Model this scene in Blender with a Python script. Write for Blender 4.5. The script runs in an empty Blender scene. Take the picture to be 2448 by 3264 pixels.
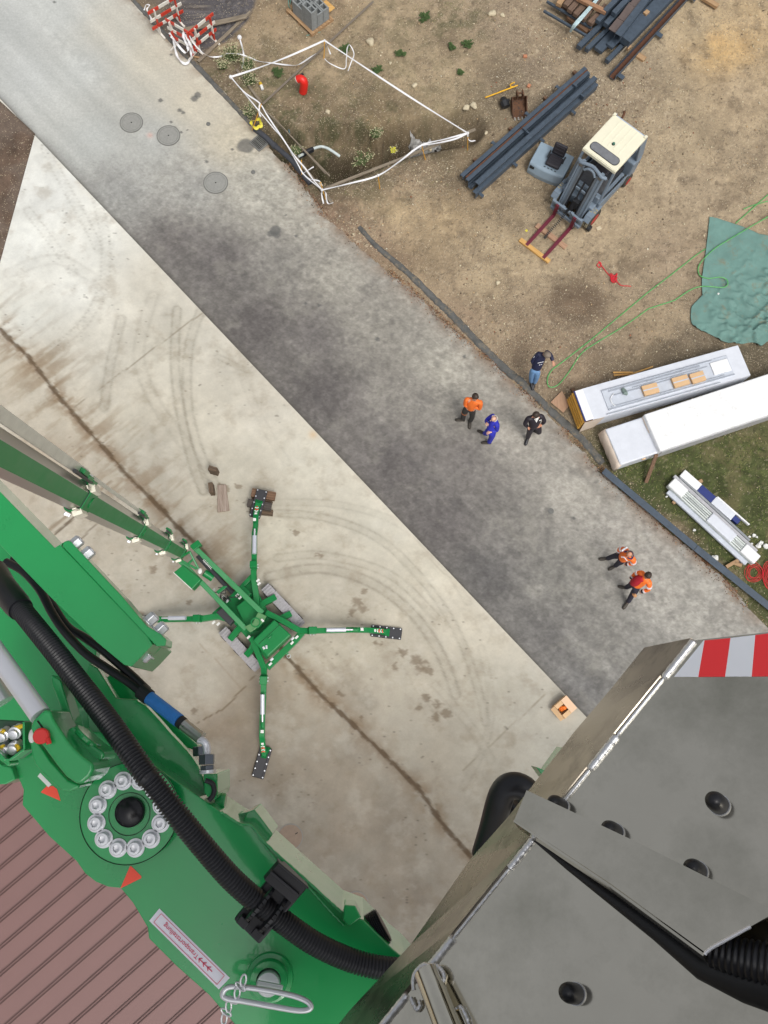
import bpy, bmesh, math, random
import numpy as np
from mathutils import Vector, Matrix, Euler
random.seed(7)
SC = bpy.context.scene
COL = SC.collection
R = math.radians
# ------------------------------------------------------------------ camera
CAMH = 24.0
FPX = 2767.0; CX = 1224.0; CY = 1632.0          # focal length and centre of the 2448 x 3264 frame
_dn = Vector((1130 - CX, -(2300 - CY), -FPX)).normalized()   # straight down, in camera axes
_zc = -_dn
_yc = (Vector((0, 1, 0)) - _zc * _zc.y).normalized()
_xc = _yc.cross(_zc)
RW = Matrix((_xc, _yc, _zc))                    # camera axes -> world axes
cam_data = bpy.data.cameras.new("camera")
cam = bpy.data.objects.new("camera", cam_data); COL.objects.link(cam)
cam.matrix_world = Matrix.Translation((0, 0, CAMH)) @ RW.to_4x4()
cam_data.sensor_fit = 'VERTICAL'; cam_data.sensor_height = 24.0
cam_data.lens = FPX / 3264 * 24.0
cam_data.clip_start = 0.05; cam_data.clip_end = 2000
SC.camera = cam
# ------------------------------------------------------------------ overcast sky
w = bpy.data.worlds.new("World"); SC.world = w; w.use_nodes = True
nt = w.node_tree; bg = nt.nodes['Background']
sky = nt.nodes.new('ShaderNodeTexSky'); sky.sky_type = 'NISHITA'; sky.sun_disc = False
SUN_EL, SUN_AZ = R(62), R(150)
sky.sun_elevation = SUN_EL; sky.sun_rotation = SUN_AZ; sky.dust_density = 6.0; sky.air_density = 1.0; sky.ozone_density = 1.0
hs = nt.nodes.new('ShaderNodeHueSaturation'); hs.inputs['Saturation'].default_value = 0.22
nt.links.new(sky.outputs[0], hs.inputs['Color']); nt.links.new(hs.outputs[0], bg.inputs[0])
bg.inputs[1].default_value = 0.13
sd = bpy.data.lights.new("sun", 'SUN'); sd.energy = 1.2; sd.angle = R(22); sd.color = (1.0, 0.97, 0.92)
sun = bpy.data.objects.new("sun", sd); COL.objects.link(sun)
_sv = Vector((math.sin(SUN_AZ) * math.cos(SUN_EL), math.cos(SUN_AZ) * math.cos(SUN_EL), math.sin(SUN_EL)))
sun.rotation_euler = _sv.to_track_quat('Z', 'Y').to_euler(); sun.location = (0, 0, 40)
SC.view_settings.view_transform = 'Standard'; SC.view_settings.look = 'None'
SC.view_settings.exposure = 0.0; SC.view_settings.gamma = 1.0
SC.render.engine = 'CYCLES'
SC.render.resolution_x = 768; SC.render.resolution_y = 1024
# ------------------------------------------------------------------ picture <-> place
K = 2448 / 1659.0
def W(px, py, z=0.0):
    "point of the place at height z seen at source pixel px, py"
    r = RW @ Vector((px - CX, CY - py, -FPX))
    t = (z - CAMH) / r.z
    return Vector((r.x * t, r.y * t, z))
def D(x, y, z=0.0): return W(x * K, y * K, z)
HS = 1.5
def H(x, y, h): return W(x * K, y * K, CAMH - h * HS)   # point of the near arm, h * HS metres below the camera
def ZM(x0, y0, wd, z=0.0):
    def f(u, v, zz=None): return W(x0 + u * wd / 1659.0, y0 + v * wd / 1659.0, z if zz is None else zz)
    return f
def proj(X, Y, Z=0.0):
    "numpy: world -> display coordinates"
    dx, dy, dz = X, Y, Z - CAMH
    a = RW.transposed()
    xc = a[0][0]*dx + a[0][1]*dy + a[0][2]*dz
    yc = a[1][0]*dx + a[1][1]*dy + a[1][2]*dz
    zc = a[2][0]*dx + a[2][1]*dy + a[2][2]*dz
    return (CX + FPX * xc / -zc) / K, (CY - FPX * yc / -zc) / K
# ------------------------------------------------------------------ colours and materials
KEXP = 1.0
def lin(c): 
    c = c / 255.0
    return c / 12.92 if c <= 0.04045 else ((c + 0.055) / 1.055) ** 2.4
def C(r, g, b, k=1.0): return (lin(r) / KEXP * k, lin(g) / KEXP * k, lin(b) / KEXP * k, 1.0)
MATS = {}
def mat(name, col, rough=0.6, metal=0.0, var=0.12, scale=6.0, bump=0.0, bscale=60.0, coat=0.0, col2=None, dist=0.01, c2at=(0.5, 0.62), spec=0.5, trans=0.0):
    if name in MATS: return MATS[name]
    m = bpy.data.materials.new(name); m.use_nodes = True; MATS[name] = m
    n = m.node_tree; L = n.links; b = n.nodes['Principled BSDF']
    tc = n.nodes.new('ShaderNodeTexCoord')
    no = n.nodes.new('ShaderNodeTexNoise'); no.inputs['Scale'].default_value = scale; no.inputs['Detail'].default_value = 6; no.inputs['Roughness'].default_value = 0.65
    L.new(tc.outputs['Object'], no.inputs['Vector'])
    rp = n.nodes.new('ShaderNodeValToRGB')
    rp.color_ramp.elements[0].position = 0.3; rp.color_ramp.elements[1].position = 0.7
    rp.color_ramp.elements[0].color = [c * (1 - var) for c in col[:3]] + [1]
    rp.color_ramp.elements[1].color = [min(1, c * (1 + var)) for c in col[:3]] + [1]
    L.new(no.outputs['Fac'], rp.inputs['Fac'])
    out = rp.outputs['Color']
    if col2:
        n2 = n.nodes.new('ShaderNodeTexNoise'); n2.inputs['Scale'].default_value = scale * 1.7; n2.inputs['Detail'].default_value = 8; n2.inputs['Roughness'].default_value = 0.7
        L.new(tc.outputs['Object'], n2.inputs['Vector'])
        r2 = n.nodes.new('ShaderNodeMapRange'); r2.inputs['From Min'].default_value = c2at[0]; r2.inputs['From Max'].default_value = c2at[1]
        L.new(n2.outputs['Fac'], r2.inputs['Value'])
        mx = n.nodes.new('ShaderNodeMix'); mx.data_type = 'RGBA'
        L.new(r2.outputs['Result'], mx.inputs[0]); L.new(out, mx.inputs[6]); mx.inputs[7].default_value = col2
        out = mx.outputs[2]
    L.new(out, b.inputs['Base Color'])
    b.inputs['Roughness'].default_value = rough; b.inputs['Metallic'].default_value = metal
    b.inputs['Coat Weight'].default_value = coat; b.inputs['Coat Roughness'].default_value = 0.06
    b.inputs['Specular IOR Level'].default_value = spec
    if trans: b.inputs['Transmission Weight'].default_value = trans
    if rough > 0.05:
        rr = n.nodes.new('ShaderNodeMapRange'); rr.inputs['To Min'].default_value = max(0, rough - 0.12); rr.inputs['To Max'].default_value = min(1, rough + 0.12)
        L.new(no.outputs['Fac'], rr.inputs['Value']); L.new(rr.outputs['Result'], b.inputs['Roughness'])
    if bump:
        nb = n.nodes.new('ShaderNodeTexNoise'); nb.inputs['Scale'].default_value = bscale; nb.inputs['Detail'].default_value = 5
        L.new(tc.outputs['Object'], nb.inputs['Vector'])
        bp = n.nodes.new('ShaderNodeBump'); bp.inputs['Strength'].default_value = bump; bp.inputs['Distance'].default_value = dist
        L.new(nb.outputs['Fac'], bp.inputs['Height']); L.new(bp.outputs['Normal'], b.inputs['Normal'])
        if coat: L.new(bp.outputs['Normal'], b.inputs['Coat Normal'])
    return m
def wood(name, col, col2, rough=0.75):
    "grain runs along local X of the object"
    if name in MATS: return MATS[name]
    m = mat(name, col, rough, var=0.1, scale=3, bump=0.25, bscale=40)
    n = m.node_tree; L = n.links; b = n.nodes['Principled BSDF']
    tc = n.nodes.new('ShaderNodeTexCoord'); mp = n.nodes.new('ShaderNodeMapping'); mp.inputs['Scale'].default_value = (1.2, 22, 22)
    L.new(tc.outputs['Object'], mp.inputs['Vector'])
    no = n.nodes.new('ShaderNodeTexNoise'); no.inputs['Scale'].default_value = 1.5; no.inputs['Detail'].default_value = 7; no.inputs['Roughness'].default_value = 0.7
    L.new(mp.outputs[0], no.inputs['Vector'])
    rp = n.nodes.new('ShaderNodeValToRGB'); rp.color_ramp.elements[0].position = 0.35; rp.color_ramp.elements[1].position = 0.62
    rp.color_ramp.elements[0].color = col2; rp.color_ramp.elements[1].color = col
    L.new(no.outputs['Fac'], rp.inputs['Fac']); L.new(rp.outputs['Color'], b.inputs['Base Color'])
    return m
# ------------------------------------------------------------------ mesh builder
I4 = Matrix.Identity(4)
def frame(o, ang=0.0, tilt=None):
    m = Matrix.Translation(o) @ Matrix.Rotation(ang, 4, 'Z')
    return m @ tilt if tilt is not None else m
def frame_pts(p0, p1, z=None):
    "frame at p0 with X towards p1"
    d = (p1 - p0); x = d.normalized(); up = Vector((0, 0, 1))
    y = up.cross(x).normalized(); zz = x.cross(y)
    return Matrix((( x.x, y.x, zz.x, p0.x), (x.y, y.y, zz.y, p0.y), (x.z, y.z, zz.z, p0.z), (0, 0, 0, 1)))
def ang(p0, p1): return math.atan2(p1.y - p0.y, p1.x - p0.x)
class MB:
    def __init__(s, M=None): s.v = []; s.f = []; s.mi = []; s.M = M or I4; s.cm = 0
    def m(s, i): s.cm = i; return s
    def add(s, pts, faces, M=None):
        b = len(s.v); T = s.M @ M if M is not None else s.M
        s.v += [T @ Vector(p) for p in pts]
        s.f += [tuple(b + i for i in f) for f in faces]; s.mi += [s.cm] * len(faces); return s
    def box(s, c, d, M=None):
        x, y, z = c; a, b, h = d[0] / 2, d[1] / 2, d[2] / 2
        P = [(x-a,y-b,z-h),(x+a,y-b,z-h),(x+a,y+b,z-h),(x-a,y+b,z-h),(x-a,y-b,z+h),(x+a,y-b,z+h),(x+a,y+b,z+h),(x-a,y+b,z+h)]
        return s.add(P, [(0,3,2,1),(4,5,6,7),(0,1,5,4),(1,2,6,5),(2,3,7,6),(3,0,4,7)], M)
    def bar(s, p0, p1, w, h, up=(0, 0, 1), off=0.0):
        "box from p0 to p1, width w (sideways) and height h (along up)"
        p0 = Vector(p0); p1 = Vector(p1); x = (p1 - p0).normalized(); u = Vector(up)
        y = u.cross(x)
        if y.length < 1e-4: y = Vector((0, 1, 0)).cross(x)
        y.normalize(); z = x.cross(y); L = (p1 - p0).length
        M = Matrix(((x.x,y.x,z.x,p0.x),(x.y,y.y,z.y,p0.y),(x.z,y.z,z.z,p0.z),(0,0,0,1)))
        return s.box((L/2, 0, off), (L, w, h), M)
    def rings(s, rings, close=True, cap=True):
        n = len(rings[0]); b = len(s.v); F = []
        for i in range(len(rings) - 1):
            for j in range(n if close else n - 1):
                k = (j + 1) % n
                F.append((i*n+j, i*n+k, (i+1)*n+k, (i+1)*n+j))
        if cap: F.append(tuple(range(n))[::-1]); F.append(tuple((len(rings)-1)*n + j for j in range(n)))
        return s.add([p for r in rings for p in r], F)
    def tube(s, pts, r, n=10, cap=True, closed=False):
        pts = [Vector(p) for p in pts]; rs = r if isinstance(r, (list, tuple)) else [r] * len(pts)
        out = []; N = len(pts); up = None
        for i, p in enumerate(pts):
            if closed: d = pts[(i+1) % N] - pts[i-1]
            else: d = pts[min(i+1, N-1)] - pts[max(i-1, 0)]
            if d.length < 1e-9: d = Vector((0, 0, 1))
            d.normalize()
            if up is None:
                up = Vector((0, 0, 1)) if abs(d.z) < 0.9 else Vector((1, 0, 0))
            up = (up - d * up.dot(d)); 
            if up.length < 1e-5: up = d.orthogonal()
            up.normalize(); sd = d.cross(up)
            out.append([p + (up * math.cos(2*math.pi*k/n) + sd * math.sin(2*math.pi*k/n)) * rs[i] for k in range(n)])
        if closed: out.append(out[0]); return s.rings(out, cap=False)
        return s.rings(out, cap=cap)
    def cyl(s, p0, p1, r, r1=None, n=16): return s.tube([p0, p1], [r, r if r1 is None else r1], n)
    def prism(s, poly, dz=None, zt=None, zb=None):
        "poly: list of 3-D points (top outline); extruded by dz downwards, or given 2-D with zt, zb"
        if zt is not None: top = [Vector((p[0], p[1], zt)) for p in poly]; bot = [Vector((p[0], p[1], zb)) for p in poly]
        else: top = [Vector(p) for p in poly]; bot = [p - Vector((0, 0, dz)) for p in top]
        A = sum(top[i].x * top[(i+1) % len(top)].y - top[(i+1) % len(top)].x * top[i].y for i in range(len(top)))
        if A < 0: top.reverse(); bot.reverse()
        n = len(top)
        F = [tuple(range(n)), tuple(range(2*n - 1, n - 1, -1))] + [(i, n + i, n + (i+1) % n, (i+1) % n) for i in range(n)]
        return s.add(top + bot, F)
    def lathe(s, prof, n=24, M=None):
        "prof: (r, z) list round local Z"
        P = []; F = []
        for r, z in prof:
            P += [(r * math.cos(2*math.pi*k/n), r * math.sin(2*math.pi*k/n), z) for k in range(n)]
        for i in range(len(prof) - 1):
            for k in range(n):
                k2 = (k+1) % n; F.append((i*n+k, i*n+k2, (i+1)*n+k2, (i+1)*n+k))
        F.append(tuple(range(n))[::-1]); F.append(tuple((len(prof)-1)*n + k for k in range(n)))
        return s.add(P, F, M)
    def ball(s, c, r, n=12, sc=(1, 1, 1), M=None):
        c = Vector(c); prof = []
        P = []; F = []; m = n // 2
        for i in range(1, m):
            t = math.pi * i / m
            P += [(c.x + r*sc[0]*math.sin(t)*math.cos(2*math.pi*k/n), c.y + r*sc[1]*math.sin(t)*math.sin(2*math.pi*k/n), c.z - r*sc[2]*math.cos(t)) for k in range(n)]
        P += [(c.x, c.y, c.z - r*sc[2]), (c.x, c.y, c.z + r*sc[2])]
        for i in range(m - 2):
            for k in range(n): F.append((i*n+k, i*n+(k+1) % n, (i+1)*n+(k+1) % n, (i+1)*n+k))
        a = (m-1)*n
        for k in range(n): F.append((a, (k+1) % n, k)); F.append((a+1, (m-2)*n+k, (m-2)*n+(k+1) % n))
        return s.add(P, F, M)
    def build(s, name, mats, parent=None, smooth=False, bevel=0.0, seg=2, **tags):
        me = bpy.data.meshes.new(name)
        if not isinstance(mats, (list, tuple)): mats = [mats]
        P = np.array([tuple(v) for v in s.v])
        lo = P.min(0); hi = P.max(0)
        A = getattr(s, 'align', None)
        o = Vector(((lo[0]+hi[0])/2, (lo[1]+hi[1])/2, lo[2]))
        if A is not None:
            Wm = Matrix.Translation(o) @ Matrix.Rotation(A, 4, 'Z')
        else: Wm = Matrix.Translation(o)
        inv = Wm.inverted()
        me.from_pydata([inv @ v for v in s.v], [], s.f)
        for m_ in mats: me.materials.append(m_)
        if len(mats) > 1: me.polygons.foreach_set('material_index', s.mi)
        me.update()
        ob = bpy.data.objects.new(name, me); COL.objects.link(ob)
        place(ob, Wm, parent)
        if smooth:
            me.polygons.foreach_set('use_smooth', [True] * len(me.polygons))
            if smooth != 'all':
                try: me.set_sharp_from_angle(angle=R(40))
                except Exception: pass
        if bevel:
            b = ob.modifiers.new('bevel', 'BEVEL'); b.width = bevel; b.segments = seg; b.limit_method = 'ANGLE'; b.angle_limit = R(35); b.harden_normals = False
        tag(ob, **tags)
        return ob
WM = {}
def place(ob, Wm, parent=None):
    WM[ob.name] = Wm
    if parent is not None:
        ob.parent = parent; ob.matrix_parent_inverse = WM[parent.name].inverted()
    ob.matrix_basis = Wm
def tag(o, label=None, cat=None, group=None, kind=None):
    if label: o['label'] = label
    if cat:
        o['category'] = cat
        if not kind: kind = 'thing'
    if group: o['group'] = group
    if kind: o['kind'] = kind
    return o
def thing(name, label, cat, loc=(0, 0, 0), rz=0.0, group=None, M=None):
    o = bpy.data.objects.new(name, None); COL.objects.link(o); o.empty_display_size = 0.2
    place(o, M if M is not None else frame(Vector(loc), rz)); return tag(o, label, cat, group)
def copy_tree(o, Wm=None, label=None, parent=None):
    c = o.copy(); COL.objects.link(c)
    if parent is not None: c.parent = parent
    if Wm is not None: c.matrix_basis = Wm; WM[c.name] = Wm
    if label: c['label'] = label
    for ch in [x for x in o.children]: copy_tree(ch, None, None, c)
    return c
def spline(pts, n=8, closed=False):
    pts = [Vector(p) for p in pts]; N = len(pts); out = []
    rng = range(N if closed else N - 1)
    for i in rng:
        if closed: a, b, c, d = pts[(i-1) % N], pts[i], pts[(i+1) % N], pts[(i+2) % N]
        else: a, b, c, d = pts[max(i-1, 0)], pts[i], pts[i+1], pts[min(i+2, N-1)]
        for k in range(n):
            t = k / n
            out.append(0.5 * ((2*b) + (c-a)*t + (2*a - 5*b + 4*c - d)*t*t + (-a + 3*b - 3*c + d)*t**3))
    if not closed: out.append(pts[-1])
    return out
# ------------------------------------------------------------------ numpy noise
_NT = {}
def vnoise(X, Y, seed=0):
    if seed not in _NT: _NT[seed] = np.random.RandomState(seed).rand(256, 256)
    T = _NT[seed]
    xi = np.floor(X).astype(int); yi = np.floor(Y).astype(int); fx = X - xi; fy = Y - yi
    fx = fx*fx*(3-2*fx); fy = fy*fy*(3-2*fy)
    g = lambda a, b: T[a % 256, b % 256]
    return (g(xi,yi)*(1-fx)+g(xi+1,yi)*fx)*(1-fy)+(g(xi,yi+1)*(1-fx)+g(xi+1,yi+1)*fx)*fy
def fbm(X, Y, s=1.0, o=4, seed=0, rough=0.55):
    v = 0; a = 1; t = 0
    for i in range(o):
        v = v + a*vnoise(X*s*2**i + 17.3*i, Y*s*2**i - 9.1*i, seed+i); t += a; a *= rough
    return v / t
def sstep(x, a, b):
    t = np.clip((x-a)/(b-a), 0, 1); return t*t*(3-2*t)
def segdist(X, Y, pts):
    "distance to a polyline (world) and parameter along it"
    best = np.full(X.shape, 1e9); par = np.zeros(X.shape); acc = 0
    for i in range(len(pts)-1):
        ax, ay = pts[i][0], pts[i][1]; bx, by = pts[i+1][0], pts[i+1][1]
        L2 = (bx-ax)**2+(by-ay)**2; L = math.sqrt(L2)
        t = np.clip(((X-ax)*(bx-ax)+(Y-ay)*(by-ay))/L2, 0, 1)
        d = np.hypot(X-ax-t*(bx-ax), Y-ay-t*(by-ay)); k = d < best
        best = np.where(k, d, best); par = np.where(k, acc+t*L, par); acc += L
    return best, par
def inpoly(X, Y, poly):
    c = np.zeros(X.shape, bool); n = len(poly)
    for i in range(n):
        x0, y0 = poly[i][0], poly[i][1]; x1, y1 = poly[(i+1) % n][0], poly[(i+1) % n][1]
        if y0 == y1: continue
        k = ((y0 > Y) != (y1 > Y)) & (X < (x1-x0)*(Y-y0)/(y1-y0)+x0); c ^= k
    return c
def idw(X, Y, cps, p=3.0):
    "smooth blend of colours pinned at display positions"
    num = np.zeros(X.shape+(3,)); den = np.zeros(X.shape)
    for x, y, r, g, b in cps:
        q = D(x, y); d = np.hypot(X-q.x, Y-q.y)+0.3; wt = d**-p
        num += wt[..., None]*np.array([lin(r), lin(g), lin(b)])/KEXP; den += wt
    return num/den[..., None]
def mixc(c, m, col, k=1.0):
    m = (m*k)[..., None]; return c*(1-m)+m*np.array([lin(col[0]), lin(col[1]), lin(col[2])])/KEXP
# ================================================================== ground surfaces
def ground_material(name, fine=90.0, fvar=0.25, grav=0.0, gscale=45.0, bump=0.3, rough=0.9, gcol=(0.62, 0.57, 0.46, 1)):
    m = bpy.data.materials.new(name); m.use_nodes = True; n = m.node_tree; L = n.links; b = n.nodes['Principled BSDF']
    at = n.nodes.new('ShaderNodeAttribute'); at.attribute_name = 'tint'
    tc = n.nodes.new('ShaderNodeTexCoord')
    no = n.nodes.new('ShaderNodeTexNoise'); no.inputs['Scale'].default_value = fine; no.inputs['Detail'].default_value = 4; no.inputs['Roughness'].default_value = 0.8
    L.new(tc.outputs['Object'], no.inputs['Vector'])
    n2 = n.nodes.new('ShaderNodeTexNoise'); n2.inputs['Scale'].default_value = 14; n2.inputs['Detail'].default_value = 8; n2.inputs['Roughness'].default_value = 0.75
    L.new(tc.outputs['Object'], n2.inputs['Vector'])
    ad = n.nodes.new('ShaderNodeMath'); ad.operation = 'ADD'; L.new(no.outputs['Fac'], ad.inputs[0]); L.new(n2.outputs['Fac'], ad.inputs[1])
    mr = n.nodes.new('ShaderNodeMapRange'); mr.inputs['From Min'].default_value = 0.6; mr.inputs['From Max'].default_value = 1.4
    mr.inputs['To Min'].default_value = 1 - fvar; mr.inputs['To Max'].default_value = 1 + fvar
    L.new(ad.outputs[0], mr.inputs['Value'])
    vm = n.nodes.new('ShaderNodeVectorMath'); vm.operation = 'SCALE'
    L.new(at.outputs['Color'], vm.inputs[0]); L.new(mr.outputs['Result'], vm.inputs['Scale'])
    out = vm.outputs[0]; hgt = no.outputs['Fac']
    if grav:
        vo = n.nodes.new('ShaderNodeTexVoronoi'); vo.inputs['Scale'].default_value = gscale; vo.inputs['Randomness'].default_value = 1
        L.new(tc.outputs['Object'], vo.inputs['Vector'])
        sp = n.nodes.new('ShaderNodeSeparateColor'); L.new(vo.outputs['Color'], sp.inputs[0])
        a1 = n.nodes.new('ShaderNodeAttribute'); a1.attribute_name = 'gravel'
        # a share of the cells are pebbles, more of them where the gravel attribute is high
        th = n.nodes.new('ShaderNodeMath'); th.operation = 'LESS_THAN'; L.new(sp.outputs[0], th.inputs[0]); L.new(a1.outputs['Fac'], th.inputs[1])
        ds = n.nodes.new('ShaderNodeMath'); ds.operation = 'LESS_THAN'; L.new(vo.outputs['Distance'], ds.inputs[0]); ds.inputs[1].default_value = 0.36
        mu = n.nodes.new('ShaderNodeMath'); mu.operation = 'MULTIPLY'; L.new(th.outputs[0], mu.inputs[0]); L.new(ds.outputs[0], mu.inputs[1])
        rp = n.nodes.new('ShaderNodeValToRGB'); E = rp.color_ramp.elements
        E[0].color = (gcol[0]*0.18, gcol[1]*0.17, gcol[2]*0.17, 1); E[1].color = gcol; E.new(0.45).color = (gcol[0]*0.5, gcol[1]*0.46, gcol[2]*0.42, 1)
        E.new(0.9).color = (gcol[0]*0.8, gcol[1]*0.74, gcol[2]*0.62, 1)
        L.new(sp.outputs[1], rp.inputs['Fac'])
        mx = n.nodes.new('ShaderNodeMix'); mx.data_type = 'RGBA'; L.new(mu.outputs[0], mx.inputs[0]); L.new(out, mx.inputs[6]); L.new(rp.outputs[0], mx.inputs[7])
        out = mx.outputs[2]
        h2 = n.nodes.new('ShaderNodeMath'); h2.operation = 'ADD'; L.new(no.outputs['Fac'], h2.inputs[0]); L.new(mu.outputs[0], h2.inputs[1]); hgt = h2.outputs[0]
    L.new(out, b.inputs['Base Color']); b.inputs['Roughness'].default_value = rough; b.inputs['Specular IOR Level'].default_value = 0.25
    bp = n.nodes.new('ShaderNodeBump'); bp.inputs['Strength'].default_value = bump; bp.inputs['Distance'].default_value = 0.012
    L.new(hgt, bp.inputs['Height']); L.new(bp.outputs['Normal'], b.inputs['Normal'])
    return m
def grid_mesh(name, S, T, fn, mat_, keep=None, **tags):
    "S, T: 1-D coordinates; fn(SS, TT) -> X, Y, Z, colour (n,3), gravel"
    SS, TT = np.meshgrid(S, T, indexing='ij'); X, Y, Z, c, g = fn(SS, TT)
    ns, nt = SS.shape; V = np.stack([X, Y, Z], -1).reshape(-1, 3)
    idx = np.arange(ns*nt).reshape(ns, nt)
    F = np.stack([idx[:-1, :-1], idx[1:, :-1], idx[1:, 1:], idx[:-1, 1:]], -1).reshape(-1, 4)
    a = V[F[0, 1]] - V[F[0, 0]]; b = V[F[0, 3]] - V[F[0, 0]]
    if a[0]*b[1] - a[1]*b[0] < 0: F = F[:, ::-1]
    if keep is not None: F = F[keep((SS[:-1, :-1]+SS[1:, 1:])/2, (TT[:-1, :-1]+TT[1:, 1:])/2).reshape(-1)]
    me = bpy.data.meshes.new(name); me.vertices.add(len(V)); me.vertices.foreach_set('co', V.astype(np.float32).ravel())
    me.loops.add(F.size); me.loops.foreach_set('vertex_index', F.astype(np.int32).ravel())
    me.polygons.add(len(F)); me.polygons.foreach_set('loop_start', np.arange(0, F.size, 4, dtype=np.int32)); me.polygons.foreach_set('loop_total', np.full(len(F), 4, np.int32))
    me.update(calc_edges=True)
    at = me.color_attributes.new('tint', 'FLOAT_COLOR', 'POINT')
    cc = np.ones((len(V), 4), np.float32); cc[:, :3] = np.clip(c.reshape(-1, 3), 0.004, 0.9); at.data.foreach_set('color', cc.ravel())
    ga = me.attributes.new('gravel', 'FLOAT', 'POINT'); ga.data.foreach_set('value', np.broadcast_to(g, SS.shape).astype(np.float32).ravel())
    me.materials.append(mat_); me.polygons.foreach_set('use_smooth', np.ones(len(F), bool))
    ob = bpy.data.objects.new(name, me); COL.objects.link(ob); place(ob, I4.copy()); tag(ob, **tags); return ob
def graded(a, b, step, far):
    core = np.arange(a, b + step/2, step); out = [0.4, 1, 2.5, 6, 14, 30, 60, 120, far]
    return np.concatenate([a - np.array(out[::-1]), core, core[-1] + np.array(out)])
RO = D(75, 290); RE = D(1275, 1555); RD = (RE - RO).normalized(); RN = Vector((-RD.y, RD.x, 0))    # road axis; RN points to the building site
def rxy(S, T): return RO.x + RD.x*S + RN.x*T, RO.y + RD.y*S + RN.y*T
# right-hand edge of the asphalt in road coordinates
_edge = [(265,-20),(330,52),(430,150),(500,225),(560,285),(590,330),(640,372),(668,420),(705,472),(735,500),(775,530),(829,577),(880,617),(944,679),(1005,735),(1050,773),(1108,828),(1160,872),(1189,900),(1217,928),(1263,978),(1310,1028),(1416,1127),(1490,1184),(1555,1246),(1593,1288),(1659,1352)]
EDGE = [((D(*p)-RO).dot(RD), (D(*p)-RO).dot(RN)) for p in _edge]
EDGE = [(-60, EDGE[0][1])] + EDGE + [(400, EDGE[-1][1] - 1)]
def edge_t(S):
    return np.interp(S, [e[0] for e in EDGE], [e[1] for e in EDGE])
# ---- asphalt road
ROAD_CP = [(20,60,176,178,175),(120,30,186,188,184),(60,160,178,180,177),(170,150,184,186,182),(240,60,190,187,176),(200,300,172,174,170),(330,120,192,187,172),(420,220,194,187,170),(500,300,190,182,163),(330,300,176,177,172),(250,400,150,150,146),(420,400,160,159,153),
  (560,400,172,169,158),(640,470,168,164,153),(380,520,112,108,105),(480,560,105,101,99),(600,560,132,129,123),(720,600,160,156,146),(560,700,98,94,92),(680,720,112,108,105),(800,700,150,146,137),(700,850,100,96,94),(900,850,140,136,129),(960,800,168,164,153),
  (850,1000,104,100,98),(1000,1000,120,116,112),(1100,920,165,160,150),(950,1130,106,102,100),(1100,1130,124,121,116),(1230,1060,160,156,147),(1050,1250,104,102,100),(1200,1250,132,130,124),(1350,1170,162,158,150),(1180,1380,116,114,111),(1300,1400,138,136,130),(1480,1300,162,159,151),(1250,1500,118,117,115),(1400,1450,138,136,131),(1600,1450,160,157,150)]
SPOTS = [(118,5,4),(370,118,5),(486,172,11),(427,205,9),(420,213,9),(524,195,9),(514,206,6),(388,238,6),(396,243,5),(370,263,4),(378,276,4),(391,286,4),(405,280,3),(106,362,7),(112,366,5),(446,349,5),(502,323,4),(580,252,5),(662,250,5),(725,400,8),(530,315,22),(595,498,14),(598,508,10),(585,505,9),(872,423,10),(640,510,5),(617,465,3),(660,655,5),(690,660,4),(815,733,6),(540,518,3),(498,72,4),(455,122,4),(347,217,6),(1003,770,5),(1240,1120,4),(1050,1470,6)]
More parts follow.
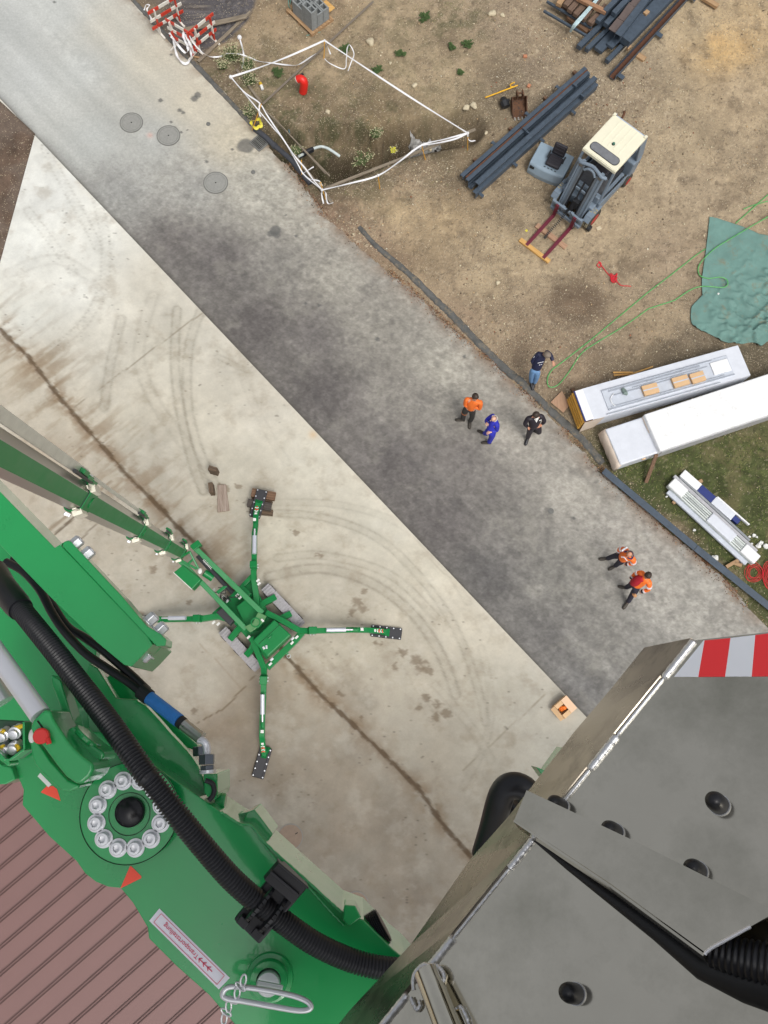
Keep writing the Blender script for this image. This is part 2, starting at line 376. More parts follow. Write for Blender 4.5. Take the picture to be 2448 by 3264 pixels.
def road_fn(S, T):
    X, Y = rxy(S, T); c = idw(X, Y, ROAD_CP, 3.2)
    du, dv = proj(X, Y)
    # worn, mottled surface: strong in the middle lane, faint on the pale upper stretch
    mid = sstep(dv + 0.35*du, 340, 620)
    n1 = fbm(X, Y, 3.4, 5, 3, 0.65); n2 = fbm(X, Y, 8.0, 3, 8); n3 = fbm(X, Y, 0.7, 3, 12)
    mot = ((n1-0.5)*0.32 + (n2-0.5)*0.85 + (fbm(X, Y, 20, 2, 14)-.5)*.55) * (0.12 + 0.55*mid) + (n3-0.5)*0.12*mid
    lane = fbm(S*0.16, T*2.3, 1.0, 4, 31) - 0.5
    mot = mot + lane*(0.32 - 0.02*mid)
    c = c*np.exp(mot[..., None]*1.15)
    lite = sstep(fbm(X, Y, 2.0, 6, 51, .7), 0.56, 0.74)*0.20*mid; c = mixc(c, lite, (170, 167, 155))
    drk = sstep(fbm(X, Y, 3.6, 5, 57, .68), 0.56, 0.70)*0.25*mid; c = mixc(c, drk, (84, 82, 82))
    # grime along the joint to the concrete
    c = mixc(c, np.exp(-np.abs(T)/0.05)*0.6, (80, 76, 70)); c = mixc(c, np.exp(-np.abs(T)/0.35)*(0.3*fbm(X,Y,2,3,5)), (90, 86, 80))
    e = edge_t(S) - T
    c = mixc(c, np.exp(-np.abs(e)/0.22)*sstep(fbm(X,Y,3,4,9),.3,.65)*0.75, (128, 104, 82))
    for i, (x, y, r) in enumerate(SPOTS):
        q = D(x, y); rr = r*0.0125*(1 + 0.35*(fbm(X*4, Y*4, 1, 2, 60+i)-0.5))
        c = mixc(c, 1 - sstep(np.hypot(X-q.x, Y-q.y), rr*0.8, rr*1.12), (96, 96, 94), 0.8)
    for pts, wd, k in [([(95,60),(300,260),(500,480)], 0.25, .15),([(1000,1180),(1150,1330),(1290,1480)], .25, .4),([(1080,1170),(1230,1330),(1370,1480)], .2, .3),([(800,900),(1000,1100),(1100,1200)], .3, .25)]:
        d, _ = segdist(X, Y, [D(*p) for p in pts]); c = mixc(c, np.exp(-(d/wd)**2)*sstep(fbm(X,Y,5,3,15),.3,.6), (82, 80, 80), k)
    q = D(480, 432); c = mixc(c, np.exp(-(np.hypot(X-q.x, Y-q.y)/.1)**2)*0.0, (200, 120, 100))
    q = D(352, 431); 
    q = W(478, 431); c = mixc(c, np.exp(-(np.hypot(X-q.x, Y-q.y)/.09)**2)*0.35, (215, 130, 105))
    fade = sstep(np.maximum(np.abs(S-12)-16, 0), 0, 6)
    return X, Y, 0.0*X + 0.004*(fbm(X, Y, 1.2, 2, 2)-.5), c, 0.0*X
M_ROAD = ground_material('worn_asphalt', fine=70, fvar=0.30, bump=0.35, grav=0.0)
def keep_road(S, T):
    X, Y = rxy(S, T)
    return T < edge_t(S) + 0.16*(fbm(X, Y, 1.4, 4, 21)-0.5)*2
Sr = np.concatenate([[-60, -30, -14], np.arange(-8.5, 33, 0.045), [40, 60, 120]])
Tr = np.concatenate([np.arange(-0.12, 8.0, 0.04)])
grid_mesh('road', Sr, Tr, road_fn, M_ROAD, keep_road, kind='structure')
# ---- concrete yard
YARD_CP = [(110,420,214,213,204),(60,520,216,215,205),(200,520,212,210,199),(160,620,214,212,201),(60,680,212,210,198),(320,620,198,192,176),(200,760,202,197,182),(60,800,190,180,160),(350,760,196,190,173),(470,760,198,192,176),(280,900,194,187,169),(150,900,192,183,164),(420,900,196,189,171),(560,880,202,195,178),(100,1000,180,168,148),(300,1040,190,182,164),(500,1020,196,189,170),(680,1000,204,198,180),(620,1130,194,187,168),(820,1120,202,196,178),(450,1200,178,168,150),(300,1180,180,171,153),(700,1250,188,180,162),(900,1250,198,191,172),(1000,1330,198,190,171),(760,1380,184,175,156),(420,1350,184,178,164),(560,1500,156,143,124),(480,1600,150,136,118),(700,1520,174,163,144),(880,1450,182,173,154),(1050,1480,188,181,163),(1180,1500,196,190,174),(600,1700,152,140,122),(760,1650,166,155,137),(900,1620,176,167,149),(1050,1620,184,177,160),(1200,1620,190,185,170),(560,1740,160,153,140),(700,1800,156,145,129),(850,1780,160,149,132),(950,1800,168,158,141),(760,1950,156,145,129),(900,1950,150,140,125),(850,2050,150,141,127),(400,1480,190,182,166),(1100,1750,180,172,155)]
JOINTS = [([(0,712),(60,770),(130,860),(190,930),(240,985),(290,1042),(345,1095),(385,1140),(430,1180),(520,1300),(625,1425),(700,1508),(770,1572),(850,1650),(905,1705),(960,1785),(1028,1862),(1150,2000)], 0.055, (92,74,54), 0.85),
  ([(160,880),(290,785),(420,688),(545,610)], 0.018, (140,130,112), 0.75),([(330,1645),(421,1565),(488,1528),(559,1450),(640,1390)], 0.02, (120,104,82), 0.8),([(1000,1665),(1100,1572),(1195,1485)], 0.022, (150,140,120), 0.7),([(700,1105),(600,1110)],.01,(150,140,120),.3),
  ([(60,1180),(150,1110),(240,1040)], 0.05, (120,98,72), 0.6),([(118,1155),(180,1100)], 0.03, (90,72,54), 0.8),([(150,1190),(230,1110)], 0.03, (90,72,54), 0.6),([(430,1390),(490,1450),(560,1540)],.02,(150,135,115),.4),([(900,1180),(960,1240)],.02,(150,140,120),.3)]
TRACKS = [([(262,690),(240,780),(225,880)],.16,.4,0),([(382,670),(378,790),(392,900),(420,1010),(440,1060)],.16,.5,0),([(448,640),(410,740),(405,860),(425,960),(470,1060)],.16,.45,0),([(330,640),(300,760),(330,860),(400,960)],.2,.25,0),
  ([(585,1108),(700,1118),(820,1165),(920,1262),(990,1370),(1030,1480),(1050,1560)],.13,.38,0),([(580,1246),(690,1228),(800,1258),(890,1325),(950,1410),(985,1500)],.16,.5,0),([(600,1205),(700,1200),(840,1240),(940,1330)],.14,.35,0),([(590,1085),(730,1090),(860,1130),(955,1215),(1010,1300)],.12,.25,0),
  ([(98,320),(140,400),(185,480),(215,540)],.16,.33,1),([(60,455),(110,520),(160,590)],.15,.3,1),([(205,410),(228,520),(222,620),(180,700),(110,760)],.17,.3,1),([(20,590),(120,560),(200,600)],.2,.2,0),([(470,770),(545,800),(560,740)],.1,.3,0),([(700,1300),(790,1340),(880,1440),(930,1550)],.14,.25,1),([(560,1300),(700,1400),(800,1520)],.2,.25,1),([(940,1480),(1010,1560),(1060,1640)],.14,.25,0),([(620,1000),(560,900),(520,800)],.14,.15,0),([(1040,1400),(1060,1500),(1050,1600),(1000,1700)],.12,.22,0)]
PRINTS = [(770,1300,12),(782,1312,10),(764,1322,9),(785,1275,7),(900,1425,12),(915,1432,9),(905,1445,10),(925,1450,8),(920,1510,10),(945,1520,9),(965,1540,10),(940,1550,12),(900,1530,7),(780,1550,6),(560,1400,12),(572,1425,14),(480,1050,9),(490,1058,8),(515,1050,5),(540,1090,6),(690,1200,6),(640,1150,5),(385,1190,12),(400,1175,8),(330,1230,8),(405,1300,7),(850,1440,8),(870,1410,8),(815,1390,8),(735,1500,5),(420,1540,9),(300,1330,10)]
def yard_fn(S, T):
    X, Y = rxy(S, T); c = idw(X, Y, YARD_CP, 3.0); du, dv = proj(X, Y)
    n1 = fbm(X, Y, 1.1, 5, 41, .6); n2 = fbm(X, Y, 5.0, 4, 42, .6); n3 = fbm(X, Y, 0.45, 3, 43)
    c = c*np.exp(((n1-.5)*.38 + (n2-.5)*.22 + (n3-.5)*.2)[..., None])
    # brushed streaks running across the slope beside the dirty joint
    j, jp = segdist(X, Y, [D(*p) for p in JOINTS[0][0]])
    side = (D(430,1180)-D(130,860)); 
    stre = sstep(fbm(S*5.5, T*0.9, 1, 4, 77), .45, .72)
    left = sstep(-((du-430)*0.72 - (dv-1180)*0.69), -60, 250)
    c = mixc(c, np.exp(-(j/1.1)**2)*stre*(1-sstep(dv, 1150, 1450)), (134, 112, 84), 0.62)
    c = mixc(c, sstep(fbm(X, Y, .9, 4, 91), .5, .68)*sstep(j, 0, .3)*left*(1-sstep(dv, 1250, 1500)), (128, 106, 82), 0.5)
    # mud splashed round the joint
    c = mixc(c, np.exp(-(j/0.28)**2)*sstep(fbm(X, Y, 3.5, 5, 92), .38, .62), (128, 103, 74), 0.75)
    c = mixc(c, sstep(fbm(X, Y, 2.2, 6, 95, .68), .50, .78), (140, 124, 100), 0.35)
    c = mixc(c, sstep(fbm(X, Y, 1.6, 6, 98, .7), .50, .74), (216, 211, 196), 0.22)
    c = mixc(c, sstep(dv, 1350, 1600)*sstep(fbm(X, Y, .8, 6, 99, .68), .42, .68), (180, 176, 162), 0.28)
    for pts, wd, col, k in JOINTS:
        d, _ = segdist(X, Y, [D(*p) for p in pts]); dd = d + 0.05*(fbm(X, Y, 4, 4, 61)-.5)
        if wd > .05: dd = d - .02*fbm(X, Y, 1.2, 3, 64) + .12*(fbm(X, Y, 6, 4, 62)-.5)
        c = mixc(c, 1 - sstep(dd, wd*.4, wd*1.3), col, k)
    for i, (pts, wd, k, tread) in enumerate(TRACKS):
        d, par = segdist(X, Y, spline([D(*p) for p in pts], 5))
        mk = np.exp(-(d/(wd*1.15))**4)*(.45 + .55*sstep(fbm(X, Y, 7, 4, 120+i, .7), .25, .7))*(.30 + .70*np.exp(-((d-wd*.78)/(wd*.22))**2))
        if tread: mk = mk*(0.35 + 0.65*(np.sin(par*42 + np.sign(d-wd*.5)*2) > 0.1))
        c = mixc(c, mk, (122, 114, 98), min(.85, k*1.35))
    for i, (x, y, r) in enumerate(PRINTS):
        q = D(x, y); dd = np.hypot(X-q.x, (Y-q.y)) + 0.30*(fbm(X, Y, 9, 4, 140+i)-.5)
        c = mixc(c, 1-sstep(dd, r*.008, r*.015), (112, 94, 72), 0.6)
    c = mixc(c, np.exp(-np.abs(T)/0.18)*sstep(fbm(X, Y, 2, 4, 63), .3, .7), (208, 200, 182), 0.5)
    c = mixc(c, sstep(fbm(X, Y, 15, 3, 66), .79, .85)*sstep(fbm(X, Y, .7, 3, 67), .45, .6), (84, 74, 62), 0.6)
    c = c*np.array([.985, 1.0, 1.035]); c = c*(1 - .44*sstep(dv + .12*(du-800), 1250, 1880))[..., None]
    q = D(676, 939); c = mixc(c, np.exp(-(np.hypot(X-q.x, Y-q.y)/.12)**2)*.5, (205, 165, 110))
    return X, Y, 0.008 + 0.006*(fbm(X, Y, .6, 2, 2)-.5), c, 0.0*X
M_YARD = ground_material('brushed_concrete', fine=55, fvar=0.10, bump=0.2)
Sy = np.concatenate([[-60, -30, -14, -8], np.arange(-3.5, 31, 0.045), [40, 60, 90]])
Ty = np.concatenate([[-90, -60, -30, -20, -18], np.arange(-16.0, 0.001, 0.045)])
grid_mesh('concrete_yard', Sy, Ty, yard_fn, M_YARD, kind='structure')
# ---- brown planting bed cut into the corner of the yard
def bed_fn(S, T):
    A, B, Cc = D(76, 289, .014), D(-3, 578, .014), D(0, 218, .014)
    X = A.x + (B.x-A.x)*S + (Cc.x-A.x)*T; Y = A.y + (B.y-A.y)*S + (Cc.y-A.y)*T
    c = np.zeros(X.shape+(3,)) + np.array([lin(96), lin(80), lin(68)])/KEXP
    c = c*np.exp(((fbm(X, Y, 3, 5, 5)-.5)*1.2)[..., None]); c = mixc(c, sstep(fbm(X, Y, 1.2, 3, 6), .4, .6), (120, 108, 98), .5)
    e = 0.02
    c = mixc(c, np.maximum(1-sstep(S, 0, e), 1-sstep(T, 0, e)), (62, 50, 42), .6)
    return X, Y, 0.014 + 0.03*sstep(S, .01, .05)*sstep(T, .01, .05)*fbm(X, Y, 4, 3, 6), c, .25 + 0*X
M_DIRT = ground_material('stony_dirt', fine=48, fvar=0.42, grav=1, gscale=30, bump=0.6, gcol=(0.60, 0.54, 0.43, 1))
grid_mesh('planting_bed', np.linspace(0, 1.6, 130), np.linspace(0, 3.0, 140), bed_fn, M_DIRT, kind='structure')
# ---- site ground with the trench
GRND_CP = [(600,60,140,122,90),(700,30,152,132,98),(560,200,122,110,80),(470,190,120,106,80),(640,230,128,112,82),(720,150,158,140,104),(820,60,158,141,106),(900,150,162,145,108),(780,240,118,104,74),(940,220,152,136,100),(1020,120,150,133,100),(1100,60,140,124,98),(1150,150,132,118,94),(1080,220,120,108,82),
  (560,330,100,84,64),(650,340,84,78,56),(720,380,82,80,54),(800,330,82,74,50),(860,290,104,88,58),(920,330,86,74,52),(800,270,138,120,82),(700,250,112,98,70),(980,280,106,92,64),(760,370,104,94,68),(900,350,140,124,94),(620,390,112,84,66),(680,470,116,92,72),(730,490,122,98,76),(800,520,142,120,92),(880,400,152,132,98),(860,460,166,146,106),(960,460,166,145,104),(1000,420,140,122,90),
  (1250,200,126,113,88),(1180,240,120,108,84),(1300,180,136,124,98),(1400,120,150,136,106),(1500,60,168,150,112),(1560,110,186,156,98),(1600,200,160,142,108),(1450,220,158,142,108),(1420,300,160,144,110),(1600,340,158,141,108),(1500,420,164,147,114),(1300,500,164,147,112),(1200,600,162,145,110),(1100,540,166,148,110),(1050,620,158,141,106),(1250,660,112,96,74),(1300,720,126,110,86),(1180,690,138,120,92),(1380,620,152,135,104),(1450,560,156,138,108),(1400,700,148,130,98),(1100,700,146,128,98),(1000,690,142,122,94),(1150,780,132,115,88),(1250,800,130,112,86),(1340,760,128,112,86),(1480,740,110,98,76),(1600,760,96,88,66),(1300,980,104,92,70),(1400,1060,76,78,48),(1500,1000,72,78,42),(1600,1000,82,86,48),(1650,1100,84,86,48),(1400,1140,112,98,70),(1500,1200,106,92,66),(1580,1280,96,92,58),(1550,1100,82,82,48),(1640,1220,98,90,62),(1350,1090,88,86,52)]
TR1 = [D(*p) for p in [(545,262),(620,318),(690,352),(760,345),(840,305),(930,285),(1005,272)]]
PIT = [D(*p) for p in [(620,285),(700,255),(790,268),(870,268),(960,272),(1010,290),(930,318),(850,355),(760,388),(705,398),(650,345)]]
def hfun(X, Y):
    "height of the site ground"
    s = (X-RO.x)*RD.x + (Y-RO.y)*RD.y; t = (X-RO.x)*RN.x + (Y-RO.y)*RN.y
    e = t - edge_t(s)
    z = 0.05*sstep(e, .1, 1.2) + 0.10*(fbm(X, Y, .5, 3, 200)-.5)*sstep(e, .2, 2) + 0.05*(fbm(X, Y, 2.2, 3, 203)-.5)*sstep(e, .1, .8) - 0.03
    z = np.where(e < 0.35, np.minimum(z, 0.035*(e > 0.0)*sstep(e, -.1, .4) - 0.02), z)
    z = np.where(e < -0.25, -0.06, z)
    d, par = segdist(X, Y, TR1)
    z = z - 0.95*np.exp(-(d/0.55)**4)*sstep(par, 0, 1.2)
    ins = inpoly(X, Y, PIT); dp, _ = segdist(X, Y, PIT + [PIT[0]])
    dp = dp + .25*(fbm(X, Y, 1.6, 3, 207)-.5)
    z = z - np.where(ins, sstep(dp, 0, .38)*0.75, 0)
    
    z = z + np.where(d < 2.2, .08*(fbm(X, Y, 3.5, 4, 209)-.5), 0)
    return z
def gh(p): return float(hfun(np.array([p.x]), np.array([p.y]))[0])
def DG(x, y, dz=0.0):
    "display point lying on the site ground"
    p = D(x, y)
    for _ in range(4): p = D(x, y, gh(p))
    p.z += dz; return p
GRASS = [D(*p) for p in [(1310,985),(1400,960),(1660,915),(1800,1000),(1800,1500),(1640,1300),(1480,1130),(1380,1060)]]
DARKTOP = [D(*p) for p in [(255,-60),(575,-60),(545,25),(530,60),(470,100),(415,128),(300,10)]]
def ground_fn(X, Y):
    c = idw(X, Y, GRND_CP, 3.0); z = hfun(X, Y); du, dv = proj(X, Y)
    n1 = fbm(X, Y, 1.6, 5, 301, .6); n2 = fbm(X, Y, 6, 3, 302); n3 = fbm(X, Y, .6, 4, 303)
    c = c*np.exp(((n1-.5)*.55 + (n2-.5)*.4 + (n3-.5)*.35)[..., None])
    c = mixc(c, sstep(fbm(X, Y, 2.4, 6, 305, .72), .50, .72), (96, 82, 62), .5)
    c = mixc(c, sstep(fbm(X, Y, 1.5, 6, 307, .7), .50, .72), (182, 162, 122), .30)
    # moss and weeds
    veg = np.exp(-(((du-700)/230)**2 + ((dv-330)/110)**2)) + .6*np.exp(-(((du-520)/120)**2 + ((dv-180)/90)**2)) + .5*np.exp(-(((du-980)/120)**2+((dv-40)/50)**2)) + .25*np.exp(-(((du-860)/260)**2+((dv-120)/140)**2))
    c = mixc(c, sstep(fbm(X, Y, 2.6, 6, 311, .72), .42, .64)*np.clip(veg, 0, 1), (62, 74, 38), .8)
    ins = inpoly(X, Y, GRASS); dg, _ = segdist(X, Y, GRASS + [GRASS[0]])
    gi = sstep(np.where(ins, dg, -dg) + .5*(fbm(X, Y, 1.3, 4, 313)-.5), -.25, .35)
    gc = c*0 + np.array([lin(70), lin(78), lin(38)])/KEXP; gc = gc*np.exp(((fbm(X, Y, 5, 5, 315, .7)-.5)*1.6)[..., None]); gc = mixc(gc, sstep(fbm(X, Y, 2, 4, 316), .5, .65), (104, 98, 60), .6)
    c = c*(1-gi[..., None]) + gc*gi[..., None]
    edge = np.exp(-(((dv-1020)-(du-1340)*.95)/90)**2)*sstep(du, 1240, 1320); c = mixc(c, edge*sstep(fbm(X, Y, 2.6, 4, 317), .42, .6), (66, 78, 36), .7)
    dt = inpoly(X, Y, DARKTOP); dd, _ = segdist(X, Y, DARKTOP + [DARKTOP[0]]); dk = sstep(np.where(dt, dd, -dd) + .3*(fbm(X, Y, 2, 3, 319)-.5), -.06, .1)
    bc = c*0 + np.array([lin(84), lin(82), lin(82)])/KEXP; bc = bc*np.exp(((fbm(X, Y, 9, 4, 321, .7)-.5)*1.2)[..., None]); bc = mixc(bc, sstep(fbm(X, Y, 1, 3, 322), .5, .7)*(1-sstep(du, 300, 430)), (104, 90, 66), .7)
    c = c*(1-dk[..., None]) + bc*dk[..., None]
    # stonier bands
    band = np.exp(-(((du-880)/150)**2 + ((dv-380)/38)**2)) + np.exp(-(((du-760)/70)**2 + ((dv-510)/50)**2)) + .9*np.exp(-(((du-1320)/130)**2 + ((dv-230)/120)**2)) + .5*np.exp(-(((du-1150)/90)**2+((dv-100)/90)**2)) + .5*np.exp(-(((du-1120)/150)**2+((dv-760)/120)**2))
    g = np.clip(.30 + .35*sstep(fbm(X, Y, .8, 4, 331), .42, .62) + .55*band, 0, .85)
    c = mixc(c, band*.35, (150, 130, 100)); c = mixc(c, sstep(fbm(X, Y, 14, 2, 333), .72, .80)*(.3 + .7*np.clip(band, 0, 1)), (205, 190, 155), .6)
    c = mixc(c, sstep(fbm(X, Y, 16, 2, 335), .74, .82), (60, 50, 40), .5)
    q = D(1560, 105); c = mixc(c, np.exp(-(((X-q.x)/1.1)**2+((Y-q.y)/.7)**2))*sstep(fbm(X, Y, 1.5, 4, 340), .3, .6), (196, 160, 96), .7)
    for x, y, rx_, ry_, cl_, kk in [(1250,655,1.15,.8,(96,80,60),.75),(1240,665,.55,.35,(132,112,84),.5),(1080,150,.8,.6,(104,92,70),.5),(1200,230,1.0,.6,(100,90,70),.5),(1450,765,1.2,.5,(92,82,62),.6),(1130,760,.9,.6,(116,98,74),.5),(1000,395,.8,.25,(96,84,64),.55),(870,560,.7,.3,(124,104,80),.4),(1350,790,1.0,.4,(104,92,68),.5)]:
        q = D(x, y); dd = np.sqrt(((X-q.x)/rx_)**2+((Y-q.y)/ry_)**2) + .9*(fbm(X, Y, 1.8, 5, 360+int(x), .65)-.5)
        c = mixc(c, 1-sstep(dd, .55, 1.1), cl_, kk)
    mud = np.exp(-(((du-780)/210)**2 + ((dv-335)/55)**2)); c = mixc(c, mud*sstep(fbm(X, Y, 1.7, 5, 371, .65), .36, .6), (70, 62, 44), .65)
    tr_, _p = segdist(X, Y, TR1); c = mixc(c, np.exp(-(tr_/.5)**2), (60, 52, 38), .5)
    # wheel ruts curving over the yard
    for i, pts in enumerate([[(1659,470),(1560,500),(1400,560),(1200,610)],[(1659,280),(1620,400),(1560,450)],[(1640,330),(1580,420),(1480,470)]]):
        d, par = segdist(X, Y, spline([D(*p) for p in pts], 5)); c = mixc(c, np.exp(-(d/.18)**2)*sstep(fbm(X, Y, 5, 3, 345+i), .35, .6), (110, 95, 72), .5)
    lum = c.mean(-1, keepdims=True); c = (c*.80 + lum*.20*np.array([1.04, 1.0, .93]))*1.10; c[..., 0] *= 1.03; c[..., 2] *= 1.05
    g = g*(1-gi*.9)*(1-.4*dk)
    return X, Y, z, c, g
grid_mesh('ground', graded(-4.6, 14.4, 0.045, 260), graded(0.2, 24.0, 0.045, 260), ground_fn, M_DIRT, kind='structure')
# ---- bitumen kerb along the road
def kerb(name, pts, wd, hgt, m, **t):
    P = spline([D(*p) for p in pts], 10); sec = []
    for i, p in enumerate(P):
        d = (P[min(i+1, len(P)-1)] - P[max(i-1, 0)]).normalized(); nrm = Vector((-d.y, d.x, 0))
        j = wd*(.50 + .34*min(1, i/len(P)*2.2))*(1 + .30*(random.random()-.5)); hh = hgt*(1+.3*(random.random()-.5))
        sec.append([p + nrm*a*j + Vector((0, 0, z*hh)) for a, z in ((-.55, -.6), (-.45, .45), (-.22, .9), (0, 1), (.25, .85), (.45, .4), (.55, -.6))])
    mb = MB(); mb.rings(sec, close=False, cap=False); return mb.build(name, m, smooth='all', **t)
M_KERB = mat('bitumen_kerb', C(92, 92, 90), .9, var=.35, scale=4, col2=C(128, 118, 100), c2at=(.52, .66), bump=.6, bscale=30, dist=.02)
kerb('kerb', [(250,-40),(300,14),(370,88),(430,148),(490,212),(545,270)], .20, .035, M_KERB, kind='structure')
kerb('kerb', [(776,490),(790,506),(812,530),(839,553),(889,596),(944,650),(974,678),(1026,732),(1064,770),(1101,805),(1123,821),(1142,841),(1164,861),(1182,879),(1220,914),(1260,950),(1302,1001)], .26, .035, M_KERB, kind='structure')
# ================================================================== things on the road and yard
WHITE = mat('white_plastic', C(226, 226, 222), .55, var=.06)
TAPE = mat('tape_white', C(228, 228, 230), .5, var=.07, scale=3)
M_IRON = mat('cast_iron', C(112, 112, 108), .7, var=.18, scale=14, bump=.3)
M_INFILL = mat('cover_concrete', C(144, 144, 139), .85, var=.12, scale=12, bump=.3)
M_BROWNLID = mat('brown_lid', C(120, 105, 92), .8, var=.12, scale=10, bump=.3)
M_BLACK = mat('black_plastic', C(34, 36, 40), .5, var=.2)
M_DARK = mat('dark_gap', C(22, 22, 22), .9)
def annulus(mb, r0, r1, z0, z1, n=40, jag=0):
    prof = []
    P = []
    for r, z in ((r0, z0), (r0, z1), (r1, z1), (r1, z0)):
        P.append([Vector((r*math.cos(2*math.pi*k/n), r*math.sin(2*math.pi*k/n), z)) for k in range(n)])
    P.append(P[0]); mb.rings(P, cap=False)
def manhole(x, y, r, label, mfill, slot=False):
    o = D(x, y, .006); t = thing('manhole_cover', label, 'manhole cover', o, random.random(), group='round manhole covers')
    M = WM[t.name]
    mb = MB(M); annulus(mb, r*.93, r, 0, .012); annulus(mb, r*.78, r*.80, .009, .0135) if not slot else None; mb.build('frame', M_IRON, t)
    mb = MB(M); mb.lathe([(0.001, 0), (r*.935, 0), (r*.93, .010), (0.001, .010)], 40); mb.build('lid', mfill, t)
    mb = MB(M)
    if slot: mb.box((r*.55, 0, .011), (.08, .02, .006)); mb.box((-r*.55, 0, .011), (.03, .02, .006))
    else: mb.cyl((0, 0, .004), (0, 0, .013), .022, n=12)
    mb.build('lift_hole', M_DARK, t)
manhole(284, 265, .365, 'round grey manhole cover nearest the brown planting bed', M_INFILL)
manhole(364, 293, .37, 'round grey manhole cover in the middle of the row of three on the road', M_INFILL)
manhole(466, 395, .385, 'largest round grey manhole cover, on the mottled part of the road', M_INFILL)
manhole(627, 1808, .33, 'round brown manhole cover half hidden behind the green arm, near the blue hose', M_BROWNLID, True)
manhole(769, 1955, .33, 'round brown manhole cover beside the black end cap of the green arm', M_BROWNLID, True)
def smallcap(x, y, r, label):
    mb = MB(frame(D(x, y, .006))); annulus(mb, r*.75, r, 0, .012, 20); mb.lathe([(.001, 0), (r*.75, 0), (r*.7, .008), (.001, .008)], 20); mb.build('valve_cap', M_IRON, label=label, cat='valve cap', group='small round valve caps in the road')
smallcap(1190, 1104, .085, 'small round iron valve cap on the dark part of the road')
smallcap(450, 268, .07, 'small pale round valve cap on the pale part of the road near the manhole covers')
smallcap(547, 372, .07, 'small round valve cap below the drain grate')
# storm drain
o = D(560, 309, .004); A = ang(D(545, 300), D(578, 330))
t = thing('drain_grate', 'rusty iron drain grate at the road edge beside the black pipe', 'drain', o, A); M = WM[t.name]
mb = MB(M)
for s in (-1, 1): mb.box((0, s*.2, .012), (.46, .05, .024)); mb.box((s*.21, 0, .012), (.05, .36, .024))
mb.build('frame', M_IRON, t)
mb = MB(M)
for i in range(7): mb.box((-.15+i*.05, 0, .012), (.018, .36, .016))
mb.box((0, 0, .01), (.38, .02, .012)); mb.build('bars', M_IRON, t); mb = MB(M); mb.box((0, 0, .002), (.38, .36, .003)); mb.build('pit', M_DARK, t)
# ---------------------------------------------------------------- red and white barriers
M_RED = mat('barrier_red', C(196, 62, 44), .5, var=.12, scale=8); M_BWH = mat('barrier_white', C(222, 218, 208), .5, var=.1, scale=8)
Z1 = ZM(400, 0, 600)
def barrier(b0, b1, label, rails=((.32, 0), (.62, 1), (.95, 0)), h=1.0, tiltv=(0, 0)):
    p0, p1 = Z1(*b0, 0.02), Z1(*b1, 0.02); ex = (p1-p0).normalized(); t = thing('barrier', label, 'barrier', p0, ang(p0, p1), group='red and white lattice barriers')
    L = (p1-p0).length; tv = Vector((tiltv[0], tiltv[1], 0))
    for k, f in enumerate((.18, .82)):
        b = p0 + ex*L*f; mb = MB()
        for i in range(3):
            a = b + (Vector((0, 0, h)) + tv)*(i/3); c = b + (Vector((0, 0, h)) + tv)*((i+1)/3)
            mb.m((i+k+1) % 2).bar(a, c, .09, .035, up=ex)
        mb.build('post', [M_RED, M_BWH], t)
        foot = MB(); n = Vector((-ex.y, ex.x, 0)); foot.bar(b - n*.25 + Vector((0, 0, .03)), b + n*.25 + Vector((0, 0, .03)), .06, .05); foot.build('foot', M_BWH, t)
    for z, ph in rails:
        mb = MB(); n = max(3, round(L/.38)); off = Vector((-ex.y, ex.x, 0))*.035
        for i in range(n):
            a = p0 + ex*L*i/n + Vector((0, 0, z*h)) + tv*z + off; c = p0 + ex*L*(i+1)/n + Vector((0, 0, z*h)) + tv*z + off
            mb.m((i+ph) % 2).bar(a, c, .03, .11)
        mb.build('rail', [M_RED, M_BWH], t)
barrier((262, 330), (530, 170), 'red and white barrier furthest up the road edge, beside the dark asphalt patch')
barrier((400, 380), (640, 520), 'red and white barrier along the road edge draped with white tape')
barrier((620, 490), (820, 330), 'red and white barrier behind the grey board, turned to the dug ground')
M_GREYWOOD = wood('weathered_wood', C(150, 138, 120), C(104, 94, 80)); M_TAN = wood('tan_wood', C(186, 154, 116), C(140, 108, 78)); M_YEL = wood('fresh_wood', C(222, 178, 108), C(184, 136, 72)); M_BRN = wood('brown_wood', C(128, 98, 74), C(84, 62, 46)); M_OLD = wood('old_block_wood', C(110, 90, 70), C(62, 50, 40))
def board(name, p0, p1, w, h, m, label, cat='board', group=None, **k):
    mb = MB(); mb.bar(p0, p1, w, h, off=h/2); mb.align = ang(p0, p1)
    return mb.build(name, m, bevel=.004, label=label, cat=cat, group=group)
board('board', Z1(520, 268, .22), Z1(1062, 148, .16), .17, .035, M_GREYWOOD, 'wide grey board bridging from the barriers across the dark asphalt patch')
board('board', Z1(640, 548, .03), Z1(1105, 108, .05), .10, .05, M_GREYWOOD, 'narrow grey board lying between the barriers and the yellow soil')
board('batten', Z1(600, 500, .02), Z1(665, 515, .02), .06, .03, M_TAN, 'short batten scrap at the foot of the tape covered barrier')
def ribbon(mb, pts, w=.075, n=6, twist=1.5, th=.002):
    P = spline(pts, n); secs = []
    for i, p in enumerate(P):
        d = (P[min(i+1, len(P)-1)] - P[max(i-1, 0)]).normalized(); s = d.cross(Vector((0, 0, 1)))
        if s.length < .1: s = Vector((1, 0, 0))
        s.normalize(); u = s.cross(d); a = .5*math.sin(i*.37)*twist
        w_ = w*.72; r = s*math.cos(a) + u*math.sin(a); q = r.cross(d).normalized()
        secs.append([p - r*w_/2 + q*th, p + r*w_/2 + q*th, p + r*w_/2 - q*th, p - r*w_/2 - q*th])
    mb.rings(secs)
z = Z1
mb = MB()
ribbon(mb, [z(165, 90, .9), z(180, 45, .9), z(212, 48, .8), z(190, 80, .8), z(215, 140, .6), z(243, 190, .45)])
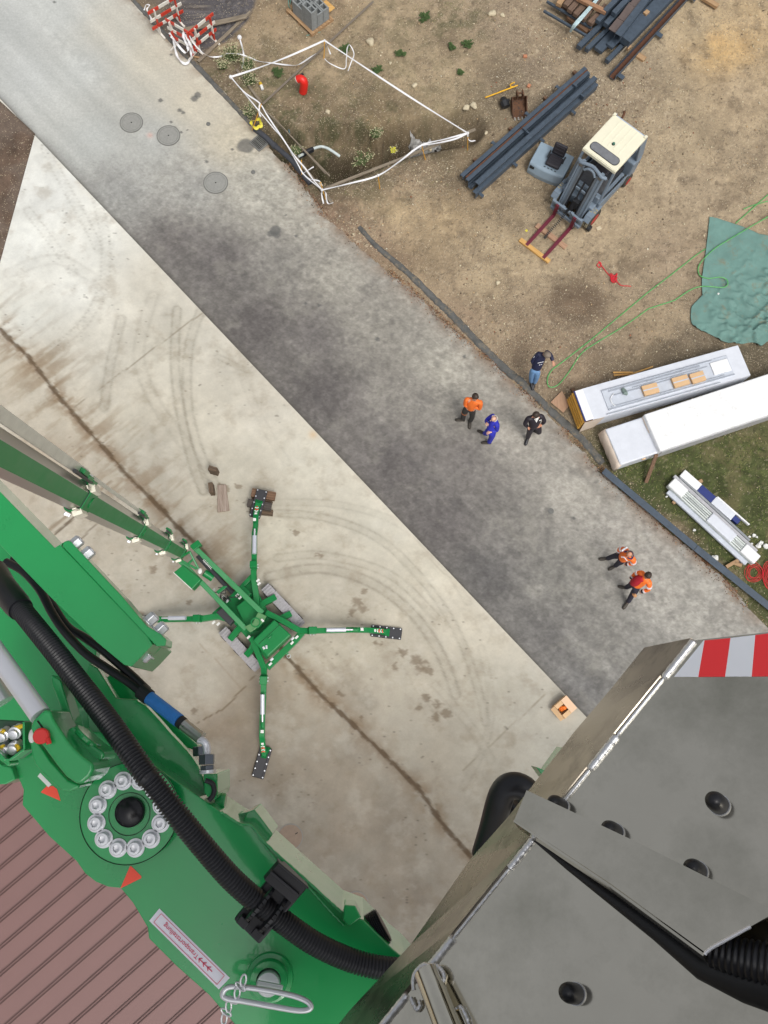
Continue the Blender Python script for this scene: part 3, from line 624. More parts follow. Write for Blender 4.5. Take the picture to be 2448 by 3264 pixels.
ribbon(mb, [z(385, 290, .6), z(420, 340, .6), z(435, 420, .4), z(455, 490, .25), z(490, 540, .15), z(530, 562, .1), z(568, 530, .15), z(578, 480, .3), z(562, 420, .5), z(530, 370, .7), z(510, 310, .8), z(520, 270, .9)], .1)
ribbon(mb, [z(400, 320, .7), z(450, 380, .6), z(490, 430, .5), z(530, 465, .4), z(550, 440, .5), z(545, 380, .6), z(590, 420, .5)], .1)
ribbon(mb, [z(500, 330, .7), z(520, 300, .8), z(545, 340, .8), z(580, 410, .6), z(600, 470, .3)], .09)
mb.build('barrier_tape', TAPE, label='tangled white tape looped over the road side barriers', cat='tape', group='white barrier tapes')
mb = MB(); ribbon(mb, [z(550, 280, .9), z(580, 350, .8), z(620, 405, .6), z(680, 462, .35), z(750, 500, .15), z(840, 497, .1), z(900, 470, .25), z(1010, 478, .25), z(1090, 505, .15), z(1180, 540, .12), z(1300, 556, .1), z(1400, 570, .12), z(1500, 575, .2), z(1560, 550, .3), z(1620, 510, .5), z(1680, 470, .6)], .06)
mb.build('barrier_tape', TAPE, label='slack white tape trailing from the barriers over the flowering weeds to the fence corner', cat='tape', group='white barrier tapes')
mb = MB(); ribbon(mb, [z(1000, 320, .1), z(1010, 350, .1), z(1030, 420, .12), z(1042, 490, .1), z(1035, 560, .08), z(1028, 605, .05)], .07); mb.ball(z(1005, 330, .1), .08, 8)
mb.build('barrier_tape', TAPE, label='short loose end of white tape hanging crosswise over the weeds', cat='tape', group='white barrier tapes')
# ---------------------------------------------------------------- tape fence round the dug pit
Z2 = ZM(700, 200, 500); Z3 = ZM(1000, 50, 600); Z4 = ZM(1224, 0, 1224)
M_STAKE = mat('stake_orange', C(226, 166, 48), .5, var=.1)
def stake(top, bot, zt, label, zb=0.0, bend=0):
    a, b = top(zt), bot(zb); mb = MB(); mb.tube([b, b.lerp(a, .5)+Vector((bend, 0, 0)), a], .013, 8); mb.ball(a, .02, 8); mb.build('fence_stake', M_STAKE, label=label, cat='stake', group='orange steel stakes holding the tape', smooth=True)
zt = .85
stake(lambda s: Z3(95, 235, s), lambda s: Z3(90, 378, s), zt, 'yellowish stake under the topmost corner of the tape fence', .3)
stake(lambda s: Z3(1358, 1075, s), lambda s: Z3(1356, 1188, s), .7, 'orange stake at the tape corner nearest the steel beams')
stake(lambda s: Z3(950, 1140, s), lambda s: Z3(985, 1272, s), .7, 'orange stake between the crumpled plastic and the gravel bank')
stake(lambda s: Z3(568, 1412, s), lambda s: Z3(583, 1532, s), .7, 'orange stake with tape tied round it by the grey board')
stake(lambda s: Z2(440, 440, s), lambda s: Z2(345, 712, s), 1.0, 'orange stake wearing the yellow bag beside the drain grate')
stake(lambda s: Z2(866, 1035, s), lambda s: Z2(870, 1205, s), .7, 'orange stake beside the black pipe halfway along the road edge')
stake(lambda s: Z2(1068, 1265, s), lambda s: Z2(1120, 1445, s), .8, 'orange stake at the lowest corner of the tape fence')
A_ = Z3(95, 218, zt+.3); Bc = Z2(118, 150, .9); Cc = Z2(1085, 1345, .75); Dd = Z3(1358, 1035, .72); E1 = Z3(950, 1142, .72); E2 = Z3(568, 1408, .72)
mb = MB(); ribbon(mb, [A_, A_.lerp(Dd, .33)-Vector((0,0,.04)), A_.lerp(Dd, .66)-Vector((0,0,.05)), Dd], .075, 8, .7); mb.ball(A_, .035, 8)
ribbon(mb, [A_, Z3(125, 280, .9), Z3(148, 340, .7)], .06)
mb.build('barrier_tape', TAPE, label='long straight white tape from the topmost stake down to the stake near the beams', cat='tape', group='white barrier tapes')
mb = MB(); ribbon(mb, [A_, A_.lerp(Bc, .4)-Vector((0,0,.08)), A_.lerp(Bc, .75)-Vector((0,0,.06)), Bc], .08, 8, .7); mb.ball(Bc, .05, 8)
mb.build('barrier_tape', TAPE, label='white tape from the topmost stake to the corner by the flowering weeds', cat='tape', group='white barrier tapes')
mb = MB(); ribbon(mb, [Bc, Z2(260, 310, .9), Z2(420, 425, .95), Z2(500, 550, .85), Z2(640, 760, .75), Z2(790, 980, .7), Z2(900, 1110, .7), Z2(1000, 1250, .7), Cc], .06, 8, 1.0)
ribbon(mb, [Bc, Z2(270, 330, .8), Z2(410, 500, .85), Z2(560, 680, .7), Z2(680, 820, .65), Z2(820, 1060, .62), Z2(900, 1190, .6), Cc], .05, 8, .8); mb.ball(Bc, .06, 8)
ribbon(mb, [Z2(875, 1175, .6), Z2(930, 1140, .6), Z2(995, 1100, .5)], .05); ribbon(mb, [Z2(900, 1190, .6), Z2(960, 1230, .6), Z2(1050, 1250, .6), Z2(1085, 1300, .6)], .05); ribbon(mb, [Z2(425, 440, .95), Z2(418, 520, .8), Z2(435, 570, .7)], .07)
mb.build('barrier_tape', TAPE, label='doubled white tape running along the road side of the pit above the black pipe', cat='tape', group='white barrier tapes')
mb = MB(); ribbon(mb, [Cc, Cc.lerp(E2, .5)-Vector((0,0,.03)), E2, E2.lerp(E1, .5)-Vector((0,0,.04)), E1, E1.lerp(Dd, .5), Dd], .07, 8, .8)
ribbon(mb, [E1, Z3(1100, 1120, .7), Z3(1250, 1085, .7), Dd], .07, 6, .6)
ribbon(mb, [Dd, Z3(1362, 1085, .6), Z3(1385, 1105, .5), Z3(1425, 1100, .4)], .05); ribbon(mb, [Cc, Z2(1080, 1400, .5), Z2(1100, 1490, .3)], .06); ribbon(mb, [Cc, Z2(1120, 1370, .6), Z2(1130, 1440, .4), Z2(1150, 1490, .3), Z2(1200, 1480, .25)], .06)
for q in (E2, Dd, Cc): mb.ball(q, .045, 8)
mb.build('barrier_tape', TAPE, label='white tape over the gravel bank side of the pit, tied to three stakes', cat='tape', group='white barrier tapes')
mb = MB(); ribbon(mb, [Z3(95, 378, .35), Z3(150, 425, .35), Z3(270, 468, .3), Z3(288, 380, .5), Z3(295, 290, .8), Z3(318, 258, .9), Z3(355, 335, .7), Z3(330, 410, .5), Z3(302, 488, .35)], .045, 8, 1.0)
mb.build('barrier_tape', TAPE, label='free loop of white tape standing up beside the topmost stake', cat='tape', group='white barrier tapes')
board('board', Z2(180, 75, .05), Z2(440, 425, .06), .08, .03, M_GREYWOOD, 'grey board end among the flowering weeds under the tape corner', group='grey boards round the pit')
board('batten', Z2(445, 470, .05), Z2(1165, 1205, .03), .045, .05, M_GREYWOOD, 'long thin grey batten crossing over the trench', group='grey boards round the pit')
board('batten', Z2(560, 570, .1), Z2(1120, 1180, .08), .03, .04, M_GREYWOOD, 'thinner second batten close beside the long one over the trench', group='grey boards round the pit')
board('board', Z2(800, 1000, .12), Z2(1195, 1490, .04), .10, .035, M_GREYWOOD, 'grey board running to the lowest tape corner over the black pipe', group='grey boards round the pit')
board('board', Z3(105, 1525, .1), Z3(1425, 1005, .55), .09, .035, M_GREYWOOD, 'longest grey board beside the tape on the gravel bank side of the pit', group='grey boards round the pit')
board('board', Z2(455, 440, .08), W(1190, 5, .2), .07, .02, mat('dim_lath', C(120, 110, 98), .8), 'very long dull grey lath from the orange stake up past the pallet of blocks', group='grey boards round the pit')
# yellow bag on the stake
def crumple(name, c, r, m, label, cat, seed=1, n=10, sc=(1, 1, .5), amp=.45, **k):
    rnd = random.Random(seed); mb = MB(); mb.ball((0, 0, 0), 1, n)
    mb.v = [Vector((p.x*r*sc[0], p.y*r*sc[1], p.z*r*sc[2]))*(1 + amp*(rnd.random()-.5)*2) + Vector(c) for p in mb.v]
    return mb.build(name, m, label=label, cat=cat, **k)
M_YBAG = mat('yellow_film', C(222, 210, 70), .45, var=.12)
mb = MB(); rnd = random.Random(4); cc = Z2(390, 645, .35)
pts = [cc + Vector((math.cos(a)*(.13+.05*rnd.random()), math.sin(a)*(.13+.05*rnd.random()), .07*(rnd.random()-.5))) for a in [i*2*math.pi/12 for i in range(12)]]
ribbon(mb, pts + [pts[0]], .13, 3, 2.2); mb.build('plastic_bag', M_YBAG, label='crumpled yellow plastic bag on the stake by the drain grate', cat='bag')
# white hose in the pit
M_HOSEW = mat('pale_hose', C(196, 206, 204), .5, var=.1)
t = thing('drain_hose', 'pale blue white hose with a black sleeve lying in the bottom of the pit', 'hose', Z2(980, 905, -.3))
mb = MB(); mb.tube(spline([Z2(975, 915, -.25), Z2(1060, 888, -.2), Z2(1130, 900, -.2), Z2(1200, 940, -.25), Z2(1270, 990, -.35)]), .045, 10); mb.tube(spline([Z2(830, 995, -.2), Z2(885, 965, -.2)], 3), .045, 10); mb.build('hose', M_HOSEW, t, smooth=True)
mb = MB(); mb.tube([Z2(885, 965, -.2), Z2(940, 930, -.2), Z2(985, 910, -.24)], .07, 10); mb.tube([Z2(850, 1000, -.25), Z2(920, 960, -.26), Z2(990, 930, -.3)], .05, 10); mb.build('sleeve', M_BLACK, t, smooth=True)
# black pipe along the road
mb = MB(); mb.tube(spline([Z2(370, 700, .06), Z2(440, 750, .07), Z2(500, 800, .07), Z2(575, 872, .07)]), .085, 12); mb.tube(spline([Z2(585, 880, .07), Z2(680, 960, .07), Z2(760, 1035, .06), Z2(850, 1145, .05), Z2(960, 1280, .0)]), .08, 12); mb.cyl(Z2(570, 868, .07), Z2(592, 888, .07), .1, n=12)
mb.build('drain_pipe', mat('black_pipe', C(66, 68, 74), .6, var=.2), smooth=True, label='black drain pipe lying along the torn road edge beside the pit', cat='pipe')
# red elbow
M_REDP = mat('red_plastic', C(222, 40, 32), .4, var=.08)
t = thing('pipe_elbow', 'bright red plastic pipe elbow standing in the dug soil', 'pipe', Z2(885, 300, .05))
mb = MB(); mb.tube(spline([Z2(882, 305, .1), Z2(890, 262, .3), Z2(893, 215, .5), Z2(878, 180, .62), Z2(850, 168, .62), Z2(826, 176, .58)], 6), [.13]*18+[.12]*13, 18, cap=True); mb.build('elbow', M_REDP, t, smooth=True)
mb = MB(); mb.cyl(Z2(826, 176, .585), Z2(818, 180, .57), .105, n=18); mb.build('opening', WHITE, t)
mb = MB(); mb.tube([Z2(875, 150, .62), Z2(862, 128, .62), Z2(880, 118, .6)], .04, 8); mb.build('valve', M_BLACK, t)
# crumpled sheet in the trench, blue scrap, pale rubbish
def sheet(name, outline_fn, nu, nv, m, th=.004, **k):
    V = [outline_fn(i/(nu-1), j/(nv-1)) for i in range(nu) for j in range(nv)]
    mb = MB(); F = [(i*nv+j, (i+1)*nv+j, (i+1)*nv+j+1, i*nv+j+1) for i in range(nu-1) for j in range(nv-1)]
    a = V[F[0][1]]-V[F[0][0]]; b = V[F[0][3]]-V[F[0][0]]
    if a.cross(b).z < 0: F = [f[::-1] for f in F]
    mb.add(V, F); ob = mb.build(name, m, smooth='all', **k)
    s = ob.modifiers.new('thick', 'SOLIDIFY'); s.thickness = th; s.offset = 1; return ob
def quadsheet(c, amp, fs, seed, z0=0., ground=True, edge=.06):
    def f(u, v):
        p = c[0]*(1-u)*(1-v) + c[1]*u*(1-v) + c[2]*u*v + c[3]*(1-u)*v
        n = float(fbm(np.array([u*fs]), np.array([v*fs]), 1, 4, seed)[0]); m = float(fbm(np.array([u*fs*.9]), np.array([v*fs*.9]), 1, 3, seed+9)[0]); q = float(fbm(np.array([u*fs*.8]), np.array([v*fs]), 1, 3, seed+19)[0])
        x = p + Vector((m-.5, q-.5, 0))*edge*4; x.z = (gh(x) if ground else 0) + z0 + amp*abs(n-.5)*2 + .012; return x
    return f
M_SHEET = mat('clear_sheet', C(168, 166, 162), .4, var=.2, scale=10, bump=.5, bscale=14, dist=.03)
sheet('plastic_sheet', quadsheet([Z3(850, 1010, -.3), Z3(1130, 1030, -.3), Z3(1120, 1100, -.3), Z3(870, 1100, -.3)], .20, 11, 5, .04), 26, 18, M_SHEET, label='crumpled grey white plastic sheet in the trench by the tape', cat='plastic sheet')
mb = MB(); ribbon(mb, [Z2(725, 610, -.1), Z2(735, 640, -.1), Z2(730, 690, -.15), Z2(740, 740, -.2)], .05); ribbon(mb, [Z2(745, 600, -.1), Z2(738, 660, -.1), Z2(728, 720, -.2)], .04); mb.build('plastic_strip', mat('blue_film', C(78, 112, 122), .5), label='blue plastic strip hanging on the pit wall', cat='plastic strip')
t = thing('bottle', 'white and yellow plastic bottle lying among the flowering weeds', 'bottle', Z2(440, 245, .1)); mb = MB(); mb.tube([Z2(455, 283, .1), Z2(432, 222, .12)], .05, 10); mb.build('body', WHITE, t, smooth=True); mb = MB(); mb.tube([Z2(440, 238, .12), Z2(428, 212, .13)], .053, 10); mb.build('label_band', mat('yellow_paint', C(206, 170, 50), .5), t, smooth=True)
# stones one can tell apart
def stone(p, r, label, seed, m, sc=(1, .8, .55), name='stone', cat='stone', group='large pale stones on the site'):
    rnd = random.Random(seed); mb = MB(); mb.ball((0, 0, 0), 1, 12); A = rnd.random()*6
    T = Matrix.Rotation(A, 3, 'Z')
    out = []
    for q in mb.v:
        k = 1 + .28*math.sin(q.x*3.1+seed)*math.cos(q.y*2.7+seed*2) + .12*(rnd.random()-.5)
        out.append(T @ Vector((q.x*r*sc[0]*k, q.y*r*sc[1]*k, q.z*r*sc[2]*k)) + p + Vector((0, 0, r*sc[2]*.6)))
    mb.v = out; mb.build(name, m, smooth='all', label=label, cat=cat, group=group)
M_STONE = mat('pale_limestone', C(200, 188, 160), .85, var=.15, scale=9, bump=.5, bscale=20)
for i, (x, y, r, l) in enumerate([(800, 93, .16, 'largest round pale stone, above the tape loop'), (1063, 31, .14, 'squarish pale stone halfway between pallet of blocks and steel pile'), (1085, 34, .08, 'small pale stone just right of the squarish one'), (843, 137, .06, 'small pinkish stone below the largest round stone'),
    (928, 322, .10, 'pale stone at the trench rim under the long straight tape'), (1075, 612, .09, 'flat pale stone on open ground right of the timber under the forks'), (690, 402, .10, 'white stone in the brown strip by the road near the tape corner'), (737, 412, .0, ''), (993, 900, .0, ''), (1342, 990, .09, 'pale stone at the foot of the wrapped load near the kerb'),
    (895, 186, .10, 'angular pale slab lump in the dug slope'), (708, 243, .10, 'pale broken lump inside the pit'), (1213, 880, .0, ''), (1050, 288, .07, 'pale stone near the crossing of the gravel bank'), (1007, 234, .11, 'pointed pale stone left of the yellow tool'), (1023, 230, .13, 'cracked pale stone next to the yellow tool')]):
    if r: stone(DG(x, y), r, l, i, M_STONE)
for i, (x, y, l) in enumerate([(1134, 123, 'small brick fragment between the trench and the steel pile'), (1142, 187, 'brick fragment below the other one, above the short beam bundle'), (1260, 381, 'orange brick chip behind the forklift roof')]):
    mb = MB(frame(DG(x, y), i)); mb.box((0, 0, .03), (.13, .10, .06)); mb.build('brick_fragment', mat('brick', C(188, 128, 96), .85, var=.15), bevel=.01, label=l, cat='brick', group='broken bricks on the ground')
# ---------------------------------------------------------------- flowering weeds
M_STEM = mat('weed_green', C(84, 100, 58), .8, var=.3, scale=20); M_FLOW = mat('weed_cream', C(182, 176, 140), .8, var=.2)
def weed(p, r, h, label, seed, dens=1.0, name='flowering_weed', leafy=1.0, m=None, group='flowering weeds round the pit', cat='plant'):
    rnd = random.Random(seed); t = thing(name, label, cat, p, group=group); st = MB(); fl = MB()
    for i in range(int(26*dens)):
        a = rnd.random()*6.28; rr = r*math.sqrt(rnd.random()); tip = p + Vector((math.cos(a)*rr, math.sin(a)*rr, h*(.5+.6*rnd.random())))
        st.tube([p + Vector((0, 0, -.02)), p.lerp(tip, .5) + Vector((0, 0, .05)), tip], .006, 4)
        for j in range(int(9*leafy)):
            q = p.lerp(tip, .25+.7*rnd.random()); b = rnd.random()*6.28; L = .03+.05*rnd.random(); w_ = L*.35; e = Vector((math.cos(b), math.sin(b), .2*(rnd.random()-.3)))
            s = Vector((-e.y, e.x, 0)); st.add([q, q+e*L*.5+s*w_, q+e*L, q+e*L*.5-s*w_], [(0, 1, 2, 3)])
        for j in range(int(7*dens)):
            q = tip + Vector((rnd.gauss(0, .05), rnd.gauss(0, .05), rnd.gauss(0, .02))); L = .010+.012*rnd.random(); b = rnd.random()*6.28; e = Vector((math.cos(b), math.sin(b), 0))*L; s = Vector((-e.y, e.x, .3*L))
            fl.add([q-e, q+s, q+e, q-s], [(0, 1, 2, 3)])
    st.build('stems', m or M_STEM, t)
    if name == 'flowering_weed': fl.build('flowers', M_FLOW, t)
for i, (q, r, h, d, l) in enumerate([(Z1(950, 520, .0), .38, .35, 1.3, 'large cream flowering weed clump beside the slack tape'), (Z1(860, 610, 0), .22, .3, .9, 'cream flowering weed nearest the kerb above the tape corner'), (Z1(1090, 610, 0), .28, .3, 1.1, 'cream flowering weed under the crosswise tape end'), (Z1(1100, 730, 0), .30, .3, 1.0, 'cream flowering weed around the plastic bottle'),
    (Z2(330, 560, 0), .30, .3, .9, 'cream flowering weed by the kerb near the yellow bag'), (Z3(560, 1075, -.3), .18, .3, .8, 'small cream flowering weed in the middle of the pit'), (Z3(430, 1300, -.1), .38, .3, .8, 'sparse cream flowering weed at the bottom of the pit'), (Z2(820, 950, -.1), .2, .25, .7, 'thin cream flowering weed beside the pale hose'), (Z2(1640, 780, -.2), .2, .25, .6, 'wispy cream flowering weed near the crumpled sheet')]):
    weed(q, r, h, l, i+3, d)
weed(Z3(695, 1200, -.2), .1, .15, 'small yellow flowered weed in the pit below the crumpled sheet', 77, .5, 'flowering_weed', 1, mat('weed_yellow', C(206, 200, 60), .7))
for i, (x, y, r, l) in enumerate([(815, 155, .2, 'green weed tuft between the tape loop and the soil mound'), (865, 118, .2, 'green weed tuft highest on the soil mound'), (1009, 98, .2, 'dark green weed tuft left of the steel pile'), (975, 105, .15, 'small green weed tuft in the row above the trench'), (993, 160, .1, 'tiny green weed tuft below that row'), (890, 105, .0, ''), (745, 110, .2, 'green weed tuft below the pallet of blocks'), (915, 40, .25, 'grassy tuft at the top of the mound'), (600, 160, .22, 'green weed tuft right of the crosswise tape'), (1140, 620, .0, ''), (1305, 1085, .0, '')]):
    if r: weed(DG(x, y), r, .14, l, 40+i, .8, 'weed_tuft', 1.8, mat('tuft_green', C(70, 92, 48), .8, var=.3), 'green weed tufts on the mound')
# ---------------------------------------------------------------- pallet with hollow blocks
ZP = ZM(880, 0, 250)
p0, p1 = ZP(205, 215, .14), ZP(755, 745, .14); L = (p1-p0).length; M = frame(Vector((p1.x, p1.y, .02)), ang(p1, p0))
t = thing('pallet', 'wooden pallet under the grey hollow blocks', 'pallet', M=M); Wd = .95
# x runs up-left along the long side, y to the other side
sgn = 1 if (M.inverted() @ ZP(1100, 400, .1)).y > 0 else -1
for i in range(6): mb = MB(M); mb.box((L/2, sgn*(.06 + i*(Wd-.12)/5), .13), (L, .11, .022)); mb.align = ang(p1, p0); mb.build('deck_board', M_TAN, t)
for i in range(3): mb = MB(M); mb.box((.06 + i*(L-.12)/2, sgn*Wd/2, .07), (.1, Wd, .09)); mb.align = ang(p1, p0); mb.build('bearer', M_TAN, t)
M_BLOCK = mat('concrete_block', C(138, 142, 142), .9, var=.16, scale=12, bump=.4, bscale=50)
def block(M, label, mm=None):
    "hollow block, open at the top: shell plus cross wall"
    mb = MB(M); a, b, h = .48, .235, .24; w_ = .045
    for s in (-1, 1): mb.box((0, s*(b/2-w_/2), h/2), (a, w_, h)); mb.box((s*(a/2-w_/2), 0, h/2), (w_, b-2*w_, h))
    mb.box((0, 0, h/2), (w_, b-2*w_, h)); mb.box((0, 0, .02), (a-2*w_-.002, b-2*w_-.002, .03))
    mb.align = math.atan2(M[1][0], M[0][0]); mb.build('hollow_block', mm or M_BLOCK, bevel=.006, label=label, cat='concrete block', group='grey hollow blocks stacked on the pallet')
rows = ['nearest the pallet corner that points down', 'next to the corner block', 'third along the front row', 'at the far end of the front row']
n = 0
for j in range(3):
    for i in range(2 + 1):
        for k in range(2 if (i + j) % 3 else 3):
            q = M @ Matrix.Translation((.32 + i*.49, sgn*(.22 + j*.25), .145 + k*.243))
            if i == 2 and j == 0: continue
            lv = ['bottom', 'middle', 'top'][k]
            block(q, f'grey hollow block, {lv} layer, {["first","second","third"][i]} from the pallet tip in the {["road side","middle","far"][j]} row')
mb = MB(frame_pts(ZP(1050, 290, .35), ZP(1260, 125, .35))); mb.box((.17, .17, .0), (.42, .42, .02)); mb.build('plywood_sheet', M_YEL, label='yellow plywood piece sticking out beside the hollow blocks', cat='plywood')
mb = MB(); mb.tube(spline([ZP(265, 0, .5), ZP(262, 100, .4), ZP(300, 190, .2)], 5), .012, 6); mb.tube(spline([ZP(310, 0, .55), ZP(295, 90, .4)], 5), .012, 6); mb.build('strap', mat('green_strap', C(92, 150, 140), .5), label='loose green strap at the upper end of the pallet', cat='strap', group='green pallet straps')
mb = MB(); mb.tube(spline([ZP(640, 750, .03), ZP(780, 720, .05), ZP(860, 690, .05), ZP(950, 680, .03)], 5), .012, 6); mb.build('strap', MATS['green_strap'], label='loose green strap at the tip of the pallet', cat='strap', group='green pallet straps')
# ---------------------------------------------------------------- steel members
M_STEEL = mat('blue_grey_paint', C(70, 82, 95), .5, var=.16, scale=5, col2=C(58, 68, 78), c2at=(.5, .7)); M_RUST = mat('rust', C(96, 62, 44), .85, var=.3, scale=14)
def channel(name, label, p0, p1, w_, h, group, kind='C', th=.012, cleats=(), cleat=(.10, .16), side=1, rust=False, cat='steel beam'):
    "profile from p0 to p1 (points on its top)"
    M = frame_pts(p0, p1); L = (p1-p0).length; t = thing(name, label, cat, M=M, group=group)
    mb = MB(M)
    if kind == 'C':      # flat top, two legs
        mb.box((L/2, 0, -th/2), (L, w_, th)); mb.box((L/2, w_/2-th/2, -h/2-.001), (L-.002, th, h)); mb.box((L/2, -w_/2+th/2, -h/2-.001), (L-.002, th, h))
    elif kind == 'U':    # trough open upwards
        mb.box((L/2, 0, -h+th/2), (L, w_, th)); mb.box((L/2, w_/2-th/2, -h/2), (L-.002, th, h-.004)); mb.box((L/2, -w_/2+th/2, -h/2), (L-.002, th, h-.004))
    elif kind == 'L':
        mb.box((L/2, 0, -th/2), (L, w_, th)); mb.box((L/2, side*(w_/2-th/2), -h/2-.001), (L-.002, th, h))
    elif kind == 'box': mb.box((L/2, 0, -h/2), (L, w_, h))
    elif kind == 'I':
        mb.box((L/2, 0, -th/2), (L, w_, th)); mb.box((L/2, 0, -h/2), (L-.002, th, h-2*th-.002)); mb.box((L/2, 0, -h+th/2), (L, w_, th))
    mb.build('profile', M_STEEL, t, bevel=.003)
    if rust: mb = MB(M); mb.box((L/2, 0, -h+th+.003), (L-.02, w_-2*th-.004, .004)); mb.build('rusty_web', M_RUST, t)
    for c in cleats:
        x, s = c; mb = MB(M); mb.box((x*L, s*(w_/2+cleat[1]/2+.001), -h*.45), (cleat[0], cleat[1], .012)); mb.box((x*L, s*(w_/2+cleat[1]-.006), -h*.45-.05), (cleat[0]-.002, .012, .088)); mb.build('cleat', M_STEEL, t)
    return t
ZB = ZM(1450, 200, 500); G1 = 'steel beams of the short bundle beside the engine hood'
bz = .42
channel('steel_beam', 'blue grey steel beam on the trench side of the short bundle', ZB(70, 1195, bz-.02), ZB(1385, 50, bz-.02), .13, .16, G1, cleats=[(.28, 1), (.55, 1), (.8, 1)])
mb = MB(); mb.bar(ZB(118, 1215, bz-.06), ZB(1400, 80, bz-.06), .05, .06); mb.build('packing_strip', M_RUST, label='rust brown strip between the first two beams of the short bundle', cat='strip')
channel('steel_beam', 'blue grey steel beam second from the trench side of the short bundle', ZB(128, 1240, bz), ZB(1415, 95, bz), .12, .14, G1)
channel('steel_beam', 'blue grey steel beam in the middle of the short bundle with end plates', ZB(160, 1295, bz-.04), ZB(1450, 135, bz-.04), .15, .16, G1, 'U')
channel('steel_beam', 'topmost blue grey steel beam of the short bundle', ZB(232, 1275, bz+.12), ZB(1490, 150, bz+.12), .15, .14, G1)
channel('steel_beam', 'blue grey steel beam nearest the engine hood in the short bundle', ZB(205, 1375, bz-.1), ZB(1500, 215, bz-.1), .15, .24, G1, 'L', side=-1, cleats=[(.03, -1), (.3, -1), (.52, -1), (.78, -1)])
for i, (u, v) in enumerate([(735, 715), (1265, 250), (1345, 362), (765, 745)]):
    mb = MB(frame(ZB(u, v, bz+.03), ang(ZB(160, 1295), ZB(1450, 135)))); mb.box((0, 0, .0), (.05, .16, .14)); mb.build('spacer_plate', M_STEEL, label=['spacer plate across the middle of the short bundle', 'spacer plate near the upper end of the short bundle', 'bracket near the upper end on the engine hood side', 'second spacer plate beside the middle one'][i], cat='bracket', group='brackets on the short beam bundle')

# supports under the bundle
for i, f in enumerate((.12, .4, .68, .92)):
    a = ZB(60, 1215, 0).lerp(ZB(1370, 60, 0), f); b = ZB(240, 1390, 0).lerp(ZB(1510, 215, 0), f); d = (b-a).normalized()
    mb = MB(); mb.bar(a-d*.12+Vector((0, 0, .12)), b+d*.05+Vector((0, 0, .12)), .1, .1); mb.build('bearer', M_BRN, label=['bearer timber under the lower end of the short bundle', 'second bearer timber from the lower end of the short bundle', 'third bearer timber from the lower end of the short bundle', 'bearer timber under the upper end of the short bundle'][i], cat='timber', group='timbers under the short beam bundle')
ZQ = ZM(1700, 0, 550); G2 = 'steel members of the big pile at the top edge'
def ext(p0, p1, L): d = (p1-p0).normalized(); return p0, p0 + d*L
q = lambda a, b, za, zb, L: ext(ZQ(a[0], a[1], za), ZQ(b[0], b[1], zb), L)
def mem(label, a, b, z_, L, w_, h, kind='box', **k): p = q(a, b, z_, z_, L); channel('steel_beam', label, p[0], p[1], w_, h, G2, kind, **k)
mem('steel box section furthest left of the big pile, low layer', (440, 440), (640, 240), .34, 4.2, .17, .16)
mem('steel box section second from left in the low layer of the big pile', (515, 465), (700, 290), .34, 4.2, .14, .16)
mem('broad flat steel section in the low layer of the big pile', (625, 475), (800, 290), .30, 4.2, .30, .12)
mem('steel box section sticking out furthest of the low layer near the thin batten', (712, 575), (900, 385), .30, 4.6, .14, .16)
mem('steel section above the broad flat one with cut ends', (735, 440), (900, 270), .38, 4.4, .24, .10)
mem('small steel box end in the middle layer, left', (620, 195), (700, 110), .62, 3.6, .16, .14)
mem('small steel box end in the middle layer, right', (700, 225), (770, 150), .62, 3.6, .17, .16)
mem('upper left steel section of the big pile', (690, 100), (780, 10), .78, 3.2, .16, .12)
mem('upper steel section beside the brown plates', (775, 120), (890, 0), .80, 3.2, .16, .14)
mem('long steel channel on top of the big pile', (815, 335), (1075, 0), .80, 4.2, .22, .20, 'C')
mem('dark wide steel plate beam under the long top channel', (880, 370), (1240, 0), .60, 4.2, .42, .25)
mem('rusty open trough section on the forklift side of the big pile', (768, 715), (1400, 30), .28, 6.5, .22, .2, 'U', rust=True, cleats=[(.03, -1), (.36, -1), (.66, -1)], cleat=(.16, .2))
for i, (a, b, z_) in enumerate([((760, 300), (860, 175), .70), ((850, 195), (970, 30), .72), ((960, 60), (1060, -60), .73)]):
    p = q(a, b, z_, z_, (ZQ(*b, z_)-ZQ(*a, z_)).length*.92); mb = MB(); mb.bar(p[0], p[1], .3, .03); mb.align = ang(*p)
    mb.build('brown_plate', mat('brown_plate', C(98, 86, 82), .6, var=.12), bevel=.003, label=['lowest brown plate lying in the big pile', 'middle brown plate lying in the big pile', 'uppermost brown plate lying in the big pile'][i], cat='plate', group='brown plates in the big pile')
board('batten', ZQ(825, 530, .35), ZQ(1310, 0, .4), .035, .035, M_GREYWOOD, 'long thin pale batten along the big pile')
board('batten', ZQ(905, 400, .45), ZQ(965, 325, .5), .03, .03, M_GREYWOOD, 'short pale batten beside the long thin one', )
for i, (u, v, s, zz, l) in enumerate([(1030, 550, .26, .08, 'pale timber end poking out from under the trough section'), (1085, 125, .14, .62, 'small square wood block lying on the dark wide beam'), (912, 455, .13, .3, 'small square wood block beside the long thin batten')]):
    mb = MB(frame(ZQ(u, v, zz), R(-38) if i == 0 else R(45))); mb.box((0, 0, 0), (s*1.3, s*.75 if i == 0 else s, .1)); mb.align = R(-38) if i == 0 else R(45); mb.build('wood_block', M_TAN, bevel=.008, label=l, cat='wood block', group='wood blocks in the big pile')
board('timber', ZM(1700, 0, 748)(1190, -10, .1), ZM(1700, 0, 748)(1300, 55, .1), .16, .1, M_TAN, 'pale grey timber lying crosswise at the right of the big pile', 'timber')
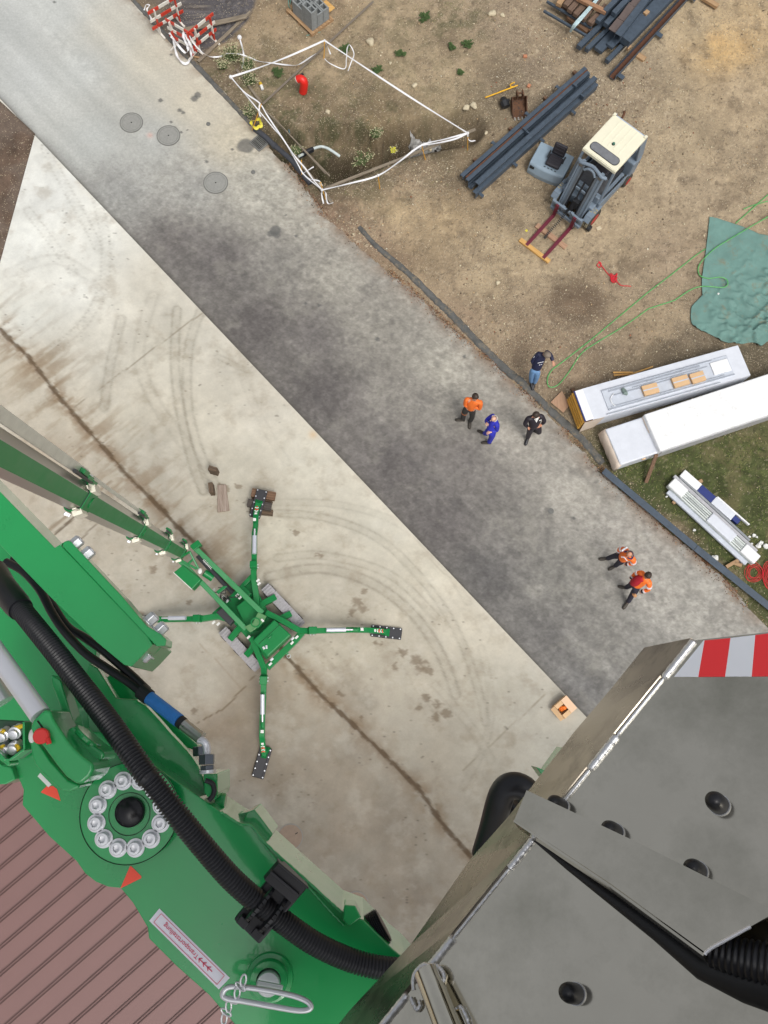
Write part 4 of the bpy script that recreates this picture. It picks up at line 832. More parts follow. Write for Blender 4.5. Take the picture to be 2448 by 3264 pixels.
# sleepers and thin rails left of the pile
SL = [((240, 50), (300, -40), .45), ((305, 60), (400, -50), .5), ((345, 110), (520, -90), .5), ((400, 150), (600, -60), .5), ((470, 190), (640, -20), .5), ((540, 230), (700, 60), .48)]
for i, (a, b, z_) in enumerate(SL):
    mb = MB(); mb.bar(ZQ(*a, z_), ZQ(*b, z_), .19, .14); mb.align = ang(ZQ(*a), ZQ(*b)); mb.build('sleeper', wood('sleeper_wood', C(122, 100, 84), C(92, 72, 60)) if i else M_TAN, bevel=.012, label=[ 'pale short timber at the left of the brown timbers', 'brown timber second from the left beside the big pile', 'brown timber third from the left beside the big pile', 'brown timber under the blue white rope', 'brown timber just right of the blue white rope', 'brown timber touching the steel sections'][i], cat='timber', group='brown timbers beside the big pile')
for i, (a, b, z_) in enumerate([((330, 165), (520, 310), .2), ((240, 60), (560, 300), .22), ((420, -20), (700, 120), .7)]):
    mb = MB(); mb.bar(ZQ(*a, z_), ZQ(*b, z_), .14, .12); mb.align = ang(ZQ(*a), ZQ(*b)); mb.build('cross_timber', M_BRN if i < 2 else wood('orange_wood', C(172, 134, 104), C(140, 100, 72)), bevel=.01, label=['lower brown cross timber at the foot of the brown timbers', 'long brown cross timber carrying the brown timbers', 'orange tinted cross timber at the very top edge'][i], cat='timber', group='cross timbers beside the big pile')
for i, (a, b) in enumerate([((130, 15), (560, 270)), ((100, 105), (510, 345))]):
    mb = MB(); mb.bar(ZQ(*a, .3), ZQ(*b, .34), .07, .07); mb.build('steel_rail', M_STEEL, bevel=.004, label=['upper thin blue grey rail in front of the brown timbers', 'lower thin blue grey rail in front of the brown timbers'][i], cat='rail', group='thin rails before the brown timbers')
mb = MB(); rnd = random.Random(3)
for i in range(9):
    o = (i-4)*3.5; mb.tube(spline([ZQ(352+o*.3+rnd.random()*8, 300+rnd.random()*10, .25), ZQ(400+o, 240+o*.5, .62+rnd.random()*.03), ZQ(500+o, 125+o*.5, .66+rnd.random()*.05), ZQ(640+o, -40, .7)], 5), .014, 5)
mb.build('rope_bundle', mat('pale_blue_rope', C(182, 204, 208), .6, var=.2, scale=30), smooth=True, label='pale blue white rope bundle hanging over the brown timbers', cat='rope')
# angle beam along the kerb
ZC = ZM(1740, 1060, 708)
pts = [ZC(440, 1015, .16), ZC(1115, 1605, .16)]; p = pts[0]; d = (pts[1]-pts[0]).normalized()
def kerbbeam(a, b, label):
    channel('kerb_beam', label, a, b, .20, .13, 'steel beams lying along the kerb', 'L', th=.012, side=1)
ka, kb = ZC(432, 1030, .2), ZC(1118, 1606, .2); kc = ZC(1900, 2300, .2)
kerbbeam(ka, kb, 'long blue grey steel beam lying on the kerb beside the lawn, upper length')
kc = D(1659, 1308, .2); kc = kb + (kc-kb)*1.6
kerbbeam(kb + (kc-kb).normalized()*.012, kc, 'long blue grey steel beam lying on the kerb, lower length beyond the joint')
for i, (u, v, l) in enumerate([(462, 1045, 'upper bolt on the end of the kerb beam'), ]):
    pass
# ---------------------------------------------------------------- yellow tool, bucket
M_YTOOL = mat('yellow_enamel', C(232, 176, 32), .45, var=.1)
mb = MB(); zz = .14; mb.tube([ZB(320, 368, zz), ZB(445, 322, zz), ZB(500, 300, zz), ZB(662, 240, zz)], .022, 8); mb.tube(spline([ZB(628, 252, zz), ZB(592, 252, zz), ZB(590, 228, zz), ZB(632, 206, zz)], 4), .018, 8); mb.build('hook_bar', M_YTOOL, smooth=True, label='yellow steel bar with a hook at one end lying near the bucket', cat='tool')
BA = ang(ZB(595, 575), ZB(750, 560)); Mb = frame(ZB(675, 520, 0.03), BA)
t = thing('excavator_bucket', 'small rusty excavator bucket with pale teeth beside the beams', 'bucket', M=Mb); M_BUCK = mat('bucket_rust', C(104, 72, 50), .8, var=.25, scale=9, col2=C(58, 50, 46), bump=.3)
mb = MB(Mb); prof = [(-.28, .0), (-.05, -.02+.02), (.22, .05), (.34, .2), (.32, .38), (.22, .46)]
prof = [(-.24, .02), (.05, .0), (.22, .04), (.33, .16), (.33, .32), (.24, .42)]; wd = .46
sec = [[Vector((s*wd/2, y, zz)) for y, zz in prof] + [Vector((s*wd/2, y-.015 if i > 2 else y, zz+.018 if i <= 3 else zz)) for i, (y, zz) in reversed(list(enumerate(prof)))] for s in (-1, 1)]
mb.rings(sec, cap=True); mb.build('shell', M_BUCK, t)
for s in (-1, 1): mb = MB(Mb); mb.prism([Vector((s*wd/2, y, zz)) for y, zz in prof], 0.001) if False else mb.add([(s*wd/2+e*.012, y, zz) for e in (-1, 1) for y, zz in prof], [tuple(range(6)), tuple(range(11, 5, -1))] + [(i, i+6, (i+1) % 6+6, (i+1) % 6) for i in range(6)]); mb.build('side_plate', M_BUCK, t)
for i in range(4): mb = MB(Mb); mb.box((-.18+i*.12, -.27, .03), (.045, .11, .035)); mb.build('tooth', mat('worn_steel', C(170, 165, 158), .5, .3), t, bevel=.006)
mb = MB(Mb); mb.box((-.09, .28, .46), (.03, .22, .2)); mb.box((.09, .28, .46), (.03, .22, .2)); mb.cyl((-.12, .3, .5), (.12, .3, .5), .03); mb.build('hanger', M_BUCK, t)
Mc = frame(ZB(515, 455, 0.02), R(20)); t = thing('quick_hitch', 'small black steel hitch lying left of the rusty bucket', 'machine part', M=Mc); mb = MB(Mc); mb.tube([(0, -.16, .13), (0, 0, .16), (.02, .16, .13)], [.13, .15, .10], 9); mb.build('housing', M_BLACK, t, bevel=.01); mb = MB(Mc); mb.box((.13, .05, .12), (.14, .06, .12)); mb.build('lug', M_BLACK, t, bevel=.01)
# ================================================================== forklift
ZF = ZM(1640, 340, 450)
M_GREY = mat('forklift_grey', C(118, 132, 146), .5, var=.10, scale=4, col2=C(98, 108, 116), c2at=(.58, .75)); M_CREAM = mat('cream_paint', C(232, 228, 204), .4, var=.03, scale=5)
M_GLASS = mat('dark_glass', C(118, 120, 124), .15, var=.15, scale=8); M_TYRE = mat('tyre', C(64, 62, 56), .9, var=.2, scale=30, bump=.4); M_RIM = mat('red_rim', C(176, 44, 40), .5)
M_FORK = mat('fork_red', C(104, 36, 52), .45, var=.12); M_VINYL = mat('black_vinyl', C(44, 42, 48), .45, var=.15, bump=.2)
FK = Vector((7.6, 16.37, 0)); FA = math.atan2(-.755, -.655); MF = frame(FK, FA)
t = thing('forklift', 'grey forklift with cream roof, red wheels and dark red forks, parked on the gravel', 'forklift', M=MF)
def fk(): return MB(MF)
mb = fk(); mb.align = FA
mb.box((0, 0, 2.1), (1.50, 1.16, .07)); mb.box((.72, 0, 2.06), (.10, 1.2, .10)); mb.box((-.74, .57, 2.13), (.10, .08, .09)); mb.box((-.74, -.57, 2.13), (.10, .08, .09))
for s in (-1, 1): mb.box((0, s*.565, 2.07), (1.5, .07, .11))
for y in (-.3, -.1, .1, .3): mb.box((-.25, y, 2.139), (.95, .05, .008))
roof = mb.build('roof', M_CREAM, t, bevel=.03, seg=3)
def rbox(cx, cy, a, b, r, z0, z1, m, name, par, MM=MF):
    P = []
    for sx, sy, st in ((1, 1, 0), (-1, 1, 90), (-1, -1, 180), (1, -1, 270)):
        for k in range(5): an = R(st + k*22.5); P.append(MM @ Vector((cx + sx*(a-r) + r*math.cos(an), cy + sy*(b-r) + r*math.sin(an), z1)))
    q = MB(); q.prism(P, z1-z0); return q.build(name, m, par)
rbox(.5, 0, .155, .50, .13, 2.10, 2.146, M_BLACK, 'window_seal', roof); rbox(.5, 0, .135, .48, .115, 2.12, 2.150, M_GLASS, 'roof_window', roof)
mb = fk(); mb.lathe([(.05, 0), (.05, .012), (.001, .012)], 12, Matrix.Translation((.08, 0, 2.14))); mb.m(1).lathe([(.035, 0), (.035, .045), (.001, .05)], 12, Matrix.Translation((.08, 0, 2.15))); mb.build('roof_plug', [M_BLACK, mat('teal_cap', C(70, 122, 104), .5)], roof)
mb = fk(); mb.box((-.80, 0, 2.05), (.06, 1.02, .06))
for i in range(5): mb.cyl((-.77, -.32+i*.16, 2.07), (-.77, -.32+i*.16, 2.10), .018, n=8)
mb.build('rear_gutter', mat('pale_blue_paint', C(176, 188, 204), .5), roof, bevel=.01)
for x0, y0, x1, y1 in [(.70, .56, .98, .60), (.70, -.56, .98, -.60)]:
    mb = fk(); mb.bar((x0, y0, 2.06), (x1, y1, .75), .07, .10, up=(1, 0, 0)); mb.build('front_pillar', M_GREY, t, bevel=.01)
for s in (1, -1):
    mb = fk(); mb.bar((-.70, s*.56, 2.06), (-.95, s*.62, 1.0), .07, .34, up=(1, 0, 0)); mb.build('rear_pillar', M_GREY, t, bevel=.015)
    mb = fk(); mb.add([(1.05, s*.66, .30), (1.05, s*.66, .88), (.2, s*.66, .62), (-.45, s*.66, .62), (-.5, s*.66, .30)] + [(1.05, s*.60, .30), (1.05, s*.60, .88), (.2, s*.60, .62), (-.45, s*.60, .62), (-.5, s*.60, .30)], [(0, 1, 2, 3, 4), (9, 8, 7, 6, 5)] + [(i, i+5, (i+1) % 5+5, (i+1) % 5) for i in range(5)]); mb.build('side_panel', M_GREY, t, bevel=.008)
    mb = fk(); mb.bar((1.0, s*.63, .80), (-.5, s*.66, .66), .03, .05); mb.build('sill', M_GREY, t)
mb = fk(); mb.box((.25, 0, .45), (1.6, 1.1, .25)); mb.box((1.1, 0, .62), (.35, 1.16, .34)); mb.box((1.03, .0, .95), (.08, 1.16, .3)); mb.align = FA; mb.build('chassis', M_GREY, t, bevel=.03)
mb = fk(); P = [Vector((-1.45+.22*math.cos(a)*-1*0 + (-.28*math.cos(a)), .62*math.sin(a), 0)) for a in [R(-90+i*15) for i in range(13)]]
poly = [Vector((-.62, -.68, 1.05))] + [Vector((-.98 - .34*math.cos(R(-90+i*15)), .68*math.sin(R(-90+i*15)), 1.05)) for i in range(13)] + [Vector((-.62, .68, 1.05))]
mb.prism([MF @ p for p in poly], .75) if False else None
mb = MB(); mb.prism([MF @ p for p in poly], .75); mb.build('counterweight', M_GREY, t, bevel=.05, seg=3)
mb = fk(); mb.box((-.2, 0, .70), (.7, .9, .3)); mb.build('battery_cover', M_BLACK, t, bevel=.03)
mb = fk(); mb.box((-.05, 0, .93), (.46, .46, .12)); mb.box((-.32, 0, 1.2), (.10, .44, .5)); mb.build('seat', M_VINYL, t, bevel=.04, seg=3)
mb = fk(); mb.tube([(.5+.15*math.cos(a)*.9, .15*math.sin(a), 1.22+.15*math.cos(a)*.4) for a in [i*math.pi/8 for i in range(16)]], .013, 6, closed=True); mb.cyl((.5, 0, 1.22), (.75, 0, .85), .022, n=8); mb.build('steering_wheel', M_BLACK, t, smooth=True)
mb = fk(); mb.box((.9, 0, 1.45), (.012, 1.1, .75), Matrix.Translation((0, 0, 0))); mb.build('windscreen', M_GLASS, t)
for k, (x, s, r, wd_) in enumerate([(1.18, 1, .34, .27), (1.18, -1, .34, .27), (-.67, 1, .24, .2), (-.67, -1, .24, .2)]):
    Mw = Matrix.Translation((x, s*.62, r)) @ Matrix.Rotation(R(90), 4, 'X') @ Matrix.Translation((0, 0, -wd_/2))
    w_ = MB(MF); w_.lathe([(r*.58, 0), (r*.9, 0), (r, .04), (r, wd_-.04), (r*.9, wd_), (r*.58, wd_)], 28, Mw)
    wh = w_.build('wheel', M_TYRE, t, smooth=True)
    w_ = MB(MF); w_.lathe([(.05, -.004), (r*.50, -.012), (r*.57, -.004), (r*.57, wd_+.004), (r*.50, wd_+.012), (.05, wd_+.004)], 20, Mw); w_.build('rim', M_RIM, wh, smooth=True)
    if k < 2:
        w_ = MB(MF)
        for i in range(22):
            for q in (-1, 1):
                a = (i + .5*(q > 0))*2*math.pi/22; w_.box((r+.006, 0, wd_/2+q*.06), (.022, .055, .085), Mw @ Matrix.Rotation(a, 4, 'Z'))
        w_.build('tread', mat('dusty_tread', C(152, 144, 120), .95, var=.2, scale=20), wh)
mb = fk(); mb.cyl((1.42, .70, .16), (1.42, .84, .16), .10, n=16); mb.build('hub_reducer', M_BLACK, t, smooth=True, bevel=.01)
for s in (1, -1):
    mb = fk(); mb.box((1.18, s*.62, .66), (.56, .22, .04)); mb.bar((1.44, s*.62, .66), (1.56, s*.62, .5), .22, .03); mb.build('mudguard', M_GREY, t, bevel=.01)
mb = fk(); mb.cyl((1.02, .36, 1.12), (1.12, .36, 1.10), .08, n=16); lamp = mb.build('headlight', M_BLACK, t, smooth=True); mb = fk(); mb.cyl((1.119, .36, 1.10), (1.135, .36, 1.097), .07, n=16); mb.build('lens', mat('lamp_glass', C(220, 222, 220), .1, var=.02), lamp, smooth=True)
# mast
for s in (1, -1):
    for k, (dy, dx, ww, top) in enumerate([(0, 0, .10, 2.02), (-.085, .05, .06, 1.95), (.085, .03, .05, 2.0)]):
        mb = fk(); mb.bar((1.46+dx, s*(.34+dy*s*s), .18), (1.0+dx, s*(.34+dy), top), ww, .14, up=(1, 0, .2)); mb.build('mast_rail', M_GREY if k != 1 else mat('mast_dark', C(96, 104, 112), .5, var=.2), t, bevel=.006)
    mb = fk(); mb.bar((1.52, s*.20, .3), (1.08, s*.20, 1.9), .045, .06, up=(1, 0, .2)); mb.build('mast_chain', M_BLACK, t)
mb = fk(); mb.tube(spline([(1.02, -.50, 1.98), (1.10, -.38, 2.02), (1.06, -.2, 2.05), (1.02, 0, 2.06), (1.06, .2, 2.05), (1.10, .38, 2.02), (1.02, .50, 1.98)], 4), .05, 8); mb.build('mast_head', M_GREY, t, smooth=True)
mb = fk(); mb.tube(spline([(1.12, -.20, 1.86), (1.09, -.1, 1.95), (1.08, 0, 1.97), (1.09, .1, 1.95), (1.12, .20, 1.86)], 4), .04, 8); mb.build('inner_mast_head', M_GREY, t, smooth=True)
for s in (1, -1): mb = fk(); mb.cyl((1.06, s*.42, 1.90), (1.06, s*.27, 1.90), .07, n=16); mb.build('chain_pulley', mat('greasy_steel', C(120, 116, 110), .45, .6), t, smooth=True)
mb = fk(); mb.tube([(1.50, 0, .25), (1.42, 0, .6), (1.36, 0, .9)], [.075, .085, .05], 14); mb.box((1.40, .06, .72), (.14, .2, .3)); mb.cyl((1.36, 0, .9), (1.20, 0, 1.5), .028); mb.build('lift_cylinder', M_BLACK, t, smooth=True)
mb = fk(); mb.bar((1.46, -.28, .25), (1.46, .28, .25), .12, .08); mb.bar((1.27, -.28, 1.2), (1.27, .28, 1.2), .04, .10); mb.build('mast_crossbar', M_GREY, t, bevel=.008)
mb = fk(); mb.box((1.70, 0, .62), (.07, 1.12, .09)); mb.box((1.70, 0, .30), (.07, 1.12, .12))
for y in (-.53, -.17, .17, .53): mb.box((1.66, y, .46), (.04, .10, .42))
mb.align = FA; mb.build('fork_carriage', M_GREY, t, bevel=.008)
for s in (1, -1):
    mb = fk(); P = [(1.75, .68), (1.80, .68), (1.80, .155), (3.15, .125), (3.15, .115), (1.78, .105), (1.75, .13)]
    mb.add([(x, s*.33+e*.055, zz) for e in (-1, 1) for x, zz in P], [tuple(range(7))[::-1], tuple(range(7, 14))] + [(i, (i+1) % 7, (i+1) % 7+7, i+7) for i in range(7)]); mb.build('fork', M_FORK, t, bevel=.005)
mb = fk()
C1 = spline([(1.70, .02, .72), (1.80, .0, .60), (2.05, -.02, .40), (2.35, -.06, .22), (2.62, -.05, .14)], 12)
for i in range(0, len(C1)-1, 2): mb.bar(C1[i], C1[i+1], .075, .05)
mb.build('hose_carrier', M_BLACK, t)
mb = fk(); mb.tube(spline([(1.72, .02, .70), (1.86, -.22, .55), (1.80, -.3, .3)], 5), .009, 6); mb.tube(spline([(1.72, .1, .70), (1.85, .42, .55), (1.95, .45, .4), (1.8, .38, .25)], 5), .009, 6); mb.build('hydraulic_hose', M_BLACK, t)
mb = MB(); mb.tube(spline([ZF(1240, 150, 1.9), ZF(1270, 120, 2.0), ZF(1290, 80, 2.05), ZF(1285, 55, 2.1)], 5), .035, 8); mb.build('exhaust', M_RUST, t, smooth=True)
board('timber', ZF(62, 1570, .05), ZF(405, 1830, .05), .14, .07, M_YEL, 'light yellow timber under the tips of the forks', 'timber', 'timbers under the forks')
board('timber', ZF(255, 1400, .03), ZF(600, 1665, .03), .17, .07, mat('x', C(1, 1, 1)) and wood('pink_brown_wood', C(186, 150, 122), C(150, 114, 90)), 'brownish timber under the middle of the forks', 'timber', 'timbers under the forks')
crumple('litter', ZF(140, 1462, .03), .05, M_YBAG, 'small yellow scrap left of the forks', 'litter', 5, 8)
mb = MB(frame(ZF(985, 1435, .0), .4)); mb.box((0, 0, .03), (.16, .11, .05)); mb.build('stone_chip', M_STONE, bevel=.01, label='pale square chip beside the front wheel of the forklift', cat='stone')
# ---------------------------------------------------------------- engine hood with seat
B1, B2, B3, B4 = ZB(915, 830, .5), ZB(1268, 995, .5), ZB(1148, 1213, .5), ZB(790, 1042, .5)
o = (B1+B2+B3+B4)/4; A = ang(B1, B2); MH = frame(Vector((o.x, o.y, .0)), A); Lh = ((B2-B1).length+(B3-B4).length)/2; Wh = ((B4-B1).length+(B3-B2).length)/2
t = thing('engine_hood', 'grey forklift engine cover with a black seat, standing alone on the dirt', 'forklift part', M=MH)
mb = MB(MH); prof = [(Wh/2, 0.02), (Wh/2, .5), (-Wh/2, .5), (-Wh/2-.03, .45), (-Wh/2-.09, .2), (-Wh/2-.07, .02)]
hl = Lh/2
sec = [[Vector((x*k, y if abs(x) < hl or y > -Wh/2 else y+.02, zz)) for y, zz in prof] for x, k in ((-hl, 1), (-hl*.5, 1), (0, 1), (hl*.5, 1), (hl, 1))]
for i, dd in enumerate((.0, -.03, -.04, -.03, .0)): sec[i] = [Vector((p.x, p.y + (dd if p.y < -Wh/2 - .001 or p.z < .49 and p.y < 0 else 0), p.z)) for p in sec[i]]
mb.rings(sec); mb.align = A; mb.build('cover', mat('pale_grey_paint', C(140, 158, 172), .45, var=.07, scale=3), t, bevel=.03, seg=3)
mb = MB(MH); mb.box((-hl+.13, -Wh/2-.062, .38), (.15, .06, .06)); mb.build('vent_slot', M_DARK, t)
for i in range(4): 
    mb = MB(MH); mb.box((-.1+i*.12, -Wh/2+.06, .503), (.06, .03, .01)); mb.build('clip', M_BLACK, t)
st_ = MB(MH); st_.box((.10, -.10, .57), (.46, .42, .12)); sp = st_.build('seat', M_VINYL, t, bevel=.05, seg=3)
mb = MB(MH); mb.bar((.10, .13, .60), (.10, .24, 1.0), .42, .10, up=(0, 1, 0)); mb.build('backrest', M_VINYL, sp, bevel=.045, seg=3)
for i in range(4): mb = MB(MH); mb.box((.10, -.24+i*.09, .634), (.34, .02, .012)); mb.build('cushion_rib', M_VINYL, sp, bevel=.005)
for i in range(3): mb = MB(MH); mb.bar((.10-.15, .105+i*.03, .72+i*.11), (.10+.15, .105+i*.03, .72+i*.11), .03, .02); mb.build('back_rib', M_VINYL, sp, bevel=.005)
for s in (-1, 1): mb = MB(MH); mb.box((.10+s*.25, .02, .64), (.05, .26, .05)); mb.build('seat_rail', M_BLACK, sp, bevel=.01)
# ================================================================== tarp, hose, ropes
M_TARP = mat('tarp', C(104, 140, 132), .7, var=.16, scale=1.6, col2=C(122, 122, 102), c2at=(.54, .70), bump=.5, bscale=5, dist=.03)
ZT = ZM(2148, 600, 300*1659/1207)
def ztp(u, v, zz=0): return W(2148 + u*300/1207, 600 + v*300/1207, zz)
LB = [(445, 385), (425, 600), (400, 800), (370, 1000), (345, 1200), (355, 1400), (330, 1500), (215, 1530), (215, 1750), (330, 1840), (480, 1900), (640, 1985), (820, 2010), (1000, 1985), (1110, 2040), (1200, 1900), (1500, 1800)]
RBd = [(445, 385), (560, 410), (700, 455), (860, 505), (1060, 590), (1250, 640), (1500, 760), (1700, 950), (1800, 1200), (1800, 1500), (1500, 1800)]
def plerp(P, t):
    n = len(P)-1; x = t*n; i = min(int(x), n-1); f = x-i; return (P[i][0]*(1-f)+P[i+1][0]*f, P[i][1]*(1-f)+P[i+1][1]*f)
LF = spline([ztp(*p) for p in LB], 6); RF = spline([ztp(*p) for p in RBd], 9)
def tarp_fn(u, v):
    # u along the borders, v from one border to the other
    def at(Q): x = u*(len(Q)-1); i = min(int(x), len(Q)-2); return Q[i].lerp(Q[i+1], x-i)
    p = at(LF).lerp(at(RF), v)
    lower = max(0, min(1, (u-.42)*3.2))
    fx, fy = np.array([p.x]), np.array([p.y])
    n1 = float(fbm(fx*1.2+fy*.7, fy*1.1-fx*.9, 1.1, 3, 501)[0]); rid = 1-abs(n1-.5)*4; rid = max(0, rid)**5
    n2 = float(fbm(fx*.8-fy*1.0, fy*.8+fx*.8, 1.6, 3, 507)[0]); rid2 = max(0, 1-abs(n2-.5)*6)**4
    p.z = gh(p) + .03 + .02*n1 + (.14*rid + .10*rid2)*(.05+.95*lower); return p
sheet('tarp', tarp_fn, 130, 110, M_TARP, .006, label='green blue tarpaulin spread on the ground, wrinkled at its lower end', cat='tarpaulin')
crumple('paper_scrap', ztp(572, 1352, .10), .035, WHITE, 'tiny white scrap on the green tarpaulin', 'litter', 9, 8)
M_GHOSE = mat('green_hose', C(92, 172, 96), .45, var=.1)
def hz(p, zz=.03): p = Vector(p); p.z = gh(p)+zz; return p
def tz(u, v, h=.1): q = ztp(u, v); return hz(q, h)
P1 = [tz(1500, -180, .03), tz(1200, 90, .03), tz(1060, 215, .03), tz(780, 465, .05)]
mb = MB(); mb.tube([hz(x, .03) for x in spline(P1, 8)], .016, 6); P2 = [tz(880, 285, .03), tz(960, 250, .03), tz(1100, 205, .03), tz(1400, 120, .03)]; mb.tube([hz(x, .04) for x in spline(P2, 6)], .014, 6)
mb.build('garden_hose', M_GHOSE, smooth=True, label='green hose running from the right edge to the upper rim of the tarpaulin', cat='hose', group='green hoses')
Zd = lambda x, y: hz(D(x, y), .03)
P3 = [tz(1400, 250, .12), tz(1200, 385, .12), tz(950, 530, .12), tz(700, 680, .11), tz(520, 790, .11), tz(400, 895, .10), tz(320, 990, .06), tz(297, 1070, .04), tz(330, 1145, .05), tz(430, 1182, .09), tz(560, 1170, .11), tz(640, 1190, .12), tz(668, 1240, .13), tz(640, 1290, .13), tz(570, 1303, .13), tz(430, 1290, .12), tz(330, 1278, .05), tz(200, 1320, .04), tz(0, 1450, .03)]
S3 = spline(P3, 7)
tail = [Zd(1400, 668), Zd(1340, 710), Zd(1290, 740), Zd(1255, 765), Zd(1228, 805), Zd(1205, 832), Zd(1187, 836), Zd(1182, 822), Zd(1190, 802), Zd(1215, 782), Zd(1270, 740), Zd(1330, 690), Zd(1400, 632), Zd(1455, 590), tz(250, 890, .03), tz(395, 790, .03)]
mb = MB(); mb.tube([Vector((x.x, x.y, max(x.z, gh(x)+.02))) for x in S3] + [Vector((x.x, x.y, gh(x)+.02)) for x in spline(tail, 7)], .016, 6)
mb.build('garden_hose', M_GHOSE, smooth=True, label='long green hose snaking over the tarpaulin and looping beside the man in the navy jacket', cat='hose', group='green hoses')
M_RROPE = mat('red_rope', C(214, 44, 58), .6, var=.12)
rp_ = lambda u, v: hz(W(1224+u*.738, v*.738), .03)
mb = MB(); mb.tube(spline([rp_(925, 1140), rp_(918, 1150), rp_(930, 1158), rp_(936, 1142), rp_(925, 1135), rp_(950, 1165), rp_(975, 1195), rp_(1000, 1215), rp_(1020, 1235), rp_(1045, 1238), rp_(1065, 1240)], 5), .013, 5)
rnd = random.Random(8)
k = [rp_(990+14*math.cos(i*1.9)*(1+.3*rnd.random()), 1205+22*math.sin(i*2.3)) + Vector((0, 0, .03*rnd.random())) for i in range(16)]; mb.tube(spline(k, 4), .011, 5)
mb.build('rope', M_RROPE, smooth=True, label='knotted red rope lying on the dirt right of the forks', cat='rope', group='red ropes and cables')
mb = MB(); zr = lambda u, v: hz(W(2090+u*358/1659, 1450+v*358/1659), .03)
for i in range(5): rr = 55+i*16; mb.tube(spline([zr(1440+rr*(1+.3*rnd.random())*math.cos(a), 1740+rr*1.1*(1+.3*rnd.random())*math.sin(a)) + Vector((0, 0, .02*rnd.random())) for a in [j*math.pi/4 for j in range(8)]], 4, True), .007, 5, closed=True)
mb.build('cable_coil', M_RROPE, smooth=True, label='loose red cable coil below the white profiles', cat='cable', group='red ropes and cables')
mb = MB()
for i in range(9): rr = 40+i*14; mb.tube(spline([zr(1690+rr*.7*(1+.4*rnd.random())*math.cos(a), 1780+rr*1.4*(1+.1*rnd.random())*math.sin(a)) + Vector((0, 0, .05*rnd.random())) for a in [j*math.pi/4 for j in range(8)]], 4, True), .008, 5, closed=True)
mb.build('cable_coil', M_RROPE, smooth=True, label='dense red cable coil cut by the right edge of the picture', cat='cable', group='red ropes and cables')
# ================================================================== wrapped loads
M_FILM = mat('white_film', C(214, 218, 226), .35, var=.06, scale=3, bump=.35, bscale=9, dist=.02); M_FILM2 = mat('white_foam_film', C(236, 237, 238), .45, var=.03, scale=2, col2=C(212, 212, 208), c2at=(.56, .72), bump=.2, bscale=4, dist=.02); M_FILMG = mat('greyish_film', C(178, 178, 182), .35, var=.12, scale=6, bump=.5, bscale=8, dist=.02)
M_PANEL = mat('yellow_panel', C(206, 158, 70), .5, var=.1, scale=6); M_BLUEP = mat('blue_panel', C(36, 52, 118), .5, var=.08); M_CARD = mat('cardboard', C(214, 178, 136), .8, var=.06, scale=4); M_PINKF = mat('film_end', C(216, 200, 184), .4, var=.08, bump=.4, bscale=10, dist=.02)
ZC2 = lambda u, v, zz: ZC(u, v, zz)
TL, TR, BR, BL = ZC(205, 438, .75), ZC(1435, 95, .75), ZC(1545, 325, .75), ZC(290, 668, .75)
A = ang(TL, TR); o = TL; Mk = frame(Vector((TL.x, TL.y, 0)), A); inv = Mk.inverted()
Lk = (TR-TL).length; Wk = -(inv @ BL).y
t = thing('wrapped_panel_stack', 'white wrapped panel stack with yellow layered end and brown boxes on top', 'wrapped load', M=Mk)
mb = MB(Mk)
for i in range(13): e = .012*((i*7) % 3); mb.box((Lk/2-.02-e+(12-i)*-.004, -Wk/2, .12+i*.046), (Lk-.04, Wk-.04, .040))
mb.align = A; mb.build('panels', M_PANEL, t, bevel=.004)
mb = MB(Mk); mb.box((Lk/2+.13, -Wk/2, .733), (Lk-.26, Wk, .03)); mb.box((Lk/2+.2, -Wk-.005, .40), (Lk-.4, .012, .63)); mb.box((Lk/2+.2, .005, .40), (Lk-.4, .012, .66)); mb.box((Lk+.006, -Wk/2, .40), (.012, Wk, .66)); mb.align = A; mb.build('film', M_FILM, t, bevel=.01)
mb = MB(Mk); mb.box((.13, -Wk/2, .742), (.25, Wk*.98, .03)); mb.align = A; mb.build('blue_edge', M_BLUEP, t, bevel=.004)
mb = MB(Mk); mb.box((.16, -Wk/2, .760), (.24, Wk*.97, .008)); mb.build('film_flap', M_FILM2, t)
mb = MB(Mk); mb.add([(.0, -Wk-.015, .72), (.62, -Wk-.015, .72), (.45, -Wk-.05, .10), (.0, -Wk-.06, .05)], [(0, 3, 2, 1)]); ob = mb.build('loose_film', M_PINKF, t); s_ = ob.modifiers.new('s', 'SOLIDIFY'); s_.thickness = .004
# shallow tray on top with clear film
def k1(u, v, zz=.76): return inv @ ZC(u, v, zz)
a, b, c_, d_ = k1(405, 440), k1(1345, 165), k1(1405, 310), k1(480, 590)
x0, x1 = (a.x+d_.x)/2, (b.x+c_.x)/2; y0, y1 = (c_.y+d_.y)/2, (a.y+b.y)/2
M_CLEAR = mat('clear_film', C(196, 202, 212), .25, var=.10, scale=3, bump=.3, bscale=7, dist=.015)
mb = MB(Mk); mb.box(((x0+x1)/2, (y0+y1)/2, .765), (x1-x0, y1-y0, .03)); mb.align = A; mb.build('clear_cover', M_CLEAR, t, bevel=.01)
for i, (yy, l0, l1, w_) in enumerate([(y1-.03, x0, x1-.5, .03), (y1-.10, x0+.2, x1-.9, .05), (y1-.18, x0+.9, x1-.7, .03), (y1-.25, x0+.3, x1-1.2, .04), (y0+.02, x0, x1, .03), (y0+.08, x0+.1, x1-.3, .03), (y0-.1, x0-.1, x1-.5, .02)]):
    mb = MB(Mk); mb.box(((l0+l1)/2, yy, .79), (l1-l0, w_, .03)); mb.build('profile', mat('grey_profile', C(170, 176, 186), .3, .3, var=.1), t, bevel=.004)
mb = MB(Mk); mb.box((x1-.32, (y0+y1)/2+.02, .80), (.55, (y1-y0)*.6, .05)); mb.build('foam_sheet', M_FILM2, t, bevel=.015)
